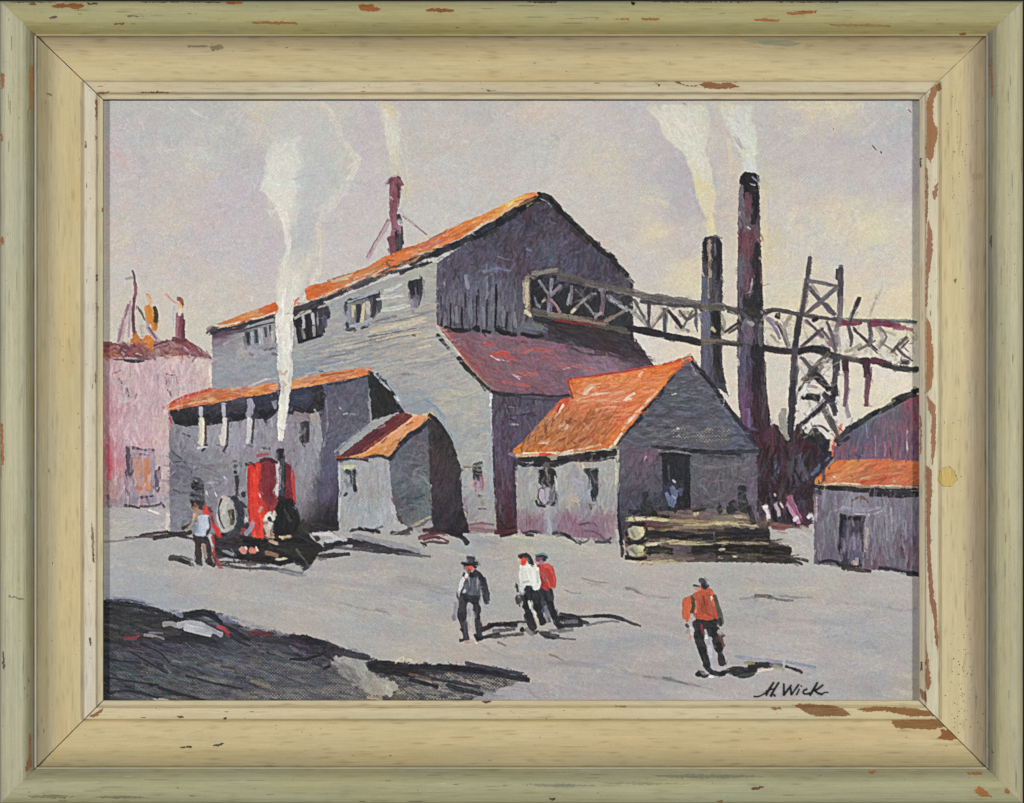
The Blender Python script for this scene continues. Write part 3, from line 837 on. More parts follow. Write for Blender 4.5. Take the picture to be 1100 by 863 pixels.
dabs(g, '''
1.2 7f7f95~.1 523,282 523,300 523,325
1.2 8a8ca0~.2 478,300 477,310
1.4 7f8095~.3 515,290 528,294
1.6 7d8198~.3 535,276 550,281
1.6 9a98a8 566,268 571,270
3 6a6e88~.3 515,292 530,290 545,292
1.4 2a2830 474,318 474,350
1.6 302c34 480,325 479,345
1.8 26242a 496,330 496,350
1.6 3a3840 500,315 499,322
1.4 2c2a32 514,312 515,330
1.6 25232a 533,308 533,325 532,350
1.2 3c3942 523,325 523,350
1.4 2f2c34 545,335 543,352
1.4 3b3a44 488,330 488,350
1.4 3a3742 508,322 508,350
1.4 3a3742 539,320 539,348
3 6e6e78~.2 485,332 486,345
3 6c6b76~.2 505,330 504,346
3 70707a~.1 528,330 528,348
3 6a6a76~.1 550,325 551,350
2 24232a 478,351 486,355 494,353
3.6 222127 482,355 494,356 505,354
4.4 232228 511,351 514,353
3 25242a 519,356 526,357
4 232228 534,352 540,357 546,357
3.4 26252c 547,358 553,360
2.4 24242a 562,358 572,361 582,360
6 68707e~.2 565,350 578,352 588,354
4 747468~.2 572,348 582,352
3 5e647a~.2 585,350 600,356
''')
# the dark undercut below the bridge, sliding down to the right
dabs(g, '''
6 37333b~.1 590,352 620,358 650,362 672,366
7 3a353d~.1 600,345 640,354 670,356
5 423c44~.2 620,366 650,372 680,380
4 4a3d48~.2 640,374 665,380 690,388
3 33303a 670,362 678,372 690,384
2.4 2f2b32 676,350 678,365
1.4 6a5a60~.1 605,370 614,368 620,372
3 4a4348 676,300 679,305
''')
e = Part('roof_edge', mill, 'near black roof line along eave and gable')
dabs(e, '''
5 5a4a58~.1 230,361 245,358 262,354
4.4 2c2f38 227,357 240,354 255,352 270,346
4.6 2b2e38 268,347 280,343 296,339
2 4a3d48 222,358 228,353 236,351
2 837880 222,354 228,351
5 34383f 315,333 330,328 345,322 362,316
5 3a3f46 340,324 355,319 370,312
5 3c4147 362,316 380,308 400,299
5 454a50 380,309 400,301 420,291
4 2e3138 405,296 425,287 445,277
6.5 24262f 440,283 455,276 471,271
3.4 3e4038~.2 420,293 440,289 460,282
3 34363c 430,294 448,286 464,282
1.4 b0aea6~.2 350,326 366,320 384,312
1.4 9a9a98~.2 240,370 262,360 284,353 297,346
''')
dabs(e, '''
7 22252e 466,273 480,267 492,262
7 20242d 486,266 500,258 515,251
8 1f232b 510,254 525,245 540,236
8 1f2229 535,240 550,230 562,223
8 1d2026 556,226 568,217 580,211
4 33362f~.2 520,256 535,246
1.2 8a8c5c 566,222 571,219 578,218
2 1a1b20 569,221 578,216 586,216
6 1e2024 578,210 588,212 596,219
7 1d1f23 590,214 598,222 603,228
5.5 1c1e22 600,226 612,236 622,246
5 1c1d21 618,242 630,254 641,264
5 1d1d20 638,262 648,271 656,276
5 201f23 654,274 664,286 674,296
3.4 3a3628~.1 612,244 622,254 632,262
3 2a272b 655,272 662,280
3 2a272c 672,294 678,302 678,312
1.2 c8cad0 508,251 511,253
1.2 d2cfe0 481,280 483,278
1.2 a0a3ac 582,214 588,217 592,222
''')
ro = Part('roof', mill, 'thin sunlit orange roof slope')
fill(ro, '232,349 262,337 296,325 299,331 297,337 280,341 255,349 236,351', [(240,347,'c77a45'),(260,342,'cb7c44'),(290,330,'d0652e'),(275,338,'c98a62')], ang=16, aj=6, L=12, Wd=2.6, cov=3, j=7)
fill(ro, '327,311 332,307 352,303 362,300 380,292 395,287 410,277 424,272 440,266 465,256 480,247 500,238 520,230 545,218 562,209 572,207 578,209 566,214 548,224 530,235 512,244 495,256 480,262 462,268 445,274 428,283 410,290 390,298 372,306 350,316 330,323',
 [(335,315,'d5672f'),(345,308,'c9683a'),(360,306,'cf6a34'),(370,300,'c39060'),(385,297,'cf7540'),(400,288,'c98058'),(415,280,'d5763c'),(430,278,'d8723a'),(450,270,'d57a42'),(462,260,'c8785c'),(480,252,'d3703a'),(500,245,'dc7f3c'),(520,234,'dd8440'),(545,222,'e3a044'),(555,216,'e6bc55'),(570,208,'d9804c')],
 ang=22, aj=7, L=14, Wd=2.6, cov=3.2, j=8)
dabs(ro, '''
2 c9b58a 357,303 368,300 378,296
1.6 dcc8ae 232,350 245,349 258,346
1.4 e8d4bc 270,343 282,341 295,336
1.4 ecdcc4 335,322 350,318 362,311
1.6 b06a50 352,302 366,297 376,294
1.4 e6b48a 380,300 395,294 410,288
1.6 7d4a40 415,282 418,286 422,290
1.2 7a3f38 417,280 424,280
2 dd8a58 436,272 450,268
3 c0787a 450,266 462,263 475,259
1.6 d9bf80 451,268 460,269 472,263
1.2 8d6a50 461,257 475,251 488,246
1.2 9f5a40 432,268 440,266 446,264
2.4 e0873c 500,246 515,238 525,231
2.4 e5a850 530,232 540,227 548,222
2.4 e9c763 544,220 552,217 560,214
1.8 f0dc8c 545,222 552,217
2 dd7e4e 565,209 573,208 577,210
1.4 e8cf9a 512,244 518,241
2 cc5c30 318,326 317,324 321,320
3 c95f33 314,330 318,323
1.6 d9cdb8 300,326 304,330
3 d0cabc 296,340 303,334
2 d8c4a8~.1 440,264 460,254 480,245
''')
for lab, sp_ in (('pale blue barred window behind the steam at the far left of the mill', '''
4 2f3038 265,358 267,364 266,370
4 33343c 274,355 275,362 276,368
3 9a9aa8 269,360 271,368
3.4 a3a3b0 279,355 283,362 284,374
6 9894a2 274,370 277,376 275,381
5 a09ea2~.1 262,372 264,380
2 4a4a54 285,356 288,352
2 3f4048 297,350 298,360 296,368
3 a9a49a 292,352 293,364
2 6a6970 262,362 264,375
2 7d7c84 283,376 292,375
2 62626a 278,374 281,379
3 a7a498 289,362 288,370
2.4 5f6068 292,380 298,381
2 a3a2a0 263,382 274,384
'''), ('dark window with two pale bars right of the steam', '''
20 2b2d36 320,345 334,340 347,334
12 2a2c34 321,350 334,346 345,342
9 2c2e38 322,360 334,357 346,353
5 3e3c4a~.1 347,338 347,350
3.6 a9abb6 326,340 326,350
3.6 aeb0ba 336,336 336,346
4 8b8a86 325,355 326,363
4 8f8d86 337,352 337,361
1.6 bdb9a8 336,357 338,362
1.6 23242c 321,368 334,364 345,360
2.4 1f2028 318,340 330,335 350,329
1.6 a89a92 342,331 350,328
1.4 b5b3a8 318,341 324,336 334,334
'''), ('grey window with cream bars in the middle of the mill', '''
9 9597a4 371,330 374,342 373,352
18 45444a~.1 375,333 390,328 405,326
10 3d3c40 386,324 386,335 385,346
7 33343c 403,320 403,328 401,336
4 c2c29c 378,328 378,337
3.4 bdb78f 391,326 390,340
3 d2c3a2 389,338 389,344
4 b6b3ac 395,324 396,336
3 5a565c 399,322 399,332
2 24262e 371,327 378,326 384,323
1.6 2b2c36 374,324 392,320 408,316
2.4 9fa2b4 372,326 385,321 404,313
4 9698a4 382,350 392,347 402,343
2.4 2a2b34 372,354 376,355 381,353
2.4 2a2b32 388,353 395,351
2 34343c 372,348 374,354
1.6 6f7078 400,347 412,343 426,340
'''), ('small dark opening nearest the gable', '''
6 3a3a42 440,305 443,309 446,312
8 424148 444,304 445,316
4 5c5a66~.2 441,314 442,326
5 8d8798 444,324 444,330
2 4a4854 451,300 452,312 450,328
2 6a6772 448,316 448,328
3 2f3038 439,305 446,302
1.6 8a8a88 455,304 456,320
4 8f93a0 440,326 442,332
2 95859a 442,332 444,336
''')):
    dabs(Part('window', mill, lab), sp_)

# mauve lean-to roof and purple wall below the gable
lt = Part('painted_lean_to', None, 'mauve roofed lean-to against the gable of the mill')
fill(lt, '528,420 560,421 615,424 612,440 600,470 556,490 556,572 534,574 531,530 529,480',
 [(535,430,'524e5a'),(550,430,'4f4a58'),(580,435,'5a5364'),(560,450,'544c62'),(590,450,'4d455a'),(540,470,'5a5068'),(550,490,'4e455c'),(538,500,'5a4a60'),(540,530,'4f3a4a'),(550,540,'4a3040'),(545,560,'40252f'),(552,510,'4c3e50'),(610,430,'4f4558')],
 ang=88, aj=16, L=11, Wd=3, cov=3, j=4, thin=0.12)
dabs(lt, '''
3 4a464e 541,428 543,440 542,452
1.4 332e3a 546,425 546,452
1.4 3b3646 559,427 558,437
1.4 3b3646 573,429 574,438
1.4 6e6878 547,437 556,438
2 3c3543 547,447 560,446 572,444
2 645a72 560,443 575,441
1.4 a7a0b0 549,456 556,456
2 2f2a34 546,449 552,452
2.4 2c2229 538,560 545,568 553,566
3 55283a 548,545 549,556
3 5c3045~.1 545,525 546,540
2 3a3442 552,498 552,560
2 35303c 530,480 531,500 532,530
''')
r = Part('roof', lt)
fill(r, '470,351 482,357 520,359 560,361 600,369 640,376 680,384 704,396 660,402 608,407 612,425 590,424 560,422 530,420 505,392 488,372',
 [(480,362,'8a5558'),(500,365,'7d5c6c'),(495,380,'86585f'),(515,400,'8a5560'),(530,370,'7f6470'),(540,395,'775864'),(560,380,'7d5f6e'),(560,410,'7b5966'),(600,380,'7f6072'),(590,405,'7a5c6c'),(640,390,'84667a'),(670,388,'6c5868'),(690,392,'5a4858'),(620,375,'6a5462'),(520,415,'8d5c62'),(650,396,'8a7084')],
 ang=lambda x, y: -45 if x < 520 else -12, aj=14, L=12, Wd=2.8, cov=3, j=5, thin=0.16)
scumble(r, '480,362 600,375 600,415 530,415', 'a06068 7a6474 8c4f58 716070', 150, L=8, Wd=1.8, ang=-40, aj=40, j=5, thin=0.4)
dabs(r, '''
2.4 9d4c48 474,352 482,360 490,372 505,388
2 a35c56 490,372 505,392 520,408
1.6 b07a72 471,350 480,359 486,366
1.4 c9b8b0 469,349 473,353
3 b3504a 520,370 526,369 532,370
5 c25449 528,382 538,380 546,381
5 b8574e 536,382 546,384 555,385
1.8 e6c0bc 527,382 534,386 546,388
4 a85a58 562,378 575,376 592,378
2 b06a66 563,379 572,376
3 b06c66 553,401 562,402 570,400
4.4 b5645e 556,402 564,401 574,402
1.6 e2b8b2 553,403 560,405
3 b05a5a 540,410 555,413 568,414
2 b56c70~.1 606,396 615,393 628,396
1.4 e0b4b0 605,397 612,395 620,394
3 a3656e~.2 600,392 620,394 640,398
2.4 8d3f45 560,367 566,368
2.4 9a5a62 575,388 585,384 598,386
3 4e424c~.2 640,378 665,384 690,392
2 443a44~.2 614,374 630,380 650,382
''')
ed = Part('roof_edge', lt)
dabs(ed, '''
3.4 22222a 470,360 476,368 482,374
2 8a8c90 482,376 490,384
4.4 23232a 492,384 500,394 510,404
3 2c2a30 508,402 518,412 530,422
3 2a2830 526,420 540,424 552,424
2 2b2931 545,425 570,424 600,426 612,424
2.4 4c4456~.1 560,428 590,430 610,430
2 d9dadc 527,423 528,428
2 35323c 604,428 608,436 598,446
''')

# ------------------------------------------------ low grey building at the left
lb = Part('painted_long_shed', None, 'low grey shed with orange eave and pale posts behind the yard engine')
fill(lb, '181,436 230,425 296,414 345,404 352,420 352,480 366,492 364,570 300,575 183,573',
 [(190,470,'7f7c86'),(186,455,'7a7884'),(200,455,'8a8a94'),(210,470,'8a8894'),(235,465,'92929c'),(200,490,'72707c'),(195,510,'6e6c7a'),(190,530,'74727e'),(188,560,'7c7a86'),(210,560,'7e7c86'),(230,490,'85848c'),(240,470,'9a9aa4'),(262,465,'9892a0'),(290,460,'8f8c98'),
  (300,480,'8c8890'),(320,450,'908892'),(335,470,'96949e'),(330,500,'8e8c94'),(318,520,'8b8890'),(340,430,'54536a'),(350,450,'5e5c6c'),(350,480,'5b5870'),(355,520,'3d3a4c'),(358,560,'2e2a34'),(250,520,'85838c'),(230,530,'7c7a84'),(270,500,'86848e')],
 ang=lambda x, y: 84 if y < 480 or x > 240 else 15, aj=16, L=11, Wd=3, cov=3, j=5, thin=0.06)
fill(lb, '347,404 394,402 397,430 398,455 380,468 358,490 362,500 350,500 345,470 344,430',
 [(355,420,'56566a'),(375,420,'5a5a68'),(390,430,'595a68'),(365,450,'5d5b6b'),(385,450,'5c5c6c'),(360,480,'5a586e'),(350,490,'57546a'),(390,460,'686a78')], ang=70, aj=25, L=10, Wd=2.6, cov=3, j=4, thin=0.2)
fill(lb, '345,490 364,484 364,560 358,570 342,560', [(350,500,'5a566c'),(352,530,'55506a'),(360,540,'3a3642'),(356,560,'26242c')], ang=88, aj=10, L=12, Wd=2.6, cov=3, j=4, thin=0.15)
dabs(lb, '''
1.4 8f909c 396,405 397,430 398,450
1.6 95969e 398,455 385,465 370,476 360,486
1.4 7e8090~.2 350,430 352,455 348,480
2 7c7e90~.2 372,445 384,446
1.4 c8c8d0 365,438 366,439
1.4 a8aab4 369,445 373,444
2.4 a0a0a8~.1 340,440 343,460 343,485
2.6 9b9da6~.1 338,480 342,492
''')
fill(lb, '394,403 402,402 415,415 424,430 430,442 418,446 400,452 398,430', [(405,415,'25262a'),(415,430,'282a29'),(402,440,'2a2c28'),(425,440,'2a2a2e')], ang=-60, aj=20, L=9, Wd=3, cov=3, j=3, thin=0.1)
# eave shade, windows
fill(lb, '181,440 230,430 296,420 345,412 350,425 348,440 330,446 312,446 300,440 285,450 268,450 240,455 215,458 188,456',
 [(190,445,'2c2d34'),(200,450,'262729'),(215,440,'3a3a46'),(240,440,'3a3d4a'),(235,450,'26272b'),(260,435,'3a3c4a'),(255,450,'2a2b33'),(285,430,'35374a'),(290,445,'2c2d3a'),(300,430,'34364a'),(320,425,'34374a'),(330,430,'40435a'),(335,440,'25252e'),(345,425,'303238')],
 ang=60, aj=30, L=8, Wd=3, cov=3, j=5, thin=0.12)
dabs(lb, '''
4 a9a4b4 215,438 216,446
5 d0c6b2 216,450 216,462 216,476
2 e4d9b6 219,452 219,470 217,480
1.4 5c3238 221,452 220,468 219,480
2.4 2b2b34 221,478 217,483
4 a9a6b6 240,434 241,446
4.4 cdc5b8 242,450 241,462 239,478
1.4 e2dccb 236,468 238,476
1.8 4a4950 245,452 245,466 244,478
2.4 3a3942 243,480 240,483
6 9694a6 268,430 270,438 267,446
3.4 c9c6c6 267,448 268,460 266,474
1.8 3f3e48 274,444 272,460 271,476
2.4 6a6a72 267,478 271,480
4 a3a2b0 290,446 291,458
4 8b8a9a~.2 294,430 296,438
3 3f3e46 284,448 286,454
2.4 c22f36 182,449 184,456
2 b53a4a 183,456 182,462
5 8b8c96 198,458 206,462
5 7a7886 200,470 196,478
2 43434c 196,466 204,469
5 9896a0 228,462 228,478
5 9d98a6 254,460 256,474
5 93909e 282,462 284,476
2 a3a4ac~.1 212,482 225,480
1.4 6c6a74 232,478 250,480
2 55535e 183,484 196,494 203,502
3 585668~.1 190,500 205,505 204,515
4 5c5a6a~.1 185,510 200,518
1.6 45434e 186,497 194,496
1.6 4e4c58 186,526 196,530
1.4 4a4852 192,531 198,529
2 c3c4c4 222,519 230,518
1.8 e0e0de 241,512 242,514
1.4 dcdcd8 231,529 233,533
1.6 d0d0d0 221,526 224,536
1.6 c0a09a~.2 285,482 280,484
1.6 b8b7bc 283,496 284,500
2.4 56545f 283,482 290,482
''')
wn = Part('door', lb, 'dark arched doorway behind the standing figure')
dabs(wn, '10 26262a 210,520 211,532 210,545\n5 222226 207,518 209,530\n4 2a2a2c 206,530 206,540\n5 2c2b2e 216,520 217,536 217,546\n1.4 8a8460 216,528 217,534\n3 3a3944 205,516 210,514 217,518')
wn = Part('window', lb, 'small dark window right of the steam')
dabs(wn, '''
10 8d8288~.1 318,446 326,448 334,450
9 9c9a9e~.1 338,446 340,460 341,480
8 2c2a2e~.1 327,455 328,464 327,474
3 35252c 325,474 327,480
2 4c4b50 325,456 322,466 323,474
3 6b6a70 315,484 316,485
4 ab968e~.1 334,446 338,450
1.6 b3a9a0 338,440 341,446
''')
r = Part('roof', lb)
fill(r, '174,438 190,428 212,420 225,417 250,420 275,415 297,411 299,417 296,421 280,424 258,427 235,432 212,436 190,440 180,441',
 [(180,438,'c2503c'),(200,428,'c44f3a'),(220,420,'c25440'),(215,430,'c0805c'),(240,424,'b8704e'),(245,420,'b8664f'),(265,420,'c07a60'),(280,422,'d08a3a'),(295,415,'cc8560'),(230,430,'c9794e')], ang=12, aj=5, L=14, Wd=2.4, cov=3.2, j=7)
fill(r, '311,410 320,406 345,401 375,397 395,394 400,396 397,403 375,405 352,409 340,414 325,416 312,419',
 [(315,414,'cf8040'),(330,408,'b98676'),(350,404,'cc8058'),(375,400,'d08658'),(395,398,'cc7a48'),(345,411,'e08a38')], ang=10, aj=5, L=12, Wd=2.4, cov=3.2, j=7)
dabs(r, '''
2.4 c23f30 177,438 190,430 205,424 222,419
1.6 d0aa70 180,440 200,435 220,431 236,428
1.4 8d7f58 210,430 225,426 240,422
1.8 b9b9be 255,417 268,415 278,411
1.6 c2b9b4 272,413 285,408 297,406
1.8 dd9030 260,424 270,424 282,421
1.4 b3a06a 270,420 282,418
2.4 d98058 284,415 296,414
1.6 a8abb0 328,402 345,399 362,397
1.8 eaa348 340,412 347,412 352,410
1.2 4a3a38 343,399 347,399
1.6 9c5a40 345,404 365,401 380,399
2 c9a890 392,396 397,398
1.4 d4a58c 318,408 330,404
''')
ed = Part('roof_edge', lb)
dabs(ed, '3 24262c 396,400 404,404 412,412\n4 202228 405,402 416,416 425,430\n3 24262c 420,424 428,436 434,446\n2 2b2d36 352,413 370,411 388,405 396,404\n1.6 b0b6bc 402,402 412,412 420,420\n2.4 dfe2e4 424,426 428,430\n3 98a4ae 408,402 420,414 430,428\n3 1f2226 428,436 432,446 440,450')

# the engine's steam where it passes in front of mill and shed
fill(sm, '296,338 315,338 315,360 313,380 315,400 312,418 309,440 306,458 304,474 299,474 298,455 300,430 302,415 298,395 298,370 296,352',
  [(303,345,'dedacb'),(306,370,'dcd9cd'),(304,400,'d8d6cc'),(311,405,'cfcfcc'),(306,412,'c8b8ac'),(305,440,'dad6c9'),(302,468,'ded9cb')], ang=86, aj=8, L=14, Wd=4, cov=3, j=4, dome=0.03)
dabs(sm, '''
5 e4e0d2 303,342 304,360 306,378
4 e6e3d8 309,350 310,366 309,384
5 e0ddd2 306,380 308,396 305,410
4 dedbd2 308,412 308,425 305,440
5 e6e2d4 304,435 302,452 302,470
3 cfcfcb~.1 300,355 300,372 301,390
2.4 c0a597~.2 300,398 304,402 308,399
2.4 c2b0a6 303,410 307,414
2 b9b8b4~.1 313,345 313,365
3 d9d6ca 318,300 315,320 312,340
3 e8e4d8 306,310 304,328 305,345
''', dome=0.05)

# little lean-to with half maroon, half orange roof
sh = Part('painted_shed', None, 'little white shed with half maroon half orange roof')
fill(sh, '363,496 418,493 421,530 426,550 424,572 395,572 366,570', [(370,500,'9a9ca0'),(390,510,'a09ea2'),(410,510,'a3a2a8'),(400,530,'9a9692'),(375,545,'9a9fa8'),(395,550,'9aa1aa'),(415,550,'a6a9ae'),(370,560,'a0a09c'),(420,565,'a3a6aa')], ang=86, aj=14, L=12, Wd=2.8, cov=3, j=5)
fill(sh, '418,493 428,480 440,465 460,448 463,470 464,520 464,555 455,565 440,568 428,560 421,530',
 [(425,500,'676976'),(440,490,'5c5e6a'),(455,470,'5e5c68'),(460,490,'625e6a'),(435,520,'60656c'),(450,515,'6e747c'),(440,540,'4e565e'),(455,550,'626a70'),(430,545,'5c5660'),(445,560,'6c7074'),(458,530,'606468')], ang=80, aj=30, L=10, Wd=2.8, cov=3, j=6, thin=0.08)
dabs(sh, '''
2 c9c48e 367,502 374,501 381,500
1.6 d2cd9a 370,504 380,502
4 33353a 372,506 377,508 382,506
5 2c3036 377,508 379,518 382,527
3 7a7886 371,516 374,524
2 34343a 370,533 373,530
2 302f36 381,506 382,528
1.6 bfc2c6 365,500 365,530 364,560
3 b5b8be~.1 420,540 424,555 424,568
1.6 8a5060 421,535 424,542
2.4 4a4148 427,552 432,562
3 303238 378,570 390,568 408,571
3.4 25282c 385,568 398,570 408,572
2.4 4c4a50 376,571 384,569
3.4 3a3740 420,573 432,572 442,568
3 484850 430,574 440,573
2 b5a68a~.1 462,555 450,562 442,566
2 4a4a58~.2 444,500 452,500
2.4 3e4a52~.2 432,535 445,536 456,532
2 40444c~.2 430,545 445,548
2 7d8790~.1 450,510 456,514 460,520
1.4 a8aaaa 463,520 464,540 464,556
''')
fill(sh, '461,444 468,448 478,462 488,485 495,502 496,525 497,545 505,572 490,575 470,572 464,560 463,500',
 [(468,460,'3a343a'),(475,470,'34322f'),(480,490,'3d3638'),(470,500,'4a3a40'),(485,510,'403539'),(470,530,'403a44'),(488,540,'34323a'),(480,560,'2e2c36'),(495,565,'24222a')], ang=80, aj=20, L=10, Wd=3, cov=3, j=4, thin=0.16)
r = Part('roof', sh)
fill(r, '362,492 380,478 400,463 412,455 422,447 432,443 446,447 424,463 400,480 384,491', [(370,488,'64303a'),(400,468,'5f2c36'),(420,455,'6a3038'),(435,446,'743434')], ang=34, aj=6, L=14, Wd=2.6, cov=3, j=4)
fill(r, '384,492 400,480 424,463 446,446 464,444 467,447 452,458 440,465 428,478 418,491 405,490', [(395,488,'d98a48'),(415,475,'d8915c'),(430,465,'dc9a68'),(450,450,'df9058'),(462,446,'d9a060'),(420,485,'c8885a')], ang=34, aj=7, L=12, Wd=2.6, cov=3, j=6)
dabs(r, '''
1.4 9a4440 390,484 410,470 430,455
1.6 e8b080 386,490 405,478 425,463 445,448
2 dd9a50 376,491 386,489 395,488
1.4 a8502c 362,492 372,490
1.4 e6c090 417,491 424,483
2 5c3a38 390,493 405,489 418,492
1.6 d9b8a0 443,446 448,446
1.4 eac480 455,446 464,444
2 a05c48 410,476 416,470
''')
dabs(Part('roof_edge', sh), '''
4 1e2530 418,494 427,482 436,472
5.4 202a36 430,478 440,468 452,462
4 242e38 446,464 456,457 461,451
2.4 2b2b30 362,494 380,493 395,495
2.4 39353c 398,491 410,490 418,494
4 262428 461,446 467,450 474,458
3 2e2b2e 472,455 482,470 490,490
2.6 3a3438 460,450 462,480 463,520
''')
# ------------------------------------------------ two tall stacks, bridge, headframe
def stack(lab, cols, poly, details):
    p = Part('painted_chimney', None, lab)
    fill(p, poly, cols, ang=89, aj=5, L=16, Wd=3, cov=3, j=5, thin=0.22, streak=6)
    dabs(p, details); return p
stack('shorter dark stack, blue grey on one side', [(758,300,'55555e'),(758,340,'5c5f6e'),(772,300,'37323a'),(770,270,'2f2b32'),(758,265,'3a3238'),(760,380,'585a6c'),(772,380,'33303a'),(774,350,'2c292e')],
 '754,262 757,255 765,254 773,256 776,262 776,330 774,340 776,380 778,410 783,425 762,410 753,400 753,340 754,300', '''
4 2a2830 757,258 758,280
4 24222a 771,258 772,285 771,300
3 b8a08c~.6 762,258 763,290 762,320
2 5a5c78 768,262 768,275
6 5f6274 757,300 757,330 757,352
5 4a4550~.3 764,300 765,325
4 1f1e24 770,335 771,350
9 66687c 756,338 758,350 758,362
8 211f22 768,336 770,348 769,358
3 c9c08a~.1 765,352 768,356
5 5a5c70 757,366 757,385 758,400
6 2b282e 770,368 770,390 776,410
4 3c3838 774,398 778,412
1.6 504e64 754,395 760,408
''')
stack('tallest stack, plum with black right side', [(796,230,'6a6670'),(796,280,'66606c'),(804,220,'6b4454'),(803,260,'6a424c'),(811,220,'2c2830'),(812,280,'2e2932'),(805,195,'221f26'),(797,300,'5d5666'),(804,300,'5a3844'),(812,320,'26232b'),(800,380,'5f5468'),(812,380,'282430'),(800,430,'64486a'),(812,430,'3a2832'),(815,460,'3a2430')],
 '795,190 800,185 806,186 812,186 815,190 816,220 817,260 819,300 820,340 822,400 826,440 830,470 815,490 798,470 793,430 792,380 792,300 793,230', '''
9 201e24 803,188 804,198 804,206
6 1f1d22 812,190 812,200
1.4 8a8ca8~.2 808,190 812,194
1.6 c8c8d4~.2 808,198 811,199
4 6c6c74~.4 796,200 796,230
4.4 6e4656 803,208 803,222 802,234
6 221f24 811,208 811,225 809,240
4 704450 804,250 803,265 803,278
2 b0a8ac~.2 803,244 806,246
5 2a262e 813,262 813,290 815,310
4 655e6c 795,290 795,315 796,330
3 6d4a58 803,285 803,300 802,312
1.6 a8a4aa 808,300 807,308 805,315
5 26242a 812,300 812,315 811,330
7 2a272e 803,325 808,330 814,334
6 3a3430~.3 802,333 812,335
9 6c6874 805,345 802,352 806,362
9 675668 802,352 805,360 802,366
4 9a97a2 804,346 809,349
2 3b3840 818,335 819,340
6 5c546c~.1 797,372 797,395 797,420
8 27242c 812,372 813,395 812,420
5 6a4a6c~.1 799,420 799,440 801,458
7 3c2530 812,420 812,445 815,465
4 6c5c80 803,440 805,458
3 4a4850 820,415 821,430 820,450
2 5c5a58~.2 822,390 822,410
''')

dk = Part('painted_works', None, 'dark maroon tangle of plant between cottage and orange shed')
fill(dk, '812,470 822,462 832,455 840,466 850,470 856,455 866,465 880,462 893,478 905,482 893,495 874,520 874,560 868,566 815,566 812,520 800,470',
 [(820,480,'452a36'),(832,470,'50303f'),(828,500,'3b2630'),(822,530,'2c2228'),(840,520,'382830'),(850,490,'4a3642'),(855,510,'4a4456'),(865,480,'42242e'),(875,470,'2c3036'),(880,500,'3a2c36'),(868,530,'33242e'),(860,550,'4a3442'),(850,540,'5a3448'),(835,550,'3a2f36'),(820,560,'5f4a48'),(888,480,'2b2838')],
 ang=85, aj=30, L=9, Wd=3, cov=3.2, j=6, thin=0.18)
dabs(dk, '''
6 52303e 829,462 831,478 832,490
4 2c2228 833,458 836,468 835,480
5 443f5c 834,496 834,510
3 6c6c90 834,500 835,508
5 5c5f78~.3 858,490 862,505 866,515
3 5a6484 872,510 882,500 890,492
9 272c30 866,464 872,464 878,464
6 23272b 868,470 875,474
6 3d1f2a 866,480 875,484 872,496
5 20212a 884,482 888,476 892,474
4 5f3346 846,532 848,540 850,550
6 8a5068 850,535 855,550 860,560
4 a06c86~.1 846,540 856,552
5 b58ea0 822,545 826,552
4 d8c8cc 820,546 824,543
3 c8b8c4 825,554 826,560
4 4a4858 835,545 838,552
3 b9b4b8 832,541 838,540
2.4 bca8c8 852,560 856,556
2 c9b9a0 832,531 833,533
1.6 a03a3c 840,543 841,548
4 8a5a50~.2 820,562 834,564 850,566
4 784a4a~.2 830,566 850,568 868,566
3 d0ccd0 868,556 872,552 874,558
4 3a2a34 866,545 874,550
3 4c2434 843,480 846,500 847,520
2 1d1a1f 812,500 813,520
''')
dabs(ground, '7 b6b0ae 845,572 858,572 868,580\n6 bab6b2 858,585 866,592 868,600\n4 a7a3a0 835,580 850,582\n3 3b2f33 845,602 856,600 868,603\n2 5a4644 850,598 858,596\n3 ada79e 860,566 872,572')

br = Part('painted_trestle_bridge', None, 'long grey trestle bridge running right out of the gable')
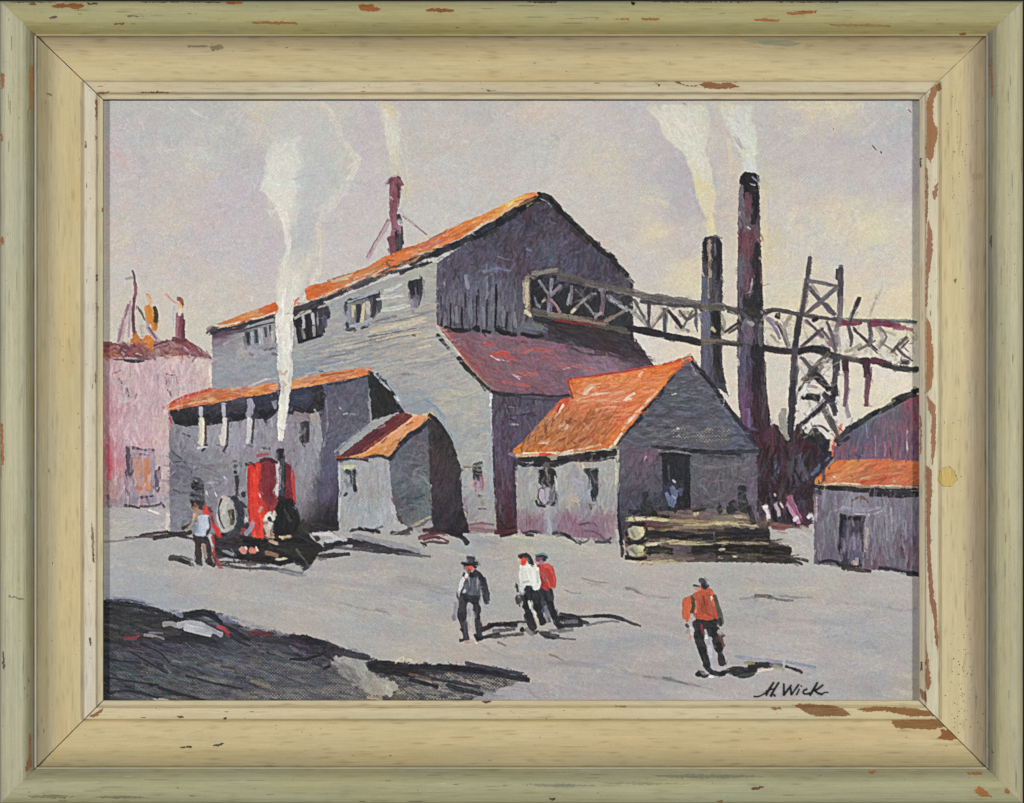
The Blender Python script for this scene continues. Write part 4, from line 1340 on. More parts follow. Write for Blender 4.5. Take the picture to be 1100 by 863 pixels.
# shadowed bay inside the mill end
fill(br, '568,300 575,294 600,296 630,304 660,310 678,318 678,360 650,354 610,346 570,338', [(580,310,'25262a'),(600,320,'2b2c30'),(630,320,'282a2c'),(650,340,'303034'),(665,340,'34343a')], ang=80, aj=30, L=8, Wd=3, cov=2.6, j=4, thin=0.1)
CHRD = '''
5 7a6f70~.3 565,298 566,318 567,336
3 b8a88c~.4 563,302 564,325
4 d2c09a~.3 564,335 570,338
4 5c5250~.1 572,294 590,292 610,298
5 62565a 600,298 620,303 640,308
5 7c7568~.2 630,304 655,310 680,316
3 8c8270~.3 650,308 670,312 690,315
3 8d8a80~.2 680,312 700,318 720,322
5 6f6a64~.3 700,320 725,324 752,328
4 565054~.1 690,322 705,324 712,324
4 7f7a70~.4 712,324 735,328 754,330
5 7f7466~.4 752,332 772,328 780,332
4 4a4646~.1 762,330 775,330 792,332
3 565250 782,332 795,336 800,340
4 5c5a58~.1 818,336 830,333 845,335 858,338
3 6c7068~.1 856,338 880,342 905,344
2.6 78807c~.2 895,342 930,344 985,345
4.4 84424e~.1 903,346 915,347 925,346
6 7d3a48~.2 935,346 950,347 966,350
4 94586a~.3 955,350 972,352
6 6a615c~.2 572,334 600,340 640,346
4 7c7466~.3 590,338 620,342
2.4 6f2a30 595,343 620,346 640,349
3 7a3038 615,346 640,350
6 2e2a2e 575,342 600,348 640,354
5 3c3638~.1 600,350 630,354 660,358
6.5 2e2b30 672,353 690,355 710,359
5.5 36343c 700,358 725,362 745,366
6 2f303a 738,364 748,367 754,368
3 6a6450~.3 752,366 772,366 795,370
3 4c4a48~.1 775,368 790,370 800,370
4 34322f~.2 792,368 796,372
4.4 35323a 820,373 832,375 845,376
3.4 5c565a~.2 835,376 850,376
5.5 26242a 858,377 872,374 885,375
5 302e34~.1 872,374 890,379 898,382
4.4 55524f~.1 895,382 915,386 930,388
5.5 4a2f3a 925,388 938,388 950,391
4 7a3c50 938,386 948,388
4.4 49454a 945,391 965,396 985,396
4.4 332830 968,389 976,390
3 5c5852~.1 960,397 985,399
'''
dabs(br, CHRD)
dabs(br, '''
4 6c6070 589,322 590,336
3 8a8490 579,302 584,309 589,316
3 9294a4 593,300 592,308 591,316
3 857c84 602,307 596,313 592,318
4 6f6672 589,316 591,324 592,330
2.6 a07c84 592,322 598,329 602,336
2 73788c 574,318 576,326 580,330
2.4 7c8098 590,326 589,336
2 c8c0a4 583,324 586,322
3 7a7478 614,308 614,316 612,326
2 989aa2 612,316 610,328
1.8 807c84 618,311 624,317 628,322
3 7f7474 636,316 626,324 614,335
2 8f8c8c 640,316 632,318 624,326
2 8c8c94 628,326 636,335 641,343
2.4 d8cba4 614,336 618,332
4 746870 646,310 648,324 646,338
3 8c828c 644,312 650,312
3 8c8890 652,318 662,324 670,330
2.4 a4a2a4 654,322 664,328 674,334
3 8a7c74 670,334 660,340 648,346
3 7a4a4c 640,344 650,348
2 9a8e94 640,340 646,336
2.4 98979a 672,330 684,340 694,350
3 6f686a 680,334 690,344 700,353
3 2b2c30 604,312 606,330
3 6a646c 697,324 697,340 696,352
2.4 98948a 681,338 690,344 698,354
2.4 a39a88 715,332 706,342 698,352
3 8a8684 686,326 682,334 678,336
3 77757e 716,334 716,345 714,356
3 8a898f 708,328 714,334
4 3a383c~.1 718,334 725,342 732,352
3 7e7a74~.3 722,330 730,326
4 8c8578~.5 730,340 738,336 745,340
2 47464e 734,338 738,342
3 7a756c~.3 745,330 749,340 748,350
4 2b282c 751,328 753,334
2 c9b09c 756,330 758,334
3 6b6964~.3 732,352 740,356
3 8f8a7c~.2 775,338 778,348 776,360
2.4 5c5860 794,338 796,350
3 3c363c 796,348 790,353 783,358
2.6 4f4850 797,336 802,340 806,344
3 5f5b60~.2 817,348 816,360 818,372
2.4 6d6566 818,344 824,338 828,334
5 302f34 834,339 837,340
3 857f92 826,342 832,346 836,350
2.6 7d6a74 834,346 840,358 846,370
2 8f8480 838,348 844,360 848,372
2.4 8a8678~.2 828,360 836,368
2.4 a49c88~.2 850,336 845,344 846,352
5 d4cdb8 826,350 834,356 840,366
4 cfcab8 822,358 828,366
4 c9c4b0 848,350 850,362
5 33313a 874,344 877,342
2.4 77717a 864,345 872,350 880,356
2.4 65505a 884,354 874,362 862,371
1.6 322c34 880,356 870,364 860,372
2.4 8a6a72 876,358 886,364 892,372
3 6a6068 890,350 894,362 897,378
3 d8d2cc~.1 905,350 906,362 905,378
2 423c46 917,354 928,364 940,374
1.4 4a444c 922,358 935,372 943,380
3 948c84~.2 925,370 915,376 908,378
3 5f5a64 912,350 914,360 915,368
4 64606a~.1 934,348 936,360 934,370
3 9a9490~.2 940,350 948,362 944,372
2.4 837c74 946,368 958,376 964,382
2.6 8a8270 974,362 966,368 962,374 956,380
1.6 5e585c 975,363 968,370 976,378
1.4 6f6a68 962,374 972,384
3 b0a69a~.3 950,356 962,360
''')
sup = Part('trestle_leg', br, 'dark hanging supports under the bridge deck')
dabs(sup, '''
6 2e303a 899,386 898,392 899,398
6 4a2f3c 908,386 908,394 909,400
3 7d6270 910,400 909,415 908,430
4 8a8090~.4 910,420 909,436 912,448
7 4a2e3a 930,386 931,396 932,404
4 7a5464~.1 934,404 931,418 930,430
3 a06e70~.4 930,425 932,436
2 6a4a58~.2 936,395 935,410
''')

hf = Part('painted_headframe', None, 'grey timber headframe tower crossing the bridge')
dabs(hf, '''
3 5c585c~.1 870,276 868,290 866,305
5 8d8880~.3 866,300 863,320 860,338
4 5c565c 868,300 865,320 861,340
5 37323a 858,340 857,355 855,372
5 6a656a~.1 855,372 854,395 852,415
5 4c464e~.1 856,395 853,415 852,435
6 3c3842 852,410 851,422 853,434
5 3a3642~.1 852,432 850,452 850,475
4 2c2a32 900,300 902,290 903,286
4 232428 900,290 900,298
5 6f6a70~.1 903,286 903,305 902,320
5 786d78~.3 902,315 903,330 902,345
4 5e5a64~.1 900,345 898,365 897,385
5 8a858c~.2 898,355 900,372
3 756f72 869,302 880,304 898,307
2.4 8f8a84~.3 872,303 888,304
3.4 6a646c 868,308 878,320 887,330 895,338
3.4 7d757a 899,308 888,318 876,328 866,337
2 5a525c 870,312 882,325
3 8a8580~.3 872,306 878,314
4 777074~.1 912,346 918,333 923,322
3.4 4a444c 917,334 921,326 924,320
2 b9b0a4~.3 934,340 940,325 948,308
2 aaa39c~.4 936,335 942,320
4 6e6870~.1 862,385 872,396 882,404
4 55505a 868,395 880,408 890,418
5 2b2830 876,406 884,413 891,419
3 7a7268 892,385 880,398 868,410
3 6c6460 880,398 868,412 859,424
2 4c4650 876,396 866,406
3 8d8880~.2 862,386 868,394
4 201e22 862,427 870,428 880,430
3 2a282c 861,425 873,426
4 33303a 893,426 882,438 870,448
4 3a343c 880,440 868,450 858,458
2 7a7480 890,424 878,436
4 39343e 885,422 894,432 898,442
4 4a4650 898,400 897,415 896,430
3 2a2a32 898,415 899,425
4 8b8578~.4 884,436 890,450 896,462
4 5a545a~.3 888,440 894,452 900,464
3 9a948a~.3 872,440 880,446
3 c8c2c0~.1 870,456 878,458 884,464
2 3c3a40 872,458 882,458 890,464
5 d8d4d0 866,414 858,430
6 ddd6cc 862,440 868,446
5 7e7c74~.4 842,440 843,455 844,468
4 8a8880~.3 838,446 840,462
3 746c68~.3 848,444 848,464
4 d9d5d2~.1 882,410 892,402
3 cf7a50 904,456 901,464 898,472
2.4 d8604a 897,470 895,480 894,490
2.4 e0c098 893,474 892,484
2 b05038 902,460 906,464
''')

# ------------------------------------------------ mauve building and orange shed at the right edge
rb = Part('painted_building', None, 'mauve plank building with dark roof line at the right edge')
fill(rb, '896,482 906,468 925,455 950,441 975,428 992,422 992,496 896,496',
 [(905,478,'5f5068'),(905,490,'70506a'),(920,475,'5c5a6c'),(930,460,'585c6e'),(945,465,'625a6c'),(960,455,'6a5c6c'),(965,445,'62606c'),(975,450,'804c5c'),(980,440,'874a58'),(960,480,'7a5468'),(975,480,'74506c'),(940,485,'705a74'),(925,490,'7a5a74'),(985,470,'6c4860')],
 ang=88, aj=9, L=13, Wd=2.6, cov=3, j=6, thin=0.06)
dabs(rb, '''
2 a8505c 962,452 962,468
2 93485a 978,440 979,456
1.4 b9a8b4~.1 974,462 974,484
1.4 8c7c94 940,468 941,490
2 8a7890~.1 950,475 951,490
1.4 5a3040 956,480 957,492
3 8c4a5c~.1 900,485 905,480
3 4c3a50 912,490 918,488 924,491
1.6 7c88a0~.1 930,452 932,470
''')
dabs(Part('roof_edge', rb), '5.4 23242c 898,474 908,464 920,456\n5.4 23262c 914,460 930,450 945,441\n5 202228 938,446 955,437 968,429\n6 1f2126 960,432 973,426 983,423\n5 1c1c20 980,421 990,419\n4 2a2c36 900,478 912,470\n2.6 6a6d78~.2 925,458 940,449 960,440')
rs = Part('painted_shed', None, 'grey plank shed with orange roof and dark doorway at the right edge')
fill(rs, '875,526 992,530 992,618 960,614 920,610 874,606',
 [(880,540,'736a7c'),(880,580,'6c6672'),(885,600,'60586a'),(895,560,'706c76'),(895,540,'746e7c'),(920,540,'857f90'),(940,550,'746e7c'),(950,580,'72707c'),(960,560,'7c7884'),(940,600,'6a5a68'),(975,560,'706d7a'),(985,580,'62586a'),(975,590,'5c4854'),(960,605,'6a6874'),(975,600,'70606c')],
 ang=89, aj=6, L=16, Wd=2.6, cov=3, j=5, thin=0.08)
dabs(rs, '''
2.6 9690a4 897,549 906,546 915,547
4 9a94a8 905,546 925,548 945,546
2 a8a2b4 918,552 935,553 948,549
2.4 66503f~.1 915,538 925,534 933,540
2 8f8a98~.1 952,550 953,580
1.6 a09cac~.1 957,545 958,570
2.6 5c3a44 968,575 969,590 972,600
3 5c4050 975,600 976,612
3 28242e 880,604 892,602 902,606
4 26232a 900,605 912,607 925,608
3.4 3a2c30 905,610 920,612 935,614
3.4 2c2830 945,610 960,612 985,616
4 24222a 975,616 988,618
2 8a8698 930,556 929,570
2.6 6a4452 945,588 946,600
1.6 b4a0b0~.1 877,534 877,560
''')
dr = Part('door', rs)
fill(dr, '902,556 929,556 928,600 924,606 904,606 901,590', [(906,570,'3c3a4a'),(915,565,'45424f'),(924,570,'363440'),(918,580,'6a6480'),(916,595,'605c74'),(908,598,'33303c')], ang=88, aj=10, L=10, Wd=2.6, cov=3, j=6)
dabs(dr, '''
5 1d1c1f 903,554 912,557 929,556
4 22222a 904,556 903,575 902,595
3 2a2833 926,560 927,580 928,600
3 7a7292 918,578 917,590
3 9a9098 920,600 920,606
4 b0a090 916,604 920,606
3.4 b5a69a 931,568 931,580 929,592
2.4 5c5a74 936,575 936,592
''')
r = Part('roof', rs)
fill(r, '873,519 884,506 897,495 915,494 945,493 975,495 992,497 992,521 950,522 910,521 885,520', [(885,512,'d0743a'),(900,502,'cf6c38'),(900,514,'c88a5a'),(920,500,'cc8448'),(930,510,'b9704c'),(945,500,'c86440'),(960,508,'c47a54'),(975,502,'cc6e44'),(985,515,'b5583c'),(950,518,'c85a3c')], ang=22, aj=16, L=11, Wd=2.6, cov=3, j=8)
dabs(r, '''
3 d8743a 878,516 888,506 898,498
1.4 e6c8a0 896,512 900,515
1.8 a05a40 915,512 930,504 942,500
1.4 d8b088 925,514 938,511 950,508
2.4 c44a38 925,518 940,516 952,513
2.4 c85038 940,506 955,502
1.4 e8cbb4 885,521 905,519 925,521
1.4 e0b8a0 935,522 960,522 985,523
2 d88a3e 908,500 916,496
2 ca6c48 965,496 985,498
1.6 8a5240 945,518 952,514
2 b0765c 955,512 968,502
''')
dabs(Part('roof_edge', rs), '4 24211f 872,522 885,524 905,525\n5.4 201f22 890,524 920,526 950,529\n6.4 24232a 935,530 960,531 988,531\n4 2a2622 873,523 874,530\n2.4 26242a 940,525 965,526 988,526')

# ------------------------------------------------ the cottage with the big orange roof
ct = Part('painted_cottage', None, 'grey cottage with broad bright orange roof')
fill(ct, '742,384 752,394 764,408 778,428 792,449 806,470 816,485 814,520 815,562 740,566 680,572 664,584 662,520 661,485 684,448 716,412',
 [(742,395,'5a5b66'),(735,410,'595a66'),(720,425,'54535f'),(750,420,'595a66'),(700,440,'525460'),(690,460,'535662'),(730,440,'55535f'),(760,440,'565665'),(780,450,'5a5c6c'),(700,465,'555862'),(740,460,'56555f'),(770,465,'5c5a62'),(800,475,'5c5e72'),(690,478,'585862'),
  (670,500,'5a5866'),(685,495,'685664'),(695,490,'6a5468'),(675,540,'4c4a5a'),(668,570,'3c3a46'),(700,520,'565360'),(750,510,'5c5d62'),(770,520,'5a555e'),(790,500,'5e5f66'),(780,540,'625a64'),(800,530,'64586a'),(760,550,'4f4c50'),(700,545,'34343a')],
 ang=lambda x, y: 8 if y < 486 else 80, aj=20, L=12, Wd=3, cov=3, j=4, thin=0.2)
fill(ct, '690,458 770,456 785,476 690,478', '5a5a60', ang=2, aj=8, L=10, Wd=2, cov=1.2, j=6, thin=0.55, base=False)
fill(ct, '722,458 784,458 788,474 722,478', '58565c', ang=2, aj=8, L=10, Wd=2, cov=1.2, j=6, thin=0.9, base=False)
fill(ct, '718,418 760,418 775,440 700,440', '565864', ang=2, aj=8, L=10, Wd=2, cov=1.2, j=6, thin=0.35, base=False)
dabs(ct, '''
5 23262e 731,392 722,402 713,414
5 1f232b 716,410 706,424 695,436
5 1d2026 698,432 688,444 678,456
4.4 20242e 682,452 672,465 662,478
3 4c6070 686,446 680,452 674,460
3 3f586e 670,466 666,472
4 22242c 690,448 684,454 676,458
2 2b2e3a 700,430 706,424 712,420
4 24303c~.1 712,420 706,428
4 23252d 742,384 748,394 756,402
4 22242c 753,400 764,412 775,428
4 24252e 772,424 782,438 792,450
4.4 2f303c 788,446 800,462 812,478
3.4 505468 782,448 796,466 808,480
2 727488~.2 750,416 764,422 770,424
1.6 6f7186~.2 768,426 778,440 790,456
1.2 8e90a0 742,392 748,402
2 75778a~.1 732,410 740,411
2.4 34363f 705,432 712,434 720,434
2.4 31333c 695,456 708,459 720,458
2 44464f 715,442 730,440
1.4 d2cfa0~.3 722,424 726,423
1.6 c8c8d0~.2 727,460 729,461
3 23242a 700,480 730,482 760,485
4 25272d 735,484 765,486 795,488
4 34373c~.1 760,486 790,485 815,485
2 8a8c90~.2 708,484 725,486 740,487
2.4 3c3e46 760,490 785,492 795,490
1.6 b5b0a0 662,487 664,500 663,520
3 2b2a34 664,520 664,550 666,575
4 1f1e26 664,560 666,575 668,585
4 7a5a70~.2 690,490 700,492
1.6 a8a0ae 692,494 694,490
5 6a546c~.2 676,500 684,504
2 6c5f6a~.3 765,518 780,516
3 6a6c72~.3 745,500 770,502 800,498
4 5f6064~.2 755,540 770,536
5 6a5a6c~.3 795,540 805,545
2.4 3a2c38 814,490 815,520 814,550
''')
dr = Part('door', ct, 'dark doorway with a pale blue figure in it')
fill(dr, '711,487 741,490 742,548 712,548', [(716,495,'22242a'),(730,495,'2a2b30'),(718,530,'3c3c4c'),(730,520,'25262c'),(738,540,'24252a')], ang=88, aj=8, L=10, Wd=3, cov=3, j=4, thin=0.1)
dabs(dr, '''
3 202228 708,488 722,488 742,490
2 4a4b52 718,500 719,515
3 7a80a8~.1 716,530 720,538
4 666c8c 722,524 726,532 724,540
5 5c6282 718,534 722,544
2.4 8c90ac 722,536 725,535
2 c4c4c4 723,516 725,518
3 6c6c84 728,528 732,526
3 3a3a44 731,520 734,526
6 202228 737,528 738,540 737,546
5 22232a 720,545 723,550
''')
fw = Part('front_wall', ct, 'pale front wall with mauve lower half')
fill(fw, '554,498 600,492 661,488 663,520 663,560 665,584 652,584 630,578 600,576 556,571',
 [(560,510,'9a9c9e'),(558,540,'a3a29e'),(572,520,'9ca0a0'),(570,545,'9a9b9c'),(590,545,'9ba0a8'),(600,510,'a3a4a4'),(605,530,'a09f9c'),(612,535,'b0a494'),(625,525,'949cab'),(620,510,'9a9ca4'),(625,498,'b0a898'),(650,505,'a5a4a0'),(655,525,'a2a09c'),(650,540,'9a969a'),
  (562,562,'86707c'),(575,560,'80606e'),(590,562,'8d90a0'),(591,575,'8f92a0'),(602,560,'836474'),(615,565,'8a6c7c'),(635,568,'846478'),(640,575,'7a5f70'),(654,555,'8c7480'),(655,575,'9a8a90'),(630,552,'908894'),(645,550,'8c7e88')],
 ang=88, aj=12, L=11, Wd=2.8, cov=3, j=5)
scumble(fw, '556,556 585,552 584,572 558,572', '84586a 7a5064 95788a', 40, L=8, Wd=1.4, ang=85, aj=20, j=5, thin=0.1)
scumble(fw, '598,552 645,556 652,580 602,572', '84586a 7a5064 95788a 8a7080', 70, L=9, Wd=1.4, ang=80, aj=25, j=5, thin=0.1)
dabs(fw, '''
2 6a4a5c 622,564 634,562 645,566
2 6f4f62 628,570 640,572 650,580
1.6 8f6878 650,545 652,560 654,572
2.6 cfc8b0 626,498 628,503
1.6 d8ceac 660,492 662,505 662,520
2 c8bda8~.1 646,494 650,496
3 a89b8a~.1 604,508 606,514
4 b8a48c~.1 616,535 621,538
2 b9b4a8 554,506 555,520
3 b9b8b0~.1 662,570 664,580
2.4 2f3038 562,573 570,571 577,573
3 31343b 565,574 573,575
3 3b3a42 594,573 604,573 612,576
3.4 34343c 606,574 616,580 624,584
2 5a5560 618,580 626,583 632,580
2 2f2e36 652,580 656,584
2.4 44404a 640,582 650,583 656,578
3 a7aab0~.1 588,555 590,565 590,574
2.4 8c7280 640,560 650,575
''')
wn = Part('window', fw, 'window with pale oval curtains')
dabs(wn, '''
14 2a2a2c 585,506 590,512 586,520
7 28292b 581,507 581,518
7 2c2c2e 593,508 594,518
2 a8a4a4 584,521 586,526
9 54525f 584,526 585,535 584,541
8 4c4c58 593,525 594,535 592,542
4.4 b8acc0 582,527 582,534 585,540
3.4 a9a0b4 588,525 588,538
4 72737e 593,528 593,538
1.4 2a2a30 579,526 578,534 582,541
2.4 28292f 576,538 578,543 586,544
1.6 1f2026 592,543 597,540
1.4 c8c4c4 596,512 598,522 597,528
2 9a9aa0 577,505 577,530
''')
wn = Part('window', fw, 'narrow dark window with small hood')
dabs(wn, '''
4 2a2e30 628,505 634,505 642,505
5 303438 630,506 634,511
7 2c3034 638,507 639,520 638,532
5 33373a 637,528 638,538
2.4 50525c 633,512 633,525
2.6 3a3c44 634,542 635,547
2.4 50525a 638,542 637,546
''')
r = Part('roof', ct, 'broad bright orange roof with thick pale strokes')
fill(r, '608,408 620,406 640,404 665,400 690,396 712,391 733,386 742,383 745,386 732,394 720,406 706,424 690,441 678,457 668,468 660,479 655,481 630,484 600,488 575,491 560,492 547,488 558,477 570,465 582,452 594,438 602,430 614,427 612,418',
 [(612,415,'d4682e'),(625,412,'d8763c'),(640,410,'da7c44'),(660,410,'d97c48'),(690,405,'d97438'),(715,395,'d9702f'),(735,388,'c8583a'),(615,430,'cf7a4a'),(630,425,'d8845c'),(660,425,'d5805c'),(690,425,'db7238'),(680,440,'dd7040'),(650,440,'c2704c'),(605,435,'d0553a'),
  (600,450,'c6764a'),(590,455,'c07850'),(615,450,'bd7048'),(640,445,'b8683e'),(655,450,'b5683e'),(630,460,'b66a46'),(600,468,'b06c3c'),(580,475,'bf7030'),(570,470,'ba7440'),(560,482,'c8742c'),(585,485,'c4682c'),(610,480,'ad6030'),(640,470,'c46238'),(650,475,'d26a34'),(665,460,'dc7434'),(630,478,'b86a3c'),(670,445,'cf5f42')],
 ang=lambda x, y: 12 if y < 432 else 45, aj=16, L=15, Wd=3, cov=3.2, j=6, streak=8)
scumble(r, '620,445 660,440 665,460 630,475', 'a05a3c c87850 8a5236 d08a60', 90, L=15, Wd=1.3, ang=52, aj=8, j=5, thin=0.1)
scumble(r, '565,470 610,450 610,480 560,485', 'a8703c c88a58 966038', 50, L=12, Wd=1.3, ang=40, aj=14, j=5, thin=0.1)
dabs(r, '''
1.6 a83a34 608,408 630,405 660,401 690,396
2 b24438 640,403 670,399 705,393
2 9c3a30 610,409 612,418 615,428
1.4 a33c30 712,392 728,387 742,383
4 e0ad84 626,424 630,418 636,414
3 e8c3a0 628,423 636,416
1.6 e6ae88 636,414 645,412
2 e8b898 620,430 640,424 665,422
1.6 e3a888 620,432 645,430 670,432
2.4 e2a078 640,440 655,438 668,438
3 f0d6b4 672,430 676,426 681,423
1.4 f3e0c0 670,430 678,428
1.4 e9b68e 686,402 688,405
2 ecb592 690,400 686,404
3.4 b84038 658,442 664,443 668,440
2 c44a34 702,408 695,412
3 cf4a34 598,442 604,434 610,430
3.4 f0d6bc 601,444 602,440 605,435
1.6 ecd0b4 596,450 599,445
5 ddb99c 602,459 607,459 610,457
2 c49478 600,461 612,462
3 5c3a30 608,452 612,454 616,452
1.4 4a2e28 612,450 618,452
2 dcae8a 580,474 586,476 592,474
1.4 ecc8a8 578,476 588,477
2.4 8a5a40 580,470 585,467
1.2 6a3a2c 600,474 608,470 612,464
1.4 5a3830 614,474 620,478
2 d89870 628,456 632,461
1.6 7c4630 646,440 640,448 632,455
1.4 8a5236 660,448 655,458 648,466
2.4 e07a3a 668,456 660,468 654,476
2 eac0a0 677,448 674,452 668,458
1.8 f2e0c0 560,487 585,487 610,486
2.6 d8b890 547,488 562,490 582,490
2.4 d0452c 580,488 592,488
2 e8c8a4 605,486 625,482 645,478
2.4 d9cfae 600,489 630,486 655,483
2 ead8b8 655,482 663,473 668,466
1.6 ece0c8 668,462 680,448 690,436
1.8 d8d2bc 690,438 698,428 706,420
2.4 b8342c 663,452 670,450
2.4 e8862e 700,424 712,410 724,398
2.4 e8722c 705,398 720,394 735,388
2 d8502c 715,392 730,388
1.6 c9a088 733,387 742,384
''')
dabs(Part('roof_edge', ct, 'dark shade line under the orange roof'), '''
5 232126 554,494 570,494 590,493
6 26242a 575,497 595,498 610,494
7 2a272e 600,494 625,491 650,489
7 25232a 630,490 650,488 661,486
3 2c2a30 552,493 554,500
3.6 1f2026 556,498 568,500 580,500
1.6 8a8a88 550,490 556,492
2.4 3b3038 588,500 596,502
2.4 33303a 620,495 640,495 660,492
1.6 b9b5a8 664,484 664,494
''')

# ------------------------------------------------ lumber stack
lp = Part('painted_log_pile', None, 'stack of logs with cream cut ends beside the cottage')
fill(lp, '672,556 700,550 740,548 780,546 812,556 826,566 828,582 850,588 850,606 800,604 740,604 690,604 676,600 670,580',
 [(690,560,'54464a'),(720,556,'6a5a5a'),(760,552,'6c5f62'),(800,556,'6a5e5c'),(700,565,'6a4c4c'),(740,566,'8c7a68'),(790,564,'a08f74'),(740,576,'3a3338'),(800,576,'2b2a30'),(720,588,'6a5a58'),(780,594,'2e2c2c'),(830,590,'343230'),(700,600,'7a6c64'),(780,602,'665f5c'),(830,600,'4c4844')],
 ang=-1, aj=5, L=16, Wd=2.6, cov=3, j=5, thin=0.22)
dabs(lp, '''
5 222228 676,550 690,551 705,552
4 1f2024 690,553 705,554 718,556
7 2b2c32 690,542 696,546 708,544
6 2c2d30 693,530 694,538 692,546
5 2a2b2e 698,540 710,542
3.4 c9bb88 676,558 695,557 718,559
2.4 d8cc9c 684,557 700,557
3 a08868 720,560 745,560 775,562
3 6e4040 690,565 705,567 722,567
3 b5a27c~.1 735,565 765,563 795,562
3 c4b48c~.1 770,562 795,562 812,564
2 d8cfb0 800,563 808,565
3 8a765c 700,570 730,567 760,567
2 9a8258~.2 695,568 715,569
7 1f1e20 696,575 720,574 745,576
6 211f22 720,576 745,577 765,577
3 4a3c38 750,570 770,570 785,572
8 26252c 780,572 800,571 824,572
8 232226 770,576 795,576 824,578
3 c9be8e~.1 696,586 712,582 735,582
3 bcae80~.1 720,583 750,584 780,584
2.4 a89a70~.2 775,583 800,584 825,584
4 d0c8a0~.1 695,585 705,584
7 1e1d1e 696,592 710,590 722,593
6 5c5260 725,592 735,593
8 1f1e1e 745,592 770,589 795,590
9 1d1c1b 770,592 800,590 830,592
8 201f1e 810,591 830,591 848,592
6 2c2a28~.2 815,600 835,600 850,603
5 3c3a36~.3 770,600 800,601
3 7c6c68~.2 700,598 720,600 745,600
2.4 b8ab84~.1 700,604 720,603 735,605
2 8a4a44 690,605 700,606
2.4 d5cfa8 773,591 778,590
1.8 e0d6b4 772,599 777,599
2 e0dcc8 788,598 791,598
3 d9cc9a 746,553 750,552
2 2a2a28 744,549 752,548 758,547
4 2c2c30 722,546 726,550
6 2b2c2e 772,546 774,550
3 26262a 772,541 774,545
7 2a2b2e 786,540 788,546 782,548
8 2b2c30 797,524 797,535 800,546
5 2a2a2e 804,544 808,556 810,562
4 35302e 792,546 802,550
2.4 c0b090~.2 790,555 802,556
3 2f2e30 850,602 856,604 862,606
''')
for cx, cy, c1, c2 in ((684, 572, 'a9a694', 'cfc596'), (683, 591, '9c9a96', 'c4ba8c')):
    e = Part('log_end', lp)
    fill(e, [(cx + 10 * math.cos(a / 14 * 6.283), cy + (7.4 if cy > 580 else 8) * math.sin(a / 14 * 6.283)) for a in range(14)], [(cx - 5, cy, c1), (cx + 6, cy - 4, c2), (cx + 3, cy + 5, 'c8be8a')], ang=60, aj=50, L=7, Wd=3, cov=3, j=7)
dabs(lp, '''
3.4 1f1f26 673,572 676,580 686,584
4 1d1d24 684,583 692,580 697,576
2.4 22222a 672,582 680,584
3 24242a 672,598 682,600 694,599
4 1f1e22 694,592 698,596
3.4 17171c 682,563 688,564 693,563
2.4 c8c0a0 673,560 680,557 688,558
4 d8d0a4 684,567 688,570
2.4 e3dca0 690,574 692,578
2 3a3842 673,592 676,600
3 34323a 662,582 668,590 668,598
4 a9a9ac~.1 661,580 664,588
2 d8c9a0 676,603 700,605
''')
smudge(6000, 7, 1.7, 1.4, .75)
smudge(4500, 4.5, 1.2, .9, .75, '170,190 985,190 985,620 170,620')
# ================================================================== second sitting: firmer drawing over the first lay-in
def kid(part, name, n=0):
    return [k for k in part.kids if k.name == name][n]
wins = [k for k in mill.kids if k.name == 'window']
w_low, w1, w2, w3, w4 = wins
fill(w1, '263,356 280,351 294,348 294,372 284,377 264,376', [(268,362,'54555f'),(276,360,'7d808c'),(284,360,'8a8c96'),(290,360,'9a968e'),(270,374,'8f8c9a')], ang=86, aj=5, L=8, Wd=2, cov=2, j=5)
dabs(w1, '3.4 2f323c 266,358 267,370\n3 3a3c48 275,355 276,368\n2.6 4a4c58 285,352 286,362\n3 a4a8b4 271,357 271,369\n3.4 a8a8b4 280,354 281,370\n2 4c4d57 290,350 291,360\n3 9894a6 267,376 273,371 276,378\n2.4 7f7a8c 268,380 272,382\n3 a6a4ac 280,376 283,381\n1.6 3c3e48 262,355 278,350 294,347\n2 6a6a74 284,376 296,374\n1.4 b0aca4 292,356 293,368')
fill(w2, '317,341 332,336 350,330 349,350 346,362 332,365 320,368', [(322,350,'25262e'),(335,345,'2a2c36'),(347,345,'454352')], ang=86, aj=5, L=10, Wd=2.4, cov=2, j=4)
dabs(w2, '3 b4b8c4 325.5,340 326.5,352\n3 b9bcc6 336,337 337,348\n2.6 8c8b86 325,354 327,364\n2.6 969488 337,351 338,361\n3 3f3d4b 345,335 346,350 345,358\n4 5c5868~.2 349,340 349,352\n1.4 1e2028 330,338 331,364\n2 1d1e26 319,343 320,366\n2.4 1e2028 321,368 334,364 347,360\n1.6 c0bcae 317,342 326,338 334,335\n1.2 8f8f98 341,336 342,356\n2 b4a49a 343,330 350,328')
fill(w3, '373,327 390,321 408,316 407,334 402,344 388,349 374,352', [(376,338,'9193a0'),(386,338,'424046'),(392,338,'a9a596'),(398,335,'8b8a88'),(404,326,'383a44')], ang=86, aj=5, L=9, Wd=2.2, cov=2, j=5)
dabs(w3, '5 37373f 385,328 386,340 385,348\n3.4 c6c294 379,329 379.5,340\n3 d4c8a0 391,327 390,336 388,346\n3 bdbab2 395,325 396,337\n5 34363f 403,319 402,332 399,342\n2 5e5a60 399,323 399,335\n2.4 2a2d38 371,326 385,321 408,315\n1.8 9fa4b8 374,325 390,319 406,314\n3 a3a6b2 377,351 388,348 400,343\n2.4 282a34 372,354 381,353\n2.4 2c2e38 389,352 397,349\n2 3a3c48 373,345 374,353\n3 8d8f9e 374,335 375,346')
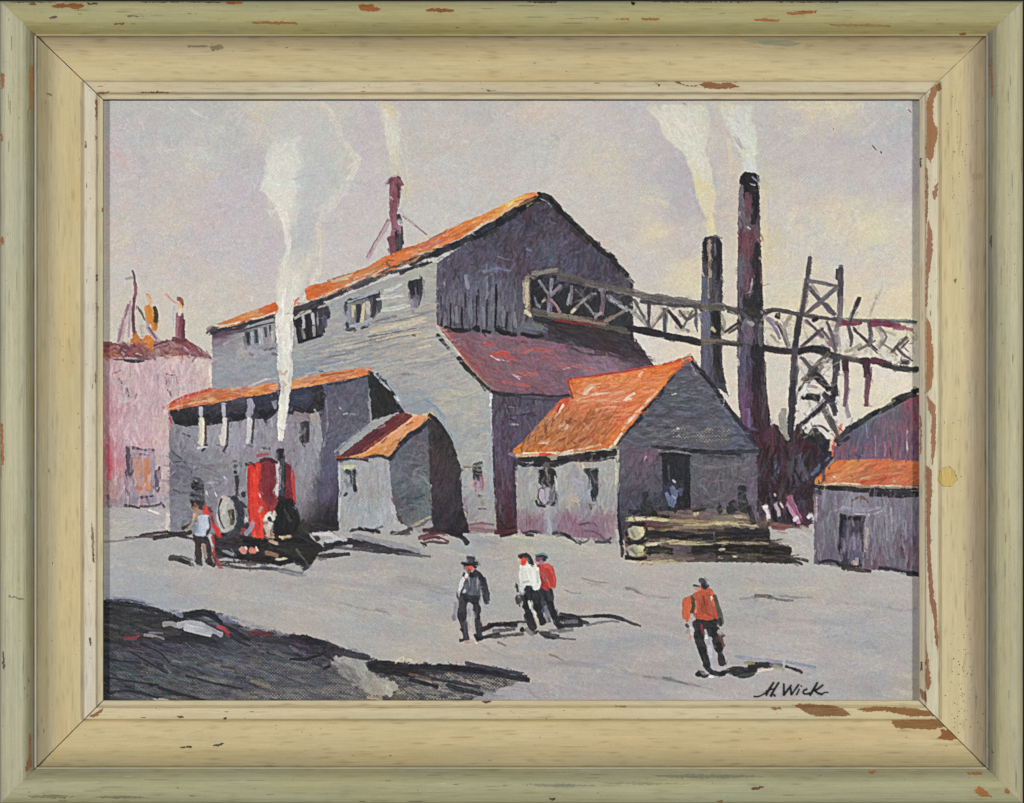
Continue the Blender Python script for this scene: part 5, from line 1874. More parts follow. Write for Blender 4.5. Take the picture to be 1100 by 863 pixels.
fill(w4, '439,303 446,300 453,299 452,316 449,330 444,335 441,320', [(443,306,'2f3038'),(449,308,'3a3b44'),(445,325,'7d7888')], ang=86, aj=5, L=8, Wd=2.2, cov=2, j=4)
dabs(w4, '5 2d2e37 440,304 443,306 444,316\n3 31323b 448,301 449,316\n1.8 3c3b48 453,298 453,314 450,328\n3 8c869c 443,324 444,334\n2 9a94a8 441,328 442,322\n1.4 5c5b66 446,310 447,320')
fill(w_low, '509,499 517,497 518,512 517,526 511,527', [(513,503,'343036'),(514,520,'8d8098')], ang=86, aj=5, L=8, Wd=2.2, cov=2, j=4)
dabs(w_low, '5 302c32 513,500 513,510\n2.6 383038 513,512 514,517\n2.4 a294ae 514,518 514.5,526\n1.4 a8564c 510.5,517 510.5,526\n1.4 a8564c 518,514 518.5,525\n1.4 8c8266 498,501 507,501 512,499')
# siding of the long mill wall: pale and dark drags following the boards
scumble(mill, '330,372 466,322 468,350 498,392 470,398 360,398 330,392', 'bcb3a2 c4baa6 8b8c92 a9a8a4 7f828c', 150, L=26, Wd=1.5, ang=11, aj=4, j=4, thin=0.1, op=.7)
scumble(mill, '232,380 292,368 292,408 232,412', '9da0a8 8a8d98 a4a5aa', 50, L=16, Wd=2, ang=8, aj=30, j=3, thin=0.1, op=.6)
scumble(mill, '420,396 500,398 524,424 524,560 512,562 508,500 498,455 470,425 440,410', 'b8b2a2 9ca3aa a8a9a8 c0b8a4 959aa2', 150, L=11, Wd=1.8, ang=4, aj=20, j=4, thin=0.2, op=.6)
dabs(mill, '2.6 c6bb9f 398,357 420,352 446,345 458,341\n2 cdc2a8 430,352 444,349 454,345\n2.4 c2b698 405,366 425,361 452,357\n1.4 6f6b6c 395,362 420,358 448,353\n1.6 c9c9c4 405,322 418,320 434,318\n1.6 cacac4 410,334 424,333 440,328\n1.6 cccbc2 412,315 422,312 432,306\n2 8e8a88~.1 372,378 400,371\n1.6 b8b0a0 345,378 370,374 395,369\n1.4 7c7a80 350,384 380,379\n2 c4bda8 450,374 462,371\n2 bfb296 456,362 466,360')

# gable: dark mottled paint, plank ends
gw = kid(mill, 'gable_wall')
scumble(gw, '474,285 520,255 560,230 585,216 640,270 676,300 676,330 560,300 474,300', '3f3842 4f4a60 625f78 4a3c46 5a5a70 332e38', 420, L=9, Wd=2, ang=70, aj=35, j=5, thin=0.2, op=.6)
scumble(gw, '472,300 562,300 562,350 472,346', '6e6e7c 565364 4a4654 75747f', 130, L=12, Wd=1.6, ang=89, aj=6, j=5, thin=0.2, op=.7)
dabs(gw, '''
3 72727e 478,336 478,350
3 777682 490,330 491,346
3 6f6f7c 505,328 506,348
3 7a7a84 519,330 520,350
3 6c6c7a 528,334 529,352
3 74747e 540,330 541,350
2.4 7a7a84 553,336 554,352
1.6 222026 484,326 484,352
1.8 1f1e24 496,332 496.5,353
1.4 25232a 512,318 512,352
2 201e25 533,306 533,330 532,352
1.4 26242b 545,336 544,354
1.4 2b2930 523,322 523,354
1.4 2f2c34 500,316 500,330
3 232128 478,351 486,354 498,354
3.4 201f25 508,353 515,355
3 211f26 518,355 527,357
4 201f24 533,354 540,358 548,358
3.4 22212a 548,360 554,361
2.4 201f24 560,359 572,362 584,361
3 8b8b98~.2 500,296 503,310
3 6f7490~.2 520,292 536,289 548,291
''')
scumble(gw, '585,350 676,360 700,388 660,380 590,362', '2c282e 3d343c 48393f 322d33', 110, L=14, Wd=2, ang=-22, aj=10, j=4, thin=0.2, op=.8)

# bridge and tower, drawn heavier
for q in (0,):
    scumble(br, '822,340 900,345 985,348 985,392 930,386 822,372', 'bdb5a8 8f8880 a9a096 cfc6b2 9a9298', 150, L=8, Wd=2.4, ang=60, aj=50, j=6, thin=0.3, op=.55)
    scumble(br, '680,322 752,330 752,362 690,352', 'c4bbaa a29a90 cfc5b0', 50, L=8, Wd=2.2, ang=60, aj=50, j=5, thin=0.3, op=.5)
dabs(br, '''
5 544f52~.35 571,297 586,292 600,293
5 5f5a58~.3 598,293 625,301 650,307 680,314
4 8a8278~.5 572,294 598,290
4.4 8a7c6c~.3 567,298 567,318 568,336
2.4 cdbb98~.3 566,304 566,330
3.4 d6c6a0~.2 565,334 570,340
5 5d5552~.2 572,336 600,342 640,349 676,356
3 84796c~.4 590,338 620,343 650,349
2.4 762c32 596,344 620,347 641,350
6 5a5658~.45 680,316 706,320 752,326
3.4 3f3d40~.2 688,324 712,327 752,330
3 45434a 697,326 697,352
3.4 4d4c56 714,332 714,356
2.6 58555a 681,322 690,338 699,353
2.4 6a655f 717,331 708,343 699,354
3.4 302f38 718,334 724,341 732,352
2.4 66615e 734,352 744,334
2.4 4b4950~.3 730,334 738,344 748,336
3 55525a~.3 748,328 747,346 749,356
7 29262c 676,353 695,356 720,362
6 2d2b33 715,361 735,365 752,369
3 2b2930 779,357 786,352 794,346
3.4 4b474a 782,334 792,337
4 5d574e~.35 752,331 765,330 778,333
5 6a6355~.4 754,367 775,367 792,370
3 3c393c~.2 770,369 792,371
4 4a464a~.15 820,335 836,333 858,338
3.4 4c494c~.15 858,338 880,341 902,344
2.6 565c58~.2 900,343 930,345 984,346
2.8 43414a 820,338 830,334
3 7c7288 824,342 832,352 838,364
2.4 4c4450 836,350 842,362 846,374
3.4 25242a 833,340 837,342
4 8f8a84~.3 850,340 842,352 848,372
3.4 28272e 873,345 878,342
2.6 4a444c 884,353 873,362 861,373
2.6 574e5a 866,344 876,354 884,362
3 6a5a68 884,356 892,366 898,378
3 5a525e~.2 888,346 894,360 897,372
4.4 dcd6cc 905,352 906,366 905,380
2 3f3a44 917,352 926,362 942,376
3.4 5a5458~.2 911,350 914,362 914,372
3.4 595460~.2 933,346 935,358 933,372
2.6 6f6864 922,376 934,370 940,366
2.6 7a736c 945,352 952,362 944,374
2.6 5c5650 958,378 966,370 974,362
2 4d484c 962,372 972,382 980,388
2 4d484c 976,366 968,374
4.4 77344a~.15 900,346 915,348 925,347
5 75304a~.3 935,348 952,348 966,351
3.4 8f4c60~.4 960,352 980,354
6 2b2930 820,374 836,377 850,378
6.4 222128 858,378 874,375 890,378
5.4 2c2a32 874,376 890,381 900,384
5 4b484a~.3 895,382 915,387 930,389
6 402a35~.15 925,388 942,388 956,392
5 3a3638~.3 950,392 968,396 986,397
3.4 6c3044 936,387 948,388
''')
dabs(kid(br, 'trestle_leg'), '''
7 23262f 898,387 898,397
6 3f2b36 908,388 909,400
4.4 6a4c5c~.2 909,400 909,418 907,436
7 42283a 930,388 931,404
5 6c4454~.3 933,404 932,420 930,436
''')
dabs(hf, '''
4.4 4c484f 870,277 867,300 864,320 860,342
6 34303a 859,342 856,358 854,374
5.4 4a4550 854,374 852,396 851,412
6 37333d 852,410 850,430 852,444
6 302a36 851,440 849,460 848,474
5 45424a 903,288 903,305 902,325
5.4 6c626c~.1 903,320 902,338 901,350
5.4 4b4852 899,384 897,404 895,420
5 2f2d38 896,414 895,430
3.4 6a666e 868,302 882,304 900,308
4 56505c 869,309 882,323 897,338
4 655e66 899,309 886,321 866,337
3 55505a 860,384 872,396 884,406
6 26242c 874,402 884,411 891,419
4.4 5b564f 890,380 878,392 862,408
3 3c3738 878,396 866,408 858,420
5 1e1d20 862,427 872,426 880,428
4.4 2c2830 896,424 882,438 868,450
4 332e34 872,446 862,455 856,462
4 3e3a44 885,424 894,436 897,446
4 5d5850~.3 884,440 890,452 897,464
4 4c484c~.2 890,446 896,460 900,470
5 dfdbd6 868,414 862,424
5 d9d2c6 872,434 864,442
5 dcd9d6 874,452 866,464
4.4 d2ccc2 884,388 890,396
4 c8c2ba 866,396 862,404
5 9a988c~.3 840,444 842,462 846,472
2.4 48444a 922,320 917,334 913,348
3 34313a 923,320 920,328
''')
scumble(hf, '854,384 898,384 898,468 852,468', 'd4cec4 8f8a86 5f5a60 bdb6a8 3f3c44', 70, L=8, Wd=2, ang=45, aj=60, j=6, thin=0.2, op=.55)

# far pink building: paler plaster, smudged openings, roof clutter
scumble(pk, '118,392 225,388 225,412 182,440 180,540 124,540', 'd0b4ba c8a6b0 bd98a6 d8c0c0 c4a0a4 b890a0', 230, L=11, Wd=2, ang=86, aj=16, j=5, thin=0.15, op=.65)
pr = kid(pk, 'roof')
scumble(pr, '112,370 150,368 205,366 222,382 150,386 112,384', '6c3848 8a5864 9c7a78 5c303e a58c84 7a4854', 110, L=7, Wd=1.8, ang=-15, aj=35, j=6, thin=0.1, op=.8)
ps = kid(pk, 'spire')
dabs(ps, '''
3 8f5a6a 145,304 146,314 144,324
2.6 6a4454 144,320 143,340 144,356 146,366
2.4 a88a98~.2 140,324 139,345 138,362
3 93707e~.3 138,328 134,340 130,356 127,368
2 b89aa0~.3 134,336 133,350 131,366
1.6 6a5c5c 148,330 152,337 156,344
2.6 a68c98~.2 157,342 160,352 166,362
2.4 806474 160,352 168,364
8 cd8334 159,330 161,338 163,346
6 c67c2c 164,342 166,350 165,354
3.4 3f3a1e 166,330 168,338 167,346
3 dcb488 158,318 161,324 162,329
''')
fill(ps, '140,368 143,361 146,355 150,362 153,368 147,371', 'bd7038', ang=70, L=5, Wd=2, cov=2, edge=1.5)
fill(ps, '152,366 157,360 162,360 166,365 163,375 157,373', 'c77c3a', ang=60, L=5, Wd=2, cov=2, edge=1.5)
pc = kid(pk, 'chimney')
dabs(pc, '''
8 7c4856 193,340 193,352 194,367
3 a07078 190,342 190,352 191,366
3 62343f 197,344 197,366
3.4 8f523a 191,321 194,322 196,328
2.6 e0b890 193,326 194,333
3 dccabc 193,332 193,339
2.6 b9b9b8~.3 187,330 187,352
4 6a3c4a 186,364 192,366 200,366
''')

# low shed: hollows between the posts, worn boards
scumble(lb, '184,458 340,448 340,520 300,560 184,560', '9c9aa6 74727e 8c8894 a6a2ac 66646f', 260, L=9, Wd=1.8, ang=80, aj=22, j=5, thin=0.15, op=.65)
scumble(lb, '184,486 232,500 228,540 186,535', '5f5d6a 6d6b78 7f7d88', 70, L=16, Wd=1.6, ang=-6, aj=10, j=4, thin=0.1, op=.7)
scumble(lb, '350,410 392,408 396,455 360,480 350,500', '50505f 63647a 6c6c7c 454452', 110, L=8, Wd=2, ang=60, aj=40, j=4, thin=0.3, op=.6)
dabs(lb, '''
6 1f2025 190,452 200,455 212,452
5 212329 222,446 228,452 236,448
5 22242b 248,444 254,450 262,446
6 202228 280,442 286,448 294,442
5 3a3c4c 286,430 296,428
5 44465a 318,428 330,426
5 2b2c35 316,438 326,442
5 272830 338,430 346,436
3.4 4b4d60 250,432 262,430
3 b0acbc 216,438 216.5,448
4 d8d0b6 217,450 217.5,464 216,478
1.6 efe4bc 218,452 218.5,470
1.4 4e3138 221.5,452 221,476
2.6 25262d 222,478 217,485
3.4 a8a4b4 240,434 241,448
4 d0cac0 241,450 241,466 239,478
1.8 44434c 245,452 244,474
2.6 33333c 244,478 240,485
5 9a97a8 268,430 269,440 267,448
3.4 ccc9c8 268,450 268,464 266,476
1.8 3b3a44 273,446 271,474
2 c4c4c8 212,482 222,480
''')
# wood of the little shed and the cottage gable
scumble(sh, '366,502 418,498 420,560 368,566', 'b4b6ba 8f9298 a8a4a2 9aa0a8', 70, L=13, Wd=1.8, ang=86, aj=8, j=4, thin=0.1, op=.6)
scumble(sh, '428,490 462,456 462,550 430,560', '4c525a 7c848c 5c5a66 6e6a70', 90, L=9, Wd=2, ang=10, aj=40, j=5, thin=0.15, op=.6)
scumble(sh, '464,455 478,466 494,505 500,568 466,568', '24222a 4c3c42 352f38 41363a', 80, L=10, Wd=2.2, ang=80, aj=20, j=5, thin=0.25, op=.6)
scumble(ct, '740,392 690,450 668,482 812,482 775,430', '3f414c 6a6c7a 595a66 484a56 747684', 300, L=11, Wd=1.8, ang=4, aj=14, j=4, thin=0.35, op=.6)
scumble(ct, '666,492 710,492 710,548 668,565', '4a4654 6a5468 5f5c6a 3c3944', 90, L=8, Wd=2, ang=60, aj=40, j=4, thin=0.25, op=.6)
scumble(ct, '744,494 812,490 812,550 744,545', '6a6a6e 4c4a50 665a68 77787c', 110, L=9, Wd=1.8, ang=30, aj=60, j=4, thin=0.3, op=.6)
fwl = kid(ct, 'front_wall')
scumble(fwl, '558,502 658,494 660,550 558,552', 'b2b0aa 8d9098 a4a8ae bcb2a0 98948f', 130, L=9, Wd=2, ang=84, aj=20, j=5, thin=0.2, op=.6)
scumble(rs, '878,530 985,534 985,606 878,600', '8f8a98 5f5a68 7f7c88 6a5866 9a96a4', 210, L=13, Wd=1.7, ang=88, aj=7, j=5, thin=0.2, op=.65)
scumble(rb, '902,478 985,430 985,490 900,492', '6f5866 5c606e 64505f 7c6674 4a4c58 945058', 150, L=11, Wd=1.8, ang=88, aj=8, j=5, thin=0.2, op=.6)
scumble(dk, '816,480 870,480 892,500 872,555 818,560', '1c1a1e 3c2e36 46485a 29242a 50424c 201d22', 170, L=12, Wd=2.4, ang=86, aj=14, j=6, thin=0.25, op=.8)
scumble(kid(lt, 'roof'), '476,358 640,378 690,394 608,406 600,422 530,418', '8f5c66 6a5868 7c6676 a06064 64505c', 260, L=8, Wd=1.5, ang=-38, aj=22, j=5, thin=0.3, op=.6)
scumble(lt, '532,428 605,430 590,465 556,490 552,560 534,565', '463e4c 5e5468 6c6278 3c2e3a 50283a', 150, L=9, Wd=1.8, ang=86, aj=16, j=4, thin=0.3, op=.6)
crf = kid(ct, 'roof')
scumble(crf, '616,432 700,400 728,392 700,428 668,462 600,440', 'e8966a e08a58 d06838 eda27c c85a38', 130, L=20, Wd=1.6, ang=14, aj=8, j=6, thin=0.05, op=.6)
scumble(crf, '560,480 606,440 664,440 652,476 600,484', 'b86a3a c88a5c 9a5630 d0885c a86034 8a4a2c', 170, L=14, Wd=1.5, ang=50, aj=12, j=6, thin=0.05, op=.7)
scumble(kid(rs, 'roof'), '884,518 900,498 985,498 985,520', 'e08a5c b85a34 d8763c c06040 a8704a', 90, L=13, Wd=1.6, ang=24, aj=14, j=6, thin=0.05, op=.7)
for rf_, poly, a in ((kid(mill, 'roof', 0), '335,320 400,292 480,252 560,214 575,212 480,264 400,300 335,324', 22), (kid(lb, 'roof', 0), '180,438 225,420 296,412 296,420 235,432 185,440', 12), (kid(lb, 'roof', 0), '316,414 396,396 390,404 320,416', 10)):
    scumble(rf_, poly, 'e09460 c86434 b8643c eab080 a8543c d88048', 110, L=9, Wd=1.5, ang=a, aj=9, j=6, thin=0.05, op=.7)
scumble(lp, '690,552 815,550 845,600 690,604', '5f5348 262224 8a7a62 3c3434 4c4448', 90, L=16, Wd=1.4, ang=0, aj=4, j=6, thin=0.35, op=.65)
# ------------------------------------------------ ground shadows and the dark foreground bank
gs = Part('painted_shadow', None, 'black ground line at the foot of the low grey shed')
dabs(gs, '''
3 3a3038 150,576 165,573 180,571
4 33292e 165,578 185,575 205,572
3 2f282e 180,572 195,576 210,580
2.4 5c4a50 135,578 150,577 165,576
2 8d8484 112,582 130,581 145,578
3 26232a 196,568 204,564 208,558
3 a89f84 200,570 206,563 208,558
''')
gs = Part('painted_shadow', None, 'dark maroon shade between white shed and orange roofed cottage')
dabs(gs, '''
4 4a3038 455,570 475,568 490,572
5 2a252e 462,573 480,570 496,574
5 24222a 482,572 495,576 502,584
2.4 6c3a44 452,576 465,573 478,574
4 8a6c70~.1 505,568 520,570 532,570
4 5a2c3a 532,572 545,572 554,570
3 2c2028 538,576 548,574 556,572
3.4 6a4650 450,578 462,576 472,578
2.4 703840 455,580 470,577 482,582
2.4 5a3a44~.1 455,584 465,582 480,584
2.4 3c343a 452,583 458,586
''')
gs = Part('painted_shadow', None, 'small dark patch left of the figure in pale blue')
dabs(gs, '''
3.4 33343a 182,600 192,601 202,604
4 2c2c30 192,601 200,604 206,607
2.4 4a4a50 183,598 195,598 206,602
''')
gs = Part('painted_shadow', None, 'black shadow trailing right from the red yard engine')
dabs(gs, '''
5 26262e 335,592 350,590 366,584
6 23242c 350,586 370,582 390,582
6 2c2c34 370,582 395,584 420,588
5 34343c 380,588 410,592 440,594
4 3f3c40 415,590 435,593 450,596
3 6a6468~.1 430,595 450,597 462,598
4 2a2a32 335,598 355,597 375,595
3 5c5c66 360,588 380,590 400,592
5 8a8a92~.1 380,576 400,580 425,586
4 93919a 410,582 430,586 450,592
3 c9c6c2 340,575 352,574 362,578
3 b8c0c8 350,582 362,580 372,580
3 2f2a2c 340,568 350,566 360,568
3 c2b8b0 366,576 372,580
''')
bank = Part('painted_foreground_shadow', None, 'charcoal shaded bank sweeping across the lower left corner')
fill(bank, '108,644 140,646 165,652 190,660 200,658 225,655 240,662 262,672 300,680 330,682 345,692 362,700 385,704 400,708 420,712 520,714 560,722 572,730 556,738 520,748 540,758 108,758',
 [(115,652,'23242e'),(150,655,'33343a'),(175,665,'35353a'),(130,670,'3a3a3c'),(150,690,'34343a'),(120,700,'3a3b42'),(180,690,'3c3d44'),(150,720,'3a3b44'),(130,740,'2e2f37'),(210,700,'3e4049'),(240,720,'4a4c58'),(200,740,'3e4049'),(260,690,'3f3e44'),(290,690,'35343a'),(320,690,'2c2e38'),
  (300,710,'4b4c52'),(330,715,'4a4b50'),(280,735,'50525c'),(320,740,'5a5a60'),(350,700,'2e2f38'),(360,720,'56565a'),(390,750,'5a5a5e'),(430,720,'37353c'),(480,722,'32333a'),(520,720,'2c2e38'),(550,726,'34353f'),(460,740,'4c4b50'),(500,742,'44454e'),(530,738,'55555e'),(420,748,'6a6558')],
 ang=lambda x, y: -14, aj=12, L=22, Wd=3, cov=3.2, j=5, thin=0.3, rough=1.6, edge=2.5)
scumble(bank, '118,660 180,668 262,684 340,704 400,745 420,752 118,752', '24262f 41444f 4c5060 2f313a 54555e 282a33 3c404c', 260, L=32, Wd=2.8, ang=-15, aj=8, j=4, thin=0.5, op=.75)
scumble(bank, '118,652 180,664 190,685 118,690', '2a2b30 3d3c3c 4a4642 20222a', 90, L=16, Wd=2.2, ang=-10, aj=20, j=4, thin=0.4, op=.7)
fill(bank, '160,690 330,690 420,745 420,754 118,754 118,700', '4a4c56', ang=-16, aj=10, L=18, Wd=2.4, cov=1.0, j=8, thin=0.42, base=False)
fill(bank, '420,726 560,724 556,740 520,752 420,752', [(440,740,'4a494e'),(520,738,'4e5058')], ang=-8, aj=8, L=14, Wd=2.6, cov=1.5, j=8, thin=0.7, base=False)
fill(bank, '495,726 552,728 548,738 490,736', '45464a', ang=-8, aj=8, L=12, Wd=2.4, cov=1.5, j=8, thin=1.0, base=False)
fill(bank, '300,735 420,745 420,753 230,753', '5a5a5e', ang=-10, aj=8, L=12, Wd=2.4, cov=1.2, j=8, thin=0.7, base=False)
scumble(bank, '240,706 330,712 400,742 420,752 210,752', '5c5c62 4c4e59 6c6a68 3f414c 74736f', 200, L=22, Wd=2.6, ang=-12, aj=8, j=3, thin=0.8, op=.6)
scumble(bank, '118,724 220,728 260,752 118,752', '4a4c56 5c5c60 3a3b44 6c6a64', 110, L=16, Wd=1.8, ang=-12, aj=10, j=4, thin=0.7, op=.6)
scumble(bank, '112,642 160,648 196,660 240,660 300,678 360,690 400,704 400,710 330,690 250,674 150,655 112,650', '6a7086 8a8e9c 3a3d4c 5c6070 9a9aa0', 120, L=11, Wd=1.8, ang=-14, aj=12, j=4, thin=0.5, op=.5, feather=2)
# light islands
fill(bank, '355,706 375,702 398,707 394,716 405,726 425,732 430,740 420,748 400,748 382,738 368,726 358,716', [(370,710,'a3a1a0'),(385,718,'9a9896'),(390,730,'8a8882'),(415,740,'a8a498'),(405,745,'9a968a'),(365,720,'8e8c88')], ang=-50, aj=20, L=12, Wd=4, cov=3, j=4, thin=0.3, edge=3, rough=1.5)
scumble(bank, '360,712 384,716 384,738 366,730', '6a6866 58575a 7c7a76', 30, L=10, Wd=2, ang=-45, aj=15, j=4, thin=.4)
scumble(bank, '428,722 560,730 552,742 500,750 430,748', '8d8a84 5a5a60 a29c8e 3c3d46 74726f', 160, L=13, Wd=1.8, ang=-10, aj=10, j=5, thin=0.8, op=.7)
fill(bank, '512,748 530,742 560,732 600,735 600,758 500,758', [(560,745,'a19ea2'),(520,752,'8e8c92'),(590,745,'a5a1a3')], ang=-5, aj=12, L=16, Wd=4, cov=3, j=3, clip=False, base=False)
dabs(bank, '''
5 1f212b~.3 108,648 125,648 150,651 165,656
4 24262e~.4 150,652 170,656 186,664
3 4a5068~.1 115,645 135,644 155,648
2 8a8e9c~.2 118,642 140,643 158,647
5 9a9a98 176,671 184,670 190,672
6 b0b1b6 192,672 205,670 218,672
7 bcbdc2 200,674 212,677 226,680
5 a3a5b0 215,670 226,676 238,682
6 22252b 188,664 200,661 215,659
6 1f2228 205,660 218,658 228,662
5 23252e 222,658 232,664 238,670
3 7b819a~.1 190,660 196,662
3 6a7088~.1 236,662 248,668 256,670
4 2a2a30 238,672 252,678 268,688
3 2c2c32 245,682 258,690 268,694
3 b0404a 234,673 240,675 246,680
2.4 8a3038 242,680 247,684
2 93323a 133,685 142,685 150,683
3 7a3a42~.1 134,686 146,686
3 70343c~.1 270,680 280,681 290,682
2 5a3a3c~.2 238,716 252,718
5 2a2b32 178,686 200,686 225,690
4 26272c 195,682 215,684 232,690
2.4 8f8a86~.2 155,682 168,684 176,686
2 767480~.2 160,680 175,680
5 1f222c~.3 312,684 330,686 350,692
6 22242e~.3 330,688 350,692 368,700
5 25262f~.4 345,694 368,700 396,706
3 3b3a40 360,700 380,706 400,708
5 1e1f26 395,714 410,712 430,714
6 272329 398,718 420,722 445,726
6 2b272c 410,716 435,718 455,724
5 22232a 440,716 470,717 500,720
5 20222b 470,716 510,720 540,726
4 23252f 530,722 550,728 568,731
3 3a3d4a 500,712 530,718 560,724
3 33353c 450,726 480,732 515,738
4 2c2c34 480,736 500,742 518,746
4 26272e 440,730 470,738
3 6a5a50~.2 440,724 462,730
2.4 202228 312,708 330,708 350,700
2 24262c 335,706 345,704
3 2b2d36 330,700 350,704 358,710
3 24262c 348,718 354,716
1.4 ccc29c 425,712 432,706 434,708
2 d9c9a4~.1 438,709 442,710
1.6 26272d 140,700 160,712 180,724
1.6 25262c 150,692 170,700 182,712
1.8 26272e 112,706 130,710 150,712
2 2a2b34 118,728 140,732 170,736
1.8 24252c 200,726 230,734 260,740
2 595c6c~.2 180,706 210,716 240,724
2 5c6070~.3 230,706 260,714 290,724
2 7c7468~.4 185,710 195,712
3 7c7060~.4 270,732 290,738
2 a8a294~.4 165,751 180,752
3 a89c80~.2 395,750 410,751
3 26272f 160,735 190,745 220,752
3 2a2b34 118,745 140,742 170,750
''')

# ------------------------------------------------ the yard engine
en = Part('painted_steam_engine', None, 'small red upright boiler engine with pale flywheel and black stack')
fill(en, '228,575 250,570 268,560 300,575 325,560 335,580 345,590 330,602 300,608 260,600 232,600',
 [(240,585,'3a3236'),(260,590,'3c3a42'),(250,598,'5a5862'),(280,580,'33302f'),(300,585,'3a3430'),(320,590,'302b2a'),(335,590,'3a3634'),(290,598,'26242a')], ang=-8, aj=20, L=9, Wd=3, cov=3, j=8, thin=0.1)
bo = Part('boiler', en, 'bright red boiler with maroon right side')
fill(bo, '266,500 275,497 285,493 296,496 312,499 314,515 315,535 318,542 300,545 284,560 283,582 272,580 268,562 266,540', [(270,510,'d9322c'),(272,540,'e03a30'),(276,570,'d83a30'),(286,510,'8a3038'),(292,530,'7c2c34'),(308,520,'782830'),(290,498,'7a3a40'),(300,510,'7c3038')], ang=89, aj=6, L=14, Wd=3, cov=3, j=6)
dabs(bo, '''
9 da382c 272,502 272,520 271,545
8 df4030 271,530 272,550 274,575
5 da3a2e 277,500 277,515
6 e83e2c 278,545 280,562 279,578
10 87303a 286,500 287,520 286,538
7 7a2a34 294,502 294,520 290,540
3 5a2630 280,496 288,494 296,499
3 3a2a30 264,499 270,498
3 3a2428 272,499 275,503
4 75262e 308,502 309,520 311,535
2 c03c3e 314,505 314,520 316,536
3 c0454a 317,538 318,540
3 e8554a 275,572 272,580
2 b8b0b4 266,505 266,520 267,548
2.6 a8404a~.2 276,490 288,488
5 b4a2b0~.1 296,500 297,515 297,530
2 3a2a30 306,498 312,503
1.6 dfe0dc 278,530 280,534
3 9aa0a8~.1 279,550 281,545
''')
bl = Part('firebox', en, 'rounded black smoke box')
fill(bl, '296,545 303,535 310,533 318,545 322,560 324,572 318,578 300,578 293,576 294,560', [(305,550,'1f2022'),(312,560,'232326'),(300,565,'1c1c1e'),(318,565,'2b2a2a')], ang=50, aj=30, L=8, Wd=3.4, cov=3, j=3)
sk = Part('smokestack', en, 'thin black stack under the white steam')
dabs(sk, '''
7 2a2e3a 301,484 302,490 302,497
5 4a4a56 303,498 303,515 303,532
4 383a42 305,500 305,518 304,536
3 24262e 299,534 303,532 308,536
1.4 c9c9cc 299,495 300,502
1.4 b9b5bc 299,505 298,520 298,533
4 26282e 300,534 304,540
''')
fw_ = Part('flywheel', en, 'pale flywheel with black rim')
fill(fw_, [(244 + 12 * math.cos(a / 18 * 6.283), 552 + 18 * math.sin(a / 18 * 6.283)) for a in range(18)], [(238,545,'a8a2a4'),(245,540,'b0aca6'),(250,560,'9c9894'),(238,565,'a49ca0')], ang=75, aj=20, L=9, Wd=2.6, cov=3, j=5)
dabs(fw_, '''
1.8 26262c 237,537 235,545 236,556 242,568
7 3a3f48 250,535 257,548 258,560
6 33363f 257,550 259,562 253,572
5 4c505a 252,570 246,577 252,580
2 282a32 246,534 253,538
5 5c5442~.1 246,550 248,560
3 35302c 248,548 246,556 249,562
2.4 c8c2ae 243,545 244,558
1.6 b4aebc 234,545 234,558 238,568
3 6a5f58 250,558 250,564
1.6 7d7888 232,545 232,560
''')
dabs(en, '''
3.4 35333c 254,512 255,520 254,532
4 33333c 252,507 254,508
3 3a3a42 252,500 254,501
2 5a5a62 251,496 254,496
5 2b2a30 261,530 262,533
3 3a3238 258,540 264,545
4 d8c8b8~.1 290,560 294,556 296,550
5 c4b4a8~.1 286,565 287,575
5 a8786c~.1 288,572 292,576
3 c8bcac~.1 290,550 286,560
2 3a2c2c 288,556 291,562
4 9a90a8~.1 272,562 268,570 264,574
3 d0ccd4 262,555 265,560
2 a84048~.1 262,568 260,574
6 26272c 258,578 268,580 280,582
6 2c2b30 232,588 245,586 258,584
5 222226 275,583 290,584 305,582
6 201f22 258,598 280,596 300,602
5 1f1e20 290,590 310,584 325,582
5 1e1d1f 300,600 320,598 335,604
5 2a2624 318,575 330,584 345,590
5 322c2a 325,560 335,570 342,580
4 3a3530 330,568 332,562 340,562
6 8c8896 236,590 246,594 252,596
3 a8a6b4 236,592 242,592
4 9a98a4 242,598 252,600
6 d89a88 258,590 260,594
6 e08064 270,592 274,592
3 e86a58 266,594 276,590
2.4 f0e8e0 262,588 264,590
2.4 f0e4d8 276,588 278,592
2 d8b048 272,587 274,588
4 8c705c~.1 284,595 292,598 300,596
2.4 b09880 286,596 296,594
1.8 e8dcb0 297,601 302,600 308,600
4 5c4a44 318,598 324,604 326,608
4 c0a888~.1 288,580 294,578
2.6 d8c088 292,580 296,582
2.6 d0b488 306,580 312,578
2.4 e8d8a8 300,577 304,579
3 8a7058 284,584 292,586
4 2f3038 318,604 330,608 326,612
2.4 3c3e48 232,606 260,610 290,611
3 34353e 236,604 262,604 285,605
3 4a4c56~.1 280,610 305,612 325,616
2.4 70707a~.2 300,614 320,618 328,618
3 5a4c48~.2 265,607 275,606
3 26262a 332,600 340,594 346,588
3 7d8088 322,593 332,594
3 8f9296 336,596 342,600
3 c3c6ca 336,574 345,574
2 2a2a2e 334,566 345,566
''')
p = Part('painted_person', None, 'figure in pale blue shirt and red cap beside the yard engine')
dabs(Part('trousers', p), '7 2c2424 213,578 213,590 214,606\n5 2a2328 221,578 224,590 226,606\n8 2e2830 218,574 217,582\n3 8c7468 219,586 220,600\n4 3a3842 210,602 216,607\n4 30303a 222,602 230,608\n3 33262a 208,575 211,584\n1.6 c9c4c4 225,574 227,584')
dabs(Part('shirt', p), '8 aab8c8 214,562 216,568 215,574\n9 b4c0d0 218,556 218,565 217,574\n7 bcc8d6 221,556 221,566\n3 8a98ac 212,562 212,572\n1.4 1f2024 224,556 226,566 223,574\n3 a88c6c 210,556 212,552')
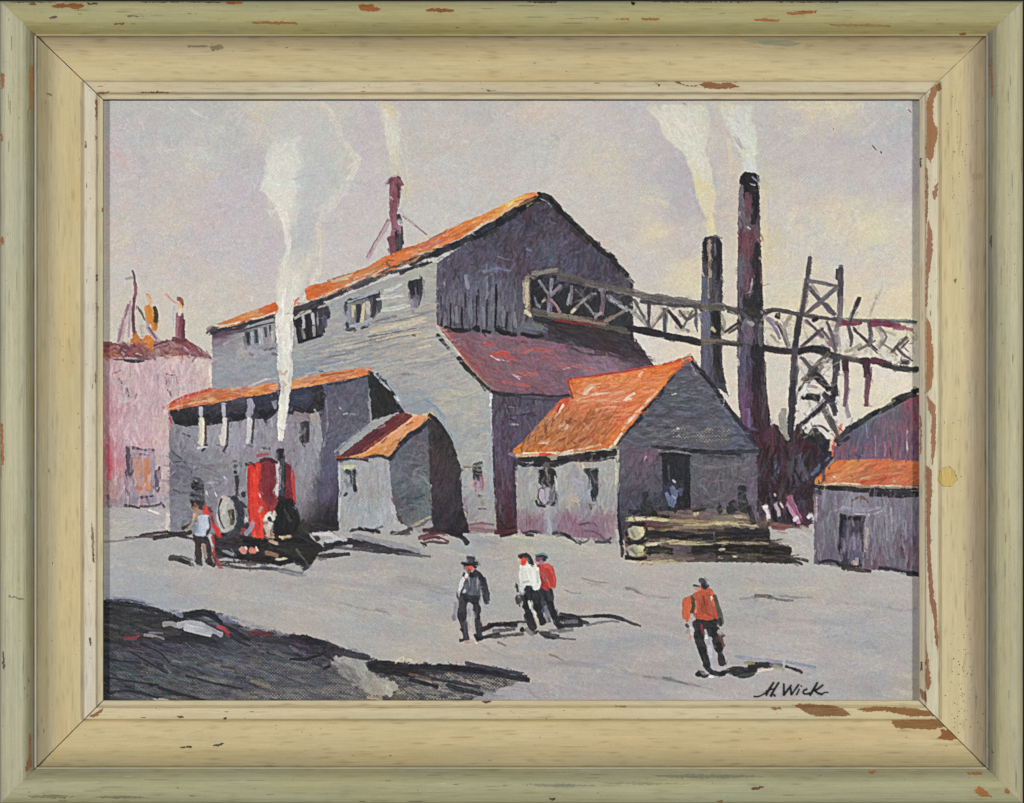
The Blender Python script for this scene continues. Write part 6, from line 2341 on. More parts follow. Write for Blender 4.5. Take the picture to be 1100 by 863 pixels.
dabs(Part('face', p), '5.4 b8805c 210,545 211,550\n3 8a5a40 209,541 211,545\n6 cc3630 221,546 222,551\n3 e04438 219,549 223,552\n2.4 4a3038 224,546 227,550\n2 c9a87a 209,552 208,558\n2 8d3a3a 225,548 228,556')
dabs(Part('apron', p, 'red cloth swinging toward the engine'), '4 c83a38 228,562 233,570 237,577\n3.4 e0382f 230,566 235,575\n2.4 8a3038 227,555 229,562\n3 b8403a 228,577 230,584\n2.4 a83c38 229,588 231,596\n3 9a4a44~.1 232,600 235,606 238,610\n2.4 6a3a3c 228,594 232,604\n2 2a2026 238,574 244,577')

scumble(pk, '126,392 224,390 224,412 184,432 180,470 128,478', 'dcc2c6 d4b2ba cfaab2 e0cccc c9a2ae', 120, L=9, Wd=2.2, ang=80, aj=25, j=4, thin=0.1, op=.6)
scumble(kid(pk, 'roof'), '112,374 150,370 205,368 220,383 150,385 112,384', 'b06a48 a0584c c08060 8a4a54', 45, L=7, Wd=1.8, ang=-15, aj=25, j=5, thin=0.1, op=.7)
dabs(ground, '''
5 8e8f96@.35 330,622 380,628 430,634
6 bcb8b2@.4 300,612 360,618 430,616
5 94959c@.35 640,655 700,662 740,668
6 c0bab0@.4 620,668 700,676 760,690
5 90919a@.3 820,664 880,668 940,672
4 7f8088@.4 430,625 455,628 480,634
5 bdb7ac@.4 420,660 480,672 520,690
6 a0a1aa@.35 125,612 170,620 230,628
6 c0bcb6@.35 250,640 320,650 380,664
4 86868c@.4 590,712 640,716 680,726
5 b9b4ac@.4 780,660 850,652 930,654
''', feather=3, wet=.3, thick=.3)
# the engine restated over the wet lay-in
fill(en, '231,580 248,574 268,578 296,580 326,572 346,586 338,603 304,607 258,602 232,596', [(240,588,'322f36'),(280,590,'242326'),(320,590,'2a2728')], ang=-4, aj=14, L=10, Wd=3, cov=2, j=7, edge=1.5)
dabs(kid(en, 'boiler'), '''
6 7a2830 308,503 309,518 310,534
1.8 b8383a 315,506 316,522 317,538
4 5e2830 302,500 312,503
8 812c36 285,500 287,516 287,532
6 74262f 293,500 294,516 290,532
3 4a2028 280,495 288,493 297,497
6 dd3428 270,502 271,520 271,540
5 e63c2e 276,500 275,520 275,545
5 d4342a 272,545 277,560 277,576
2.4 b02c28 267,504 267,530 268,560
2.6 c4bcc2 298,500 298,516 297,532
''')
dabs(kid(en, 'smokestack'), '6 23272f 302,484 302,492\n4.4 454a54 303,494 303.5,512 303,532\n1.6 24262c 306,498 306,515 305,532\n1.2 8e9098 301,500 301,525')
dabs(kid(en, 'flywheel'), '''
6.5 b9b4b0 241,535 237,546 237,560 243,570
8 aeaaa6 247,537 244,552 247,566
3 cbc6bc 243,540 240,552
6.5 343842 251,534 258,546 259,558 254,570
3.4 3c4048 254,568 248,576 242,578
1.6 26262c 238,536 235,546 236,558 241,568
4.4 55503f 247,549 249,556 249,563
2.4 34302a 250,548 251,558
2 86828e 231,544 231,556 234,566
''')
dabs(kid(en, 'firebox'), '8 1a1b1d 303,540 300,555 299,572\n9 1d1d20 310,540 312,556 310,574\n6 232325 316,548 319,560 317,572\n3 3a3c42~.3 306,548 312,560')
dabs(en, '''
4 d8cfc2 289,552 291,560 289,568
3 c8a898~.2 287,566 288,576
2.6 e0d8c8 284,560 286,554
3 2a2226 289,556 291,560
5 1e1e21 262,582 285,582 310,580 330,582
5 232227 240,596 262,599 290,601
4 1d1c1f 296,604 318,602 334,606
5.4 d8907c 259,590 263,593
5.4 e0826a 269,591 274,592
2 f4ece4 263,588 265,590
2 f4e8dc 275,588 277,592
4 8a6c58 286,594 298,597
2.4 e4d8ae 297,601 308,600
3 c8a480 290,581 298,584
3 d8c498 303,578 311,577
4 2a2b30 322,574 334,582 344,588
3 55504c 318,590 326,600 330,606
3.4 8d93a0 240,592 250,596
''')
smudge(2200, 3.5, 1.1, .8, .7, '190,480 350,480 350,620 190,620')
smudge(2500, 6, 1.5, 1.2, .7)
smudge(1500, 4, 1.1, .8, .6, '170,190 985,190 985,620 170,620')
# ------------------------------------------------ the four men in the yard
def man(lab, x): return Part('painted_person', None, lab)
sd = Part('painted_shadow', None, 'black shadow right of the man in the grey jacket')
dabs(sd, '''
4 26272f 517,677 530,672 548,670
4 23242c 525,672 540,671 555,672
3 55555e 530,678 545,677 553,676
2.4 2a2b33 548,669 560,668 566,669
4 24242a 512,687 524,684 536,682
3 4c4a4c~.2 530,684 545,683 562,681
2 77736e~.2 535,690 543,694
''')
sd = Part('painted_shadow', None, 'long black shadow right of the walking pair')
dabs(sd, '''
6 25262c 602,662 612,662 622,665
6 202126 602,664 612,668 624,668
4 26272e 600,672 615,672 625,671
4 6a6a72~.1 608,668 620,668
4 33333a 622,668 630,669 632,671
3 35353c 620,663 640,662 655,662
3.4 2c2d34 638,662 655,662 670,666
2.4 3a3b42 660,663 675,668 688,673
2 6c6c74~.2 630,672 650,668 665,668
4 4a4a50 582,681 592,683 600,684
3 2f3034 584,683 594,686 600,684
2 5a5a5e 596,684 604,686 618,687
4 77777a~.2 590,678 605,676
3 6b6b70~.2 600,679 615,676
''')
sd = Part('painted_shadow', None, 'black shadow right of the man in the orange vest')
dabs(sd, '''
5 25262a 776,723 788,719 798,720
5 303135 788,724 800,720 812,718
6 222328 805,717 818,714 828,715
4 2c2d34 800,722 812,720
5 2a2a2c~.3 785,722 800,726 812,722
3 8a8662~.1 800,712 810,712
4 6a6c74~.1 828,714 840,715
3 9a967c~.1 832,716 842,719
2.6 26262c 844,716 854,719 861,723
3 8f93a2~.1 790,705 815,709 840,711
3 8a90a4~.2 845,711 860,714 876,717
2 d8d0b8 812,724 820,720 830,720
''')
m1 = man('man in dark hat and open grey jacket, walking toward us', 0)
dabs(Part('trousers', m1), '''
8 2c2e37 499,641 497,652 496,664
7 2a2c35 509,640 512,652 513,664
7 30323b 496,660 498,672 501,686
6 2e3038 512,660 514,672 515,684
14 2b2d35 501,640 506,640 512,641
3 1f2026 495,676 497,678
2.4 8d8ea4~.1 503,655 505,662 507,666
2 b9b4b0 506,664 507,674
2.4 4a4c5a 500,668 502,678
2.4 c8bcae 506,676 508,686
3.4 22232a 510,682 514,687 518,686
3 22222a 494,688 498,687
2.4 b08e84 499,690 504,690
2 d8c4b0 510,688 512,691
''')
dabs(Part('jacket', m1), '''
12 5c5f6a 507,620 507,628 507,636
9 565964 502,624 502,634
8 565a66 511,616 513,628 512,638
6 2c2e36 510,615 516,620 519,628
5.5 33353e 519,622 522,634 523,645
5 3c3e48 519,632 521,642 523,648
3 2f3038 499,616 497,622 496,626
2.4 2a2c34 515,616 521,626
1.6 26272e 496,632 498,640
1.4 8a8c9a 504,622 505,630
1.4 8a8c9a 513,620 513,634
2 2a2c33 497,630 495,640
''')
dabs(Part('shirt', m1), '''
3 e0dde0 502,614 501,619 499,622
4 e8e4e2 498,621 496,626 495,632
2.6 d3d0dc 496,628 494,634
1.2 c83a3c 499,621 500,622
2 c8c8d8 500,634 498,637
5 1e1f25 505,617 508,620
4 22232a 503,613 506,618
''')
dabs(Part('face', m1), '5 d8443c 502,609 504,610 506,610\n3 9a4a44 502,612 505,613\n2 6c5c54 499,608 500,611')
dabs(Part('hat', m1), '2.6 2b2d34 496,605 502,606 508,606 514,607\n6.4 30323b 503,601 505,601 508,602\n2 1d1e24 499,607 506,607 512,607\n1.4 6b6e7c 501,603 503,602\n3 26282e 508,606 511,610\n2 24262c 509,604 513,605')
dabs(Part('hand', m1), '4 8d8c98~.2 490,648 489,656 488,664\n3 7d7580 487,662 488,666\n2 544c54 491,640 493,645\n3 8a8896~.2 520,652 523,654\n1.6 4c4a54 491,638 491,642\n4 a8a8b4~.3 519,650 524,658')

m2 = man('man in white shirt and black cap, left of the walking pair', 0)
m3 = man('man in red shirt and dark hat, right of the walking pair', 0)
dabs(Part('trousers', m3), '''
9 262830 580,634 584,642 583,650
9 282a33 588,634 590,644 592,654
7 23252d 590,648 594,658 598,668
6 26282f 594,658 598,668 602,674
6 4a4c58 583,648 586,656
4 757680~.1 586,652 588,660 590,668
3 6a5a60 589,664 591,668
2.4 24262c 598,672 606,674
''')
dabs(Part('shirt', m3), '''
10 b8352f 580,609 583,618 584,628
9 c23a34 586,608 589,618 590,628
7 bd3a36 590,610 593,620 594,630
6 b02f2c 580,624 585,630 588,632
2.4 d4524a 584,608 590,610 593,616
2 8a5a58~.1 584,616 586,624
2 8f2a2c 581,620 583,630
1.4 dc6a60 588,622 590,630
''')
dabs(Part('hat', m3), '5 6c3c54 577,600 581,601 584,602\n2.6 25262c 576,597 582,597 588,599\n3 2b2c34 584,600 586,602\n2.4 d08078 575,604 577,606\n4 a07888 580,604 583,605\n1.4 5c8a88 576,596 584,595 588,598')
dabs(Part('trousers', m2), '''
9 202228 567,632 567,642 566,652
8 1f2127 572,634 576,644 578,654
6 222328 563,640 566,652 569,662
8 24262b 567,660 570,668 573,676
9 2a2b30 568,664 571,670
6 1f2127 576,650 580,660 584,670
6 23252b 580,660 583,670
3 1c1d22 571,678 576,680
4 5c5c60 562,676 560,678
4 232429 560,676 562,677
2.4 e8e0cc 568,646 570,654
2 d8ccb4 573,656 577,666
3 686a70~.1 565,628 570,627 574,630
4 77777c~.1 565,676 572,682
4 3e4046 580,680 590,680
2 303238 574,680 578,678
''')
dabs(Part('shirt', m2), '''
12 deddd3 564,610 564,620 564,626
11 e2e1d8 569,608 571,618 572,626
8 e6e6dc 575,612 576,622 576,632
5 d0d2dc 560,628 563,630
6 e0dfd4 562,606 566,604
3 c9ccd8 560,632 561,636
2 bcbab2 577,614 578,626
2 b0b0b8 562,626 568,624
''')
dabs(Part('face', m2), '6 e0382c 560,601 562,603 561,606\n4 e8402e 562,602 564,603\n2.4 c8a89c 558,602 558,606\n3 5c5e60 568,602 570,605')
dabs(Part('hat', m2), '4 1f2024 558,598 562,596 567,597\n4.4 2a2c2f 564,596 568,599 571,604\n3 2c3030 569,602 572,607\n2 4a4f4e 566,600 569,606')
dabs(Part('hand', m2), '5 3b3a3c 556,641 558,646\n4 4c4844 555,643 557,648\n2.4 33343c 555,628 556,636\n2 2f2f34 558,650 559,652\n1.6 9a8a82 557,640 558,642')

m4 = man('man seen from behind in orange vest and small dark hat', 0)
dabs(Part('trousers', m4), '''
10 25252a 750,668 751,676 752,684
10 28282d 762,666 765,674 766,682
14 2c2a2f 752,668 760,667 768,670
9 232428 749,680 752,690 755,700
8 212226 768,676 770,688 773,698
7 202125 753,696 757,706 760,716
6 24252a 771,692 774,704 776,714
3 8a3a44~.2 753,672 755,680
4 a9a9b8~.1 760,686 763,696 766,706
3 c0bcc0 762,694 764,706
3 b0b0b4 766,710 766,722
2.4 e0dcd8 758,682 759,686
5 25262b 757,714 764,722
5 6c6c6c 751,724 756,723
3 2a2b30 750,722 755,727 761,725
3 1f2024 748,724 752,726
5 222328 764,722 772,724 778,724
2.4 d8d8d4 762,727 766,727
''')
dabs(Part('vest', m4, 'orange vest'), '''
14 b34a33 750,640 752,652 752,662
13 b04e38 760,640 762,652 764,662
9 ba5538 752,635 757,634 762,638
7 c9552f 738,644 737,654 737,664
5 d0603c 741,642 740,656
3 c4603f 737,652 738,668
9 a04a34 757,646 757,656
2.4 e08058 747,646 748,658
2 8c3a2a 756,642 757,650
2 e0704c 764,636 767,650
2 d8784c 749,634 752,633
3 c84830 768,655 770,664
5 c05236 750,662 762,664
''')
dabs(Part('sleeve', m4), '''
4 3f3d33 744,643 745,651 743,658
2.4 55503f 743,640 743,646
3.4 4a463c 767,640 771,650 773,662
4 5c5a55~.1 770,650 774,662 775,670
3 4a4a50 737,671 739,674
1.6 f0e8e0 764,641 764,645
3 35363a 773,664 774,672
''')
dabs(Part('hat', m4), '6 42404c 752,624 755,624 756,627\n2.4 3a3944 745,629 751,630 756,630 761,629\n4 2c2d34 755,628 758,632\n2.4 c8867c~.1 747,632 751,633\n2 4c5064 758,628 761,630')
dabs(Part('hand', m4), '4 5c3f3c 773,684 776,690 777,694\n3 6a4a44 774,680 777,684\n2.4 c08878 742,682 741,687\n3 c8bcb8~.1 743,674 744,682\n2 9a8888 739,676 738,680\n4 b0a8a4~.2 772,678 774,682')

smudge(420, 3, 1.2, .8, .6, '485,590 545,590 545,695 485,695')
smudge(500, 3, 1.2, .8, .6, '550,588 612,588 612,690 550,690')
smudge(420, 3, 1.2, .8, .6, '730,618 785,618 785,732 730,732')
dabs(lp, '''
3 26252b 676,566 680,563 688,564
3 2a292f 690,579 694,574 694,568
3 232228 676,585 682,583 690,584
7 9c9884~.3@0.6 682,568 684,576
6 8f8b7c~.3@0.6 681,588 684,594
2.4 8a8678~.3 678,570 682,578
2.4 77746c~.3 678,590 684,596
3 1c1c20 672,600 684,601 694,600
2.4 34333a 692,592 694,588
''')
dabs(dk, '''
4 e0d0d4 821,545 824,550 826,556
2.6 f0e6e4 821,544 824,545
3 b8a0b4 833,542 836,548 837,554
2 d0c8d0 839,541 841,545
5 9a6480 848,534 852,544 858,556
3 c08ca8 846,542 852,552 858,562
3 d8d0e0 853,559 857,556
3.4 1c1a1e 830,548 832,556 834,560
3 d8d4d8 868,556 872,553
''')
dabs(kid(ct, 'door'), '4 5f6684 721,524 724,534 722,544\n2 8c92b0 722,533 726,536\n2.4 4c506c 730,526 732,532\n4 202228 728,536 730,546')
crisp(0.7)
lumv = RGB.mean(axis=2, keepdims=True)
RGB = lumv + (RGB - lumv) * (0.93 - 0.14 * np.clip((lumv - 150) / 40, 0, 1)) + np.array([.8, .2, -.6], np.float32)
X_, Y_ = np.meshgrid(XS, YS)
for f_, amp_ in ((.055, 2.2), (.13, 2.4), (.3, 1.6)):      # stray tints left in the brush
    q1 = vnoise(X_ * f_ * .8, Y_ * f_ * 1.2, 61 + int(f_ * 100)) - .5; q2 = vnoise(X_ * f_ * .8, Y_ * f_ * 1.2, 83 + int(f_ * 100)) - .5
    RGB = RGB + amp_ * (q1[..., None] * np.array([1.5, -.5, -1.3], np.float32) + q2[..., None] * np.array([-.2, 1.2, .2], np.float32))
RGB = RGB * (0.978 - 0.09 * np.clip((120 - lumv) / 80, 0, 1))
# lumber and ends restated in the dark
sg = Part('painted_signature', None, 'black brush signature H. Wick in the lower right corner')
dabs(sg, '''
1.68 0c0c10 810,748.5 814,748.5 818,747 824,743.5
2.13 0c0c10 831,733.5 828,738 825,743 823,747
2.13 0c0c10 836.5,733.5 833,739 830,744 828,748
1.46 0c0c10 823,742.5 828,741 833,739.5
1.90 0c0c10 831.5,746.5 832.5,748
2.46 0c0c10 842,735 842,740 842,747
1.79 0c0c10 843,746 847,740 850,736.5
2.02 0c0c10 849,738 849.5,742 850,746.5
1.68 0c0c10 850,746.5 854,741 858,735.5
1.79 0c0c10 858.5,740.5 857,744 855.5,746.5
1.57 0c0c10 860.5,737 861,737.5
1.68 0c0c10 867,740.5 863.5,742 863,745 867,745.5 869.5,744.5
2.24 0c0c10 878,733.5 875,739 872,744 870,747
1.68 0c0c10 884,736 879,740 875,742
2.13 0c0c10 875,742 879,745 883,746
1.68 0c0c10 883,746 886,744 889.5,744
''', dry=0.12, feather=0.6, thick=0.05, wet=0)
# ================================================================== build the painting
def empty(name, label, cat, loc=(0, 0, 0)):
    o = bpy.data.objects.new(name, None); COL.objects.link(o); o.location = loc
    o['label'] = label; o['category'] = cat
    return o
pic = empty('oil_painting', 'oil painting of a smoky timber mill yard with workmen, inside the wooden frame', 'painting')

def box(part, x0, y0, x1, y1, h0, h1, col):
    b = len(part.v); c = rgb_lin(hx(col))
    for h in (h0, h1):
        for x, y in ((x0, y0), (x1, y0), (x1, y1), (x0, y1)):
            part.v.append(W(x, y, h)); part.c.append((*c, 1)); part.u.append((x, y))
    for f in ((4, 7, 6, 5), (0, 1, 2, 3), (0, 4, 5, 1), (1, 5, 6, 2), (2, 6, 7, 3), (3, 7, 4, 0)): part.f.append(tuple(b + i for i in f))
cv = Part('canvas', None, 'pale stretched canvas showing along the edges')
PARTS.remove(cv)
box(cv, 111.2, 108.4, 987.6, 752.6, -14, 0.25, 'a8987c')
cv.build(pic)

cut_meshes(pic)

# ================================================================== THE FRAME
X0, X1, Y0, Y1 = 0.2, 1098.6, 1.4, 863.6
SC = {'L': 110.6 / 107, 'R': 111.4 / 107, 'T': 105.8 / 107, 'B': 111.0 / 107}
PROF = [(0, 20), (0.3, 27), (2, 29), (6, 31.5), (12, 33.5), (18, 34), (23, 33), (27, 30.5), (31, 27), (34, 24), (35, 23.2),
        (35.9, 25), (36.9, 26.2), (37.7, 25.4), (38.4, 23.2), (39, 21.2), (44, 17.2), (50, 12.6), (55, 9.6), (60, 7.6), (66, 6.2), (74, 5.0), (82, 4.4), (86.5, 4.6),
        (87.2, 8.6), (88.5, 9.6), (94, 10), (99.5, 9.8), (100.6, 8.4), (101.3, 8.3), (102, 9.4), (104, 9.0), (106.2, 8.4), (107, 7.6), (107.02, -3)]
def prof(d):
    for i in range(len(PROF) - 1):
        if PROF[i][0] <= d <= PROF[i + 1][0]:
            a, b = PROF[i], PROF[i + 1]
            t = (d - a[0]) / max(1e-6, b[0] - a[0]); return a[1] + (b[1] - a[1]) * t
    return PROF[-1][1]
def fpos(side, a, d, h):
    """a: photograph coordinate along the side, d: 0 outside .. 107 at the sight edge"""
    k = d * SC[side]
    if side == 'T': return W(a, Y0 + k, h)
    if side == 'B': return W(a, Y1 - k, h)
    if side == 'L': return W(X0 + k, a, h)
    return W(X1 - k, a, h)
GAP = {('T', 'L'): .62, ('T', 'R'): .3, ('B', 'L'): .62, ('B', 'R'): .62}
def ends(side, d):
    g = lambda c: (GAP[c] if d > 34 else 0.06) + 0.15 * noise.noise((d * .2, 3 if c[1] == 'L' else 9, 1))
    if side in 'TB': return X0 + d * SC['L'] + g((side, 'L')), X1 - d * SC['R'] - g((side, 'R'))
    return Y0 + d * SC['T'] + g(('T', side)), Y1 - d * SC['B'] - g(('B', side))

def lerp(a, b, t): return [a[i] + (b[i] - a[i]) * t for i in range(3)]
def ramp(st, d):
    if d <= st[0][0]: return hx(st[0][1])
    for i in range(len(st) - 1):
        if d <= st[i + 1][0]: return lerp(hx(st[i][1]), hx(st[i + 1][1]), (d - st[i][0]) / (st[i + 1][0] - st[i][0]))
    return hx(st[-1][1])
# pigments across the profile (paint and rubbed-in grime, plus painted-in highlight and recess shade)
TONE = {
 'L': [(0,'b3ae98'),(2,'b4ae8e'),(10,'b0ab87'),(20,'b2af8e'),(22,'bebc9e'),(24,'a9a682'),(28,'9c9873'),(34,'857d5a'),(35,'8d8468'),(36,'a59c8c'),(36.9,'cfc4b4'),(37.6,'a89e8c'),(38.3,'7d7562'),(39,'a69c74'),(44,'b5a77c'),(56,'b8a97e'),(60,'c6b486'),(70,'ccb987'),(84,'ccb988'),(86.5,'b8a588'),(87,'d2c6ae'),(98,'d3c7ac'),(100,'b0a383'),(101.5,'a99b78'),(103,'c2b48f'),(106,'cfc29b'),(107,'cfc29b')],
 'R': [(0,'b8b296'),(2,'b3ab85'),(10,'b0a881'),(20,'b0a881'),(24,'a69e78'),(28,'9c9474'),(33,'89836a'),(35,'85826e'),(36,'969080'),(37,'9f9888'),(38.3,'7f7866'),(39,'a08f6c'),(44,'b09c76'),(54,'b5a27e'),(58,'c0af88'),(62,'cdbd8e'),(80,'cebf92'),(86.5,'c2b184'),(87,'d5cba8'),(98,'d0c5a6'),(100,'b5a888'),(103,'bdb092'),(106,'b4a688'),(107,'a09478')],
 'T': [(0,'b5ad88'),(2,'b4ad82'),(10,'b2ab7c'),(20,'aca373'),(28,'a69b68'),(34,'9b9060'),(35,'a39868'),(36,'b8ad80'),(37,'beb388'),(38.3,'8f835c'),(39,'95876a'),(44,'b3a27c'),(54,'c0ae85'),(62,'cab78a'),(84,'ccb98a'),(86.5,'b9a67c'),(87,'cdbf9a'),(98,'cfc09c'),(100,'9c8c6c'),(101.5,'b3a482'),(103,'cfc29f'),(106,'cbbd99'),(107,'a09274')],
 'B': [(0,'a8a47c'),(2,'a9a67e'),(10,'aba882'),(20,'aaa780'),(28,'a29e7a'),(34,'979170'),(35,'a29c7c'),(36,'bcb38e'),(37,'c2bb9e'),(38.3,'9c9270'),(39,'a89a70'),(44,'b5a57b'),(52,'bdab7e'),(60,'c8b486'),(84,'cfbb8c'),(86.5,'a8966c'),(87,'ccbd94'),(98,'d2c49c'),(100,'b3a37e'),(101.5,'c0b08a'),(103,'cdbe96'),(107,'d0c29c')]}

def strip(name, parent, side, d0, d1, step, label=None):
    p = Part(name, None, label); PARTS.remove(p); p.mat = FRAME
    ds = []
    for q in [x for x, _ in PROF if d0 <= x <= d1] : ds.append(q)
    x = d0
    while x < d1: ds.append(x); x += step
    ds.append(d1); ds = sorted(set(round(v, 3) for v in ds))
    lo, hi = ends(side, 0); n = int((hi - lo) / 4)
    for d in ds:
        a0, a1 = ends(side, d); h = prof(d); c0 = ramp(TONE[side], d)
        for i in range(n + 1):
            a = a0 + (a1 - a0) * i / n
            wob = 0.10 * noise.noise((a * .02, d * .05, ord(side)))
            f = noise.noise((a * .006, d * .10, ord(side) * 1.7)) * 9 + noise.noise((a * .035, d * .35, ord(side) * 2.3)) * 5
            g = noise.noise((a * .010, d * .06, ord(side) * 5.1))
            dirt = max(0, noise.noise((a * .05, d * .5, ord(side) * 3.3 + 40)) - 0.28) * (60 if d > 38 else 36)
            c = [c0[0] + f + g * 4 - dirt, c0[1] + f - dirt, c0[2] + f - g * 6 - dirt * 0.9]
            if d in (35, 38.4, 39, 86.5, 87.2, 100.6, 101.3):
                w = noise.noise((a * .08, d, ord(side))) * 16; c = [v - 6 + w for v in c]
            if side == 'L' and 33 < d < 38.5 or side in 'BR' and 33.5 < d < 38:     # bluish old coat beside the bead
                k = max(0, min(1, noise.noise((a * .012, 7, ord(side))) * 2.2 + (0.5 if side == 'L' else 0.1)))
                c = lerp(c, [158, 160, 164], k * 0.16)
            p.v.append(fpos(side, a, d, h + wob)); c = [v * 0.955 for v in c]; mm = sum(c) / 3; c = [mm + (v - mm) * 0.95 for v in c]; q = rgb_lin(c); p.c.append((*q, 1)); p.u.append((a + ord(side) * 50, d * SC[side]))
    m = n + 1
    flip = side in 'LB'
    for r_ in range(len(ds) - 1):
        for i in range(n):
            a = r_ * m + i
            f = (a, a + m, a + m + 1, a + 1)
            p.f.append(f if side in 'TR' and side == 'T' else f)
    return p

def patch(p, side, poly, cols, lift=0.1, rag=0.75, step=0.4):
    """a worn place: follows the moulding's surface; poly in photograph pixels"""
    ad = []
    for x, y in (P(poly) if isinstance(poly, str) else poly):
        if side == 'T': ad.append((x, (y - Y0) / SC['T']))
        elif side == 'B': ad.append((x, (Y1 - y) / SC['B']))
        elif side == 'L': ad.append((y, (x - X0) / SC['L']))
        else: ad.append((y, (X1 - x) / SC['R']))
    # ragged outline
    out = []
    for i in range(len(ad)):
        a0, d0 = ad[i]; a1, d1 = ad[(i + 1) % len(ad)]
        l = math.hypot(a1 - a0, d1 - d0); m = max(1, int(l / 1.3))
        for k in range(m):
            t = k / m; out.append((a0 + (a1 - a0) * t + rnd.gauss(0, rag) * (k > 0), d0 + (d1 - d0) * t + rnd.gauss(0, rag * .6) * (k > 0)))
    lo = max(0.5, min(d for _, d in out)); hi = min(106.9, max(d for _, d in out))
    cs = [hx(c) for c in cols.split()]; wood = cs[0][0] - cs[0][1] > 35
    d = lo
    while d < hi:
        d2 = min(d + step, hi); m = (d + d2) / 2; xs = []
        for i in range(len(out)):
            a0, e0 = out[i - 1]; a1, e1 = out[i]
            if (e0 > m) != (e1 > m): xs.append(a0 + (a1 - a0) * (m - e0) / (e1 - e0))
        xs.sort()
        E0, E1 = ends(side, m)
        for k in range(0, len(xs) - 1, 2):
            a, b_ = max(xs[k], E0), min(xs[k + 1], E1)
            if b_ <= a: continue
            n = max(1, int((b_ - a) / 3)); b0 = len(p.v)
            for j in range(n + 1):
                aa = a + (b_ - a) * j / n
                for dd in (d, d2):
                    q = noise.noise((aa * .06, dd * 1.3, 2)) * 1.3 + noise.noise((aa * .4, dd * .8, 7)) * .7; c = [v * k_ for v, k_ in zip(lerp(cs[0], cs[-1], min(1.7, max(-.4, 0.6 + q))), (.91, .97, .86) if wood else (.95, .95, .95))]
                    p.v.append(fpos(side, aa, dd, prof(dd) + lift)); p.c.append((*rgb_lin([v + rnd.gauss(0, 3) for v in c]), 1)); p.u.append((aa * 3, dd * 3))
            for j in range(n):
                i0 = b0 + 2 * j; p.f.append((i0, i0 + 1, i0 + 3, i0 + 2))
        d = d2

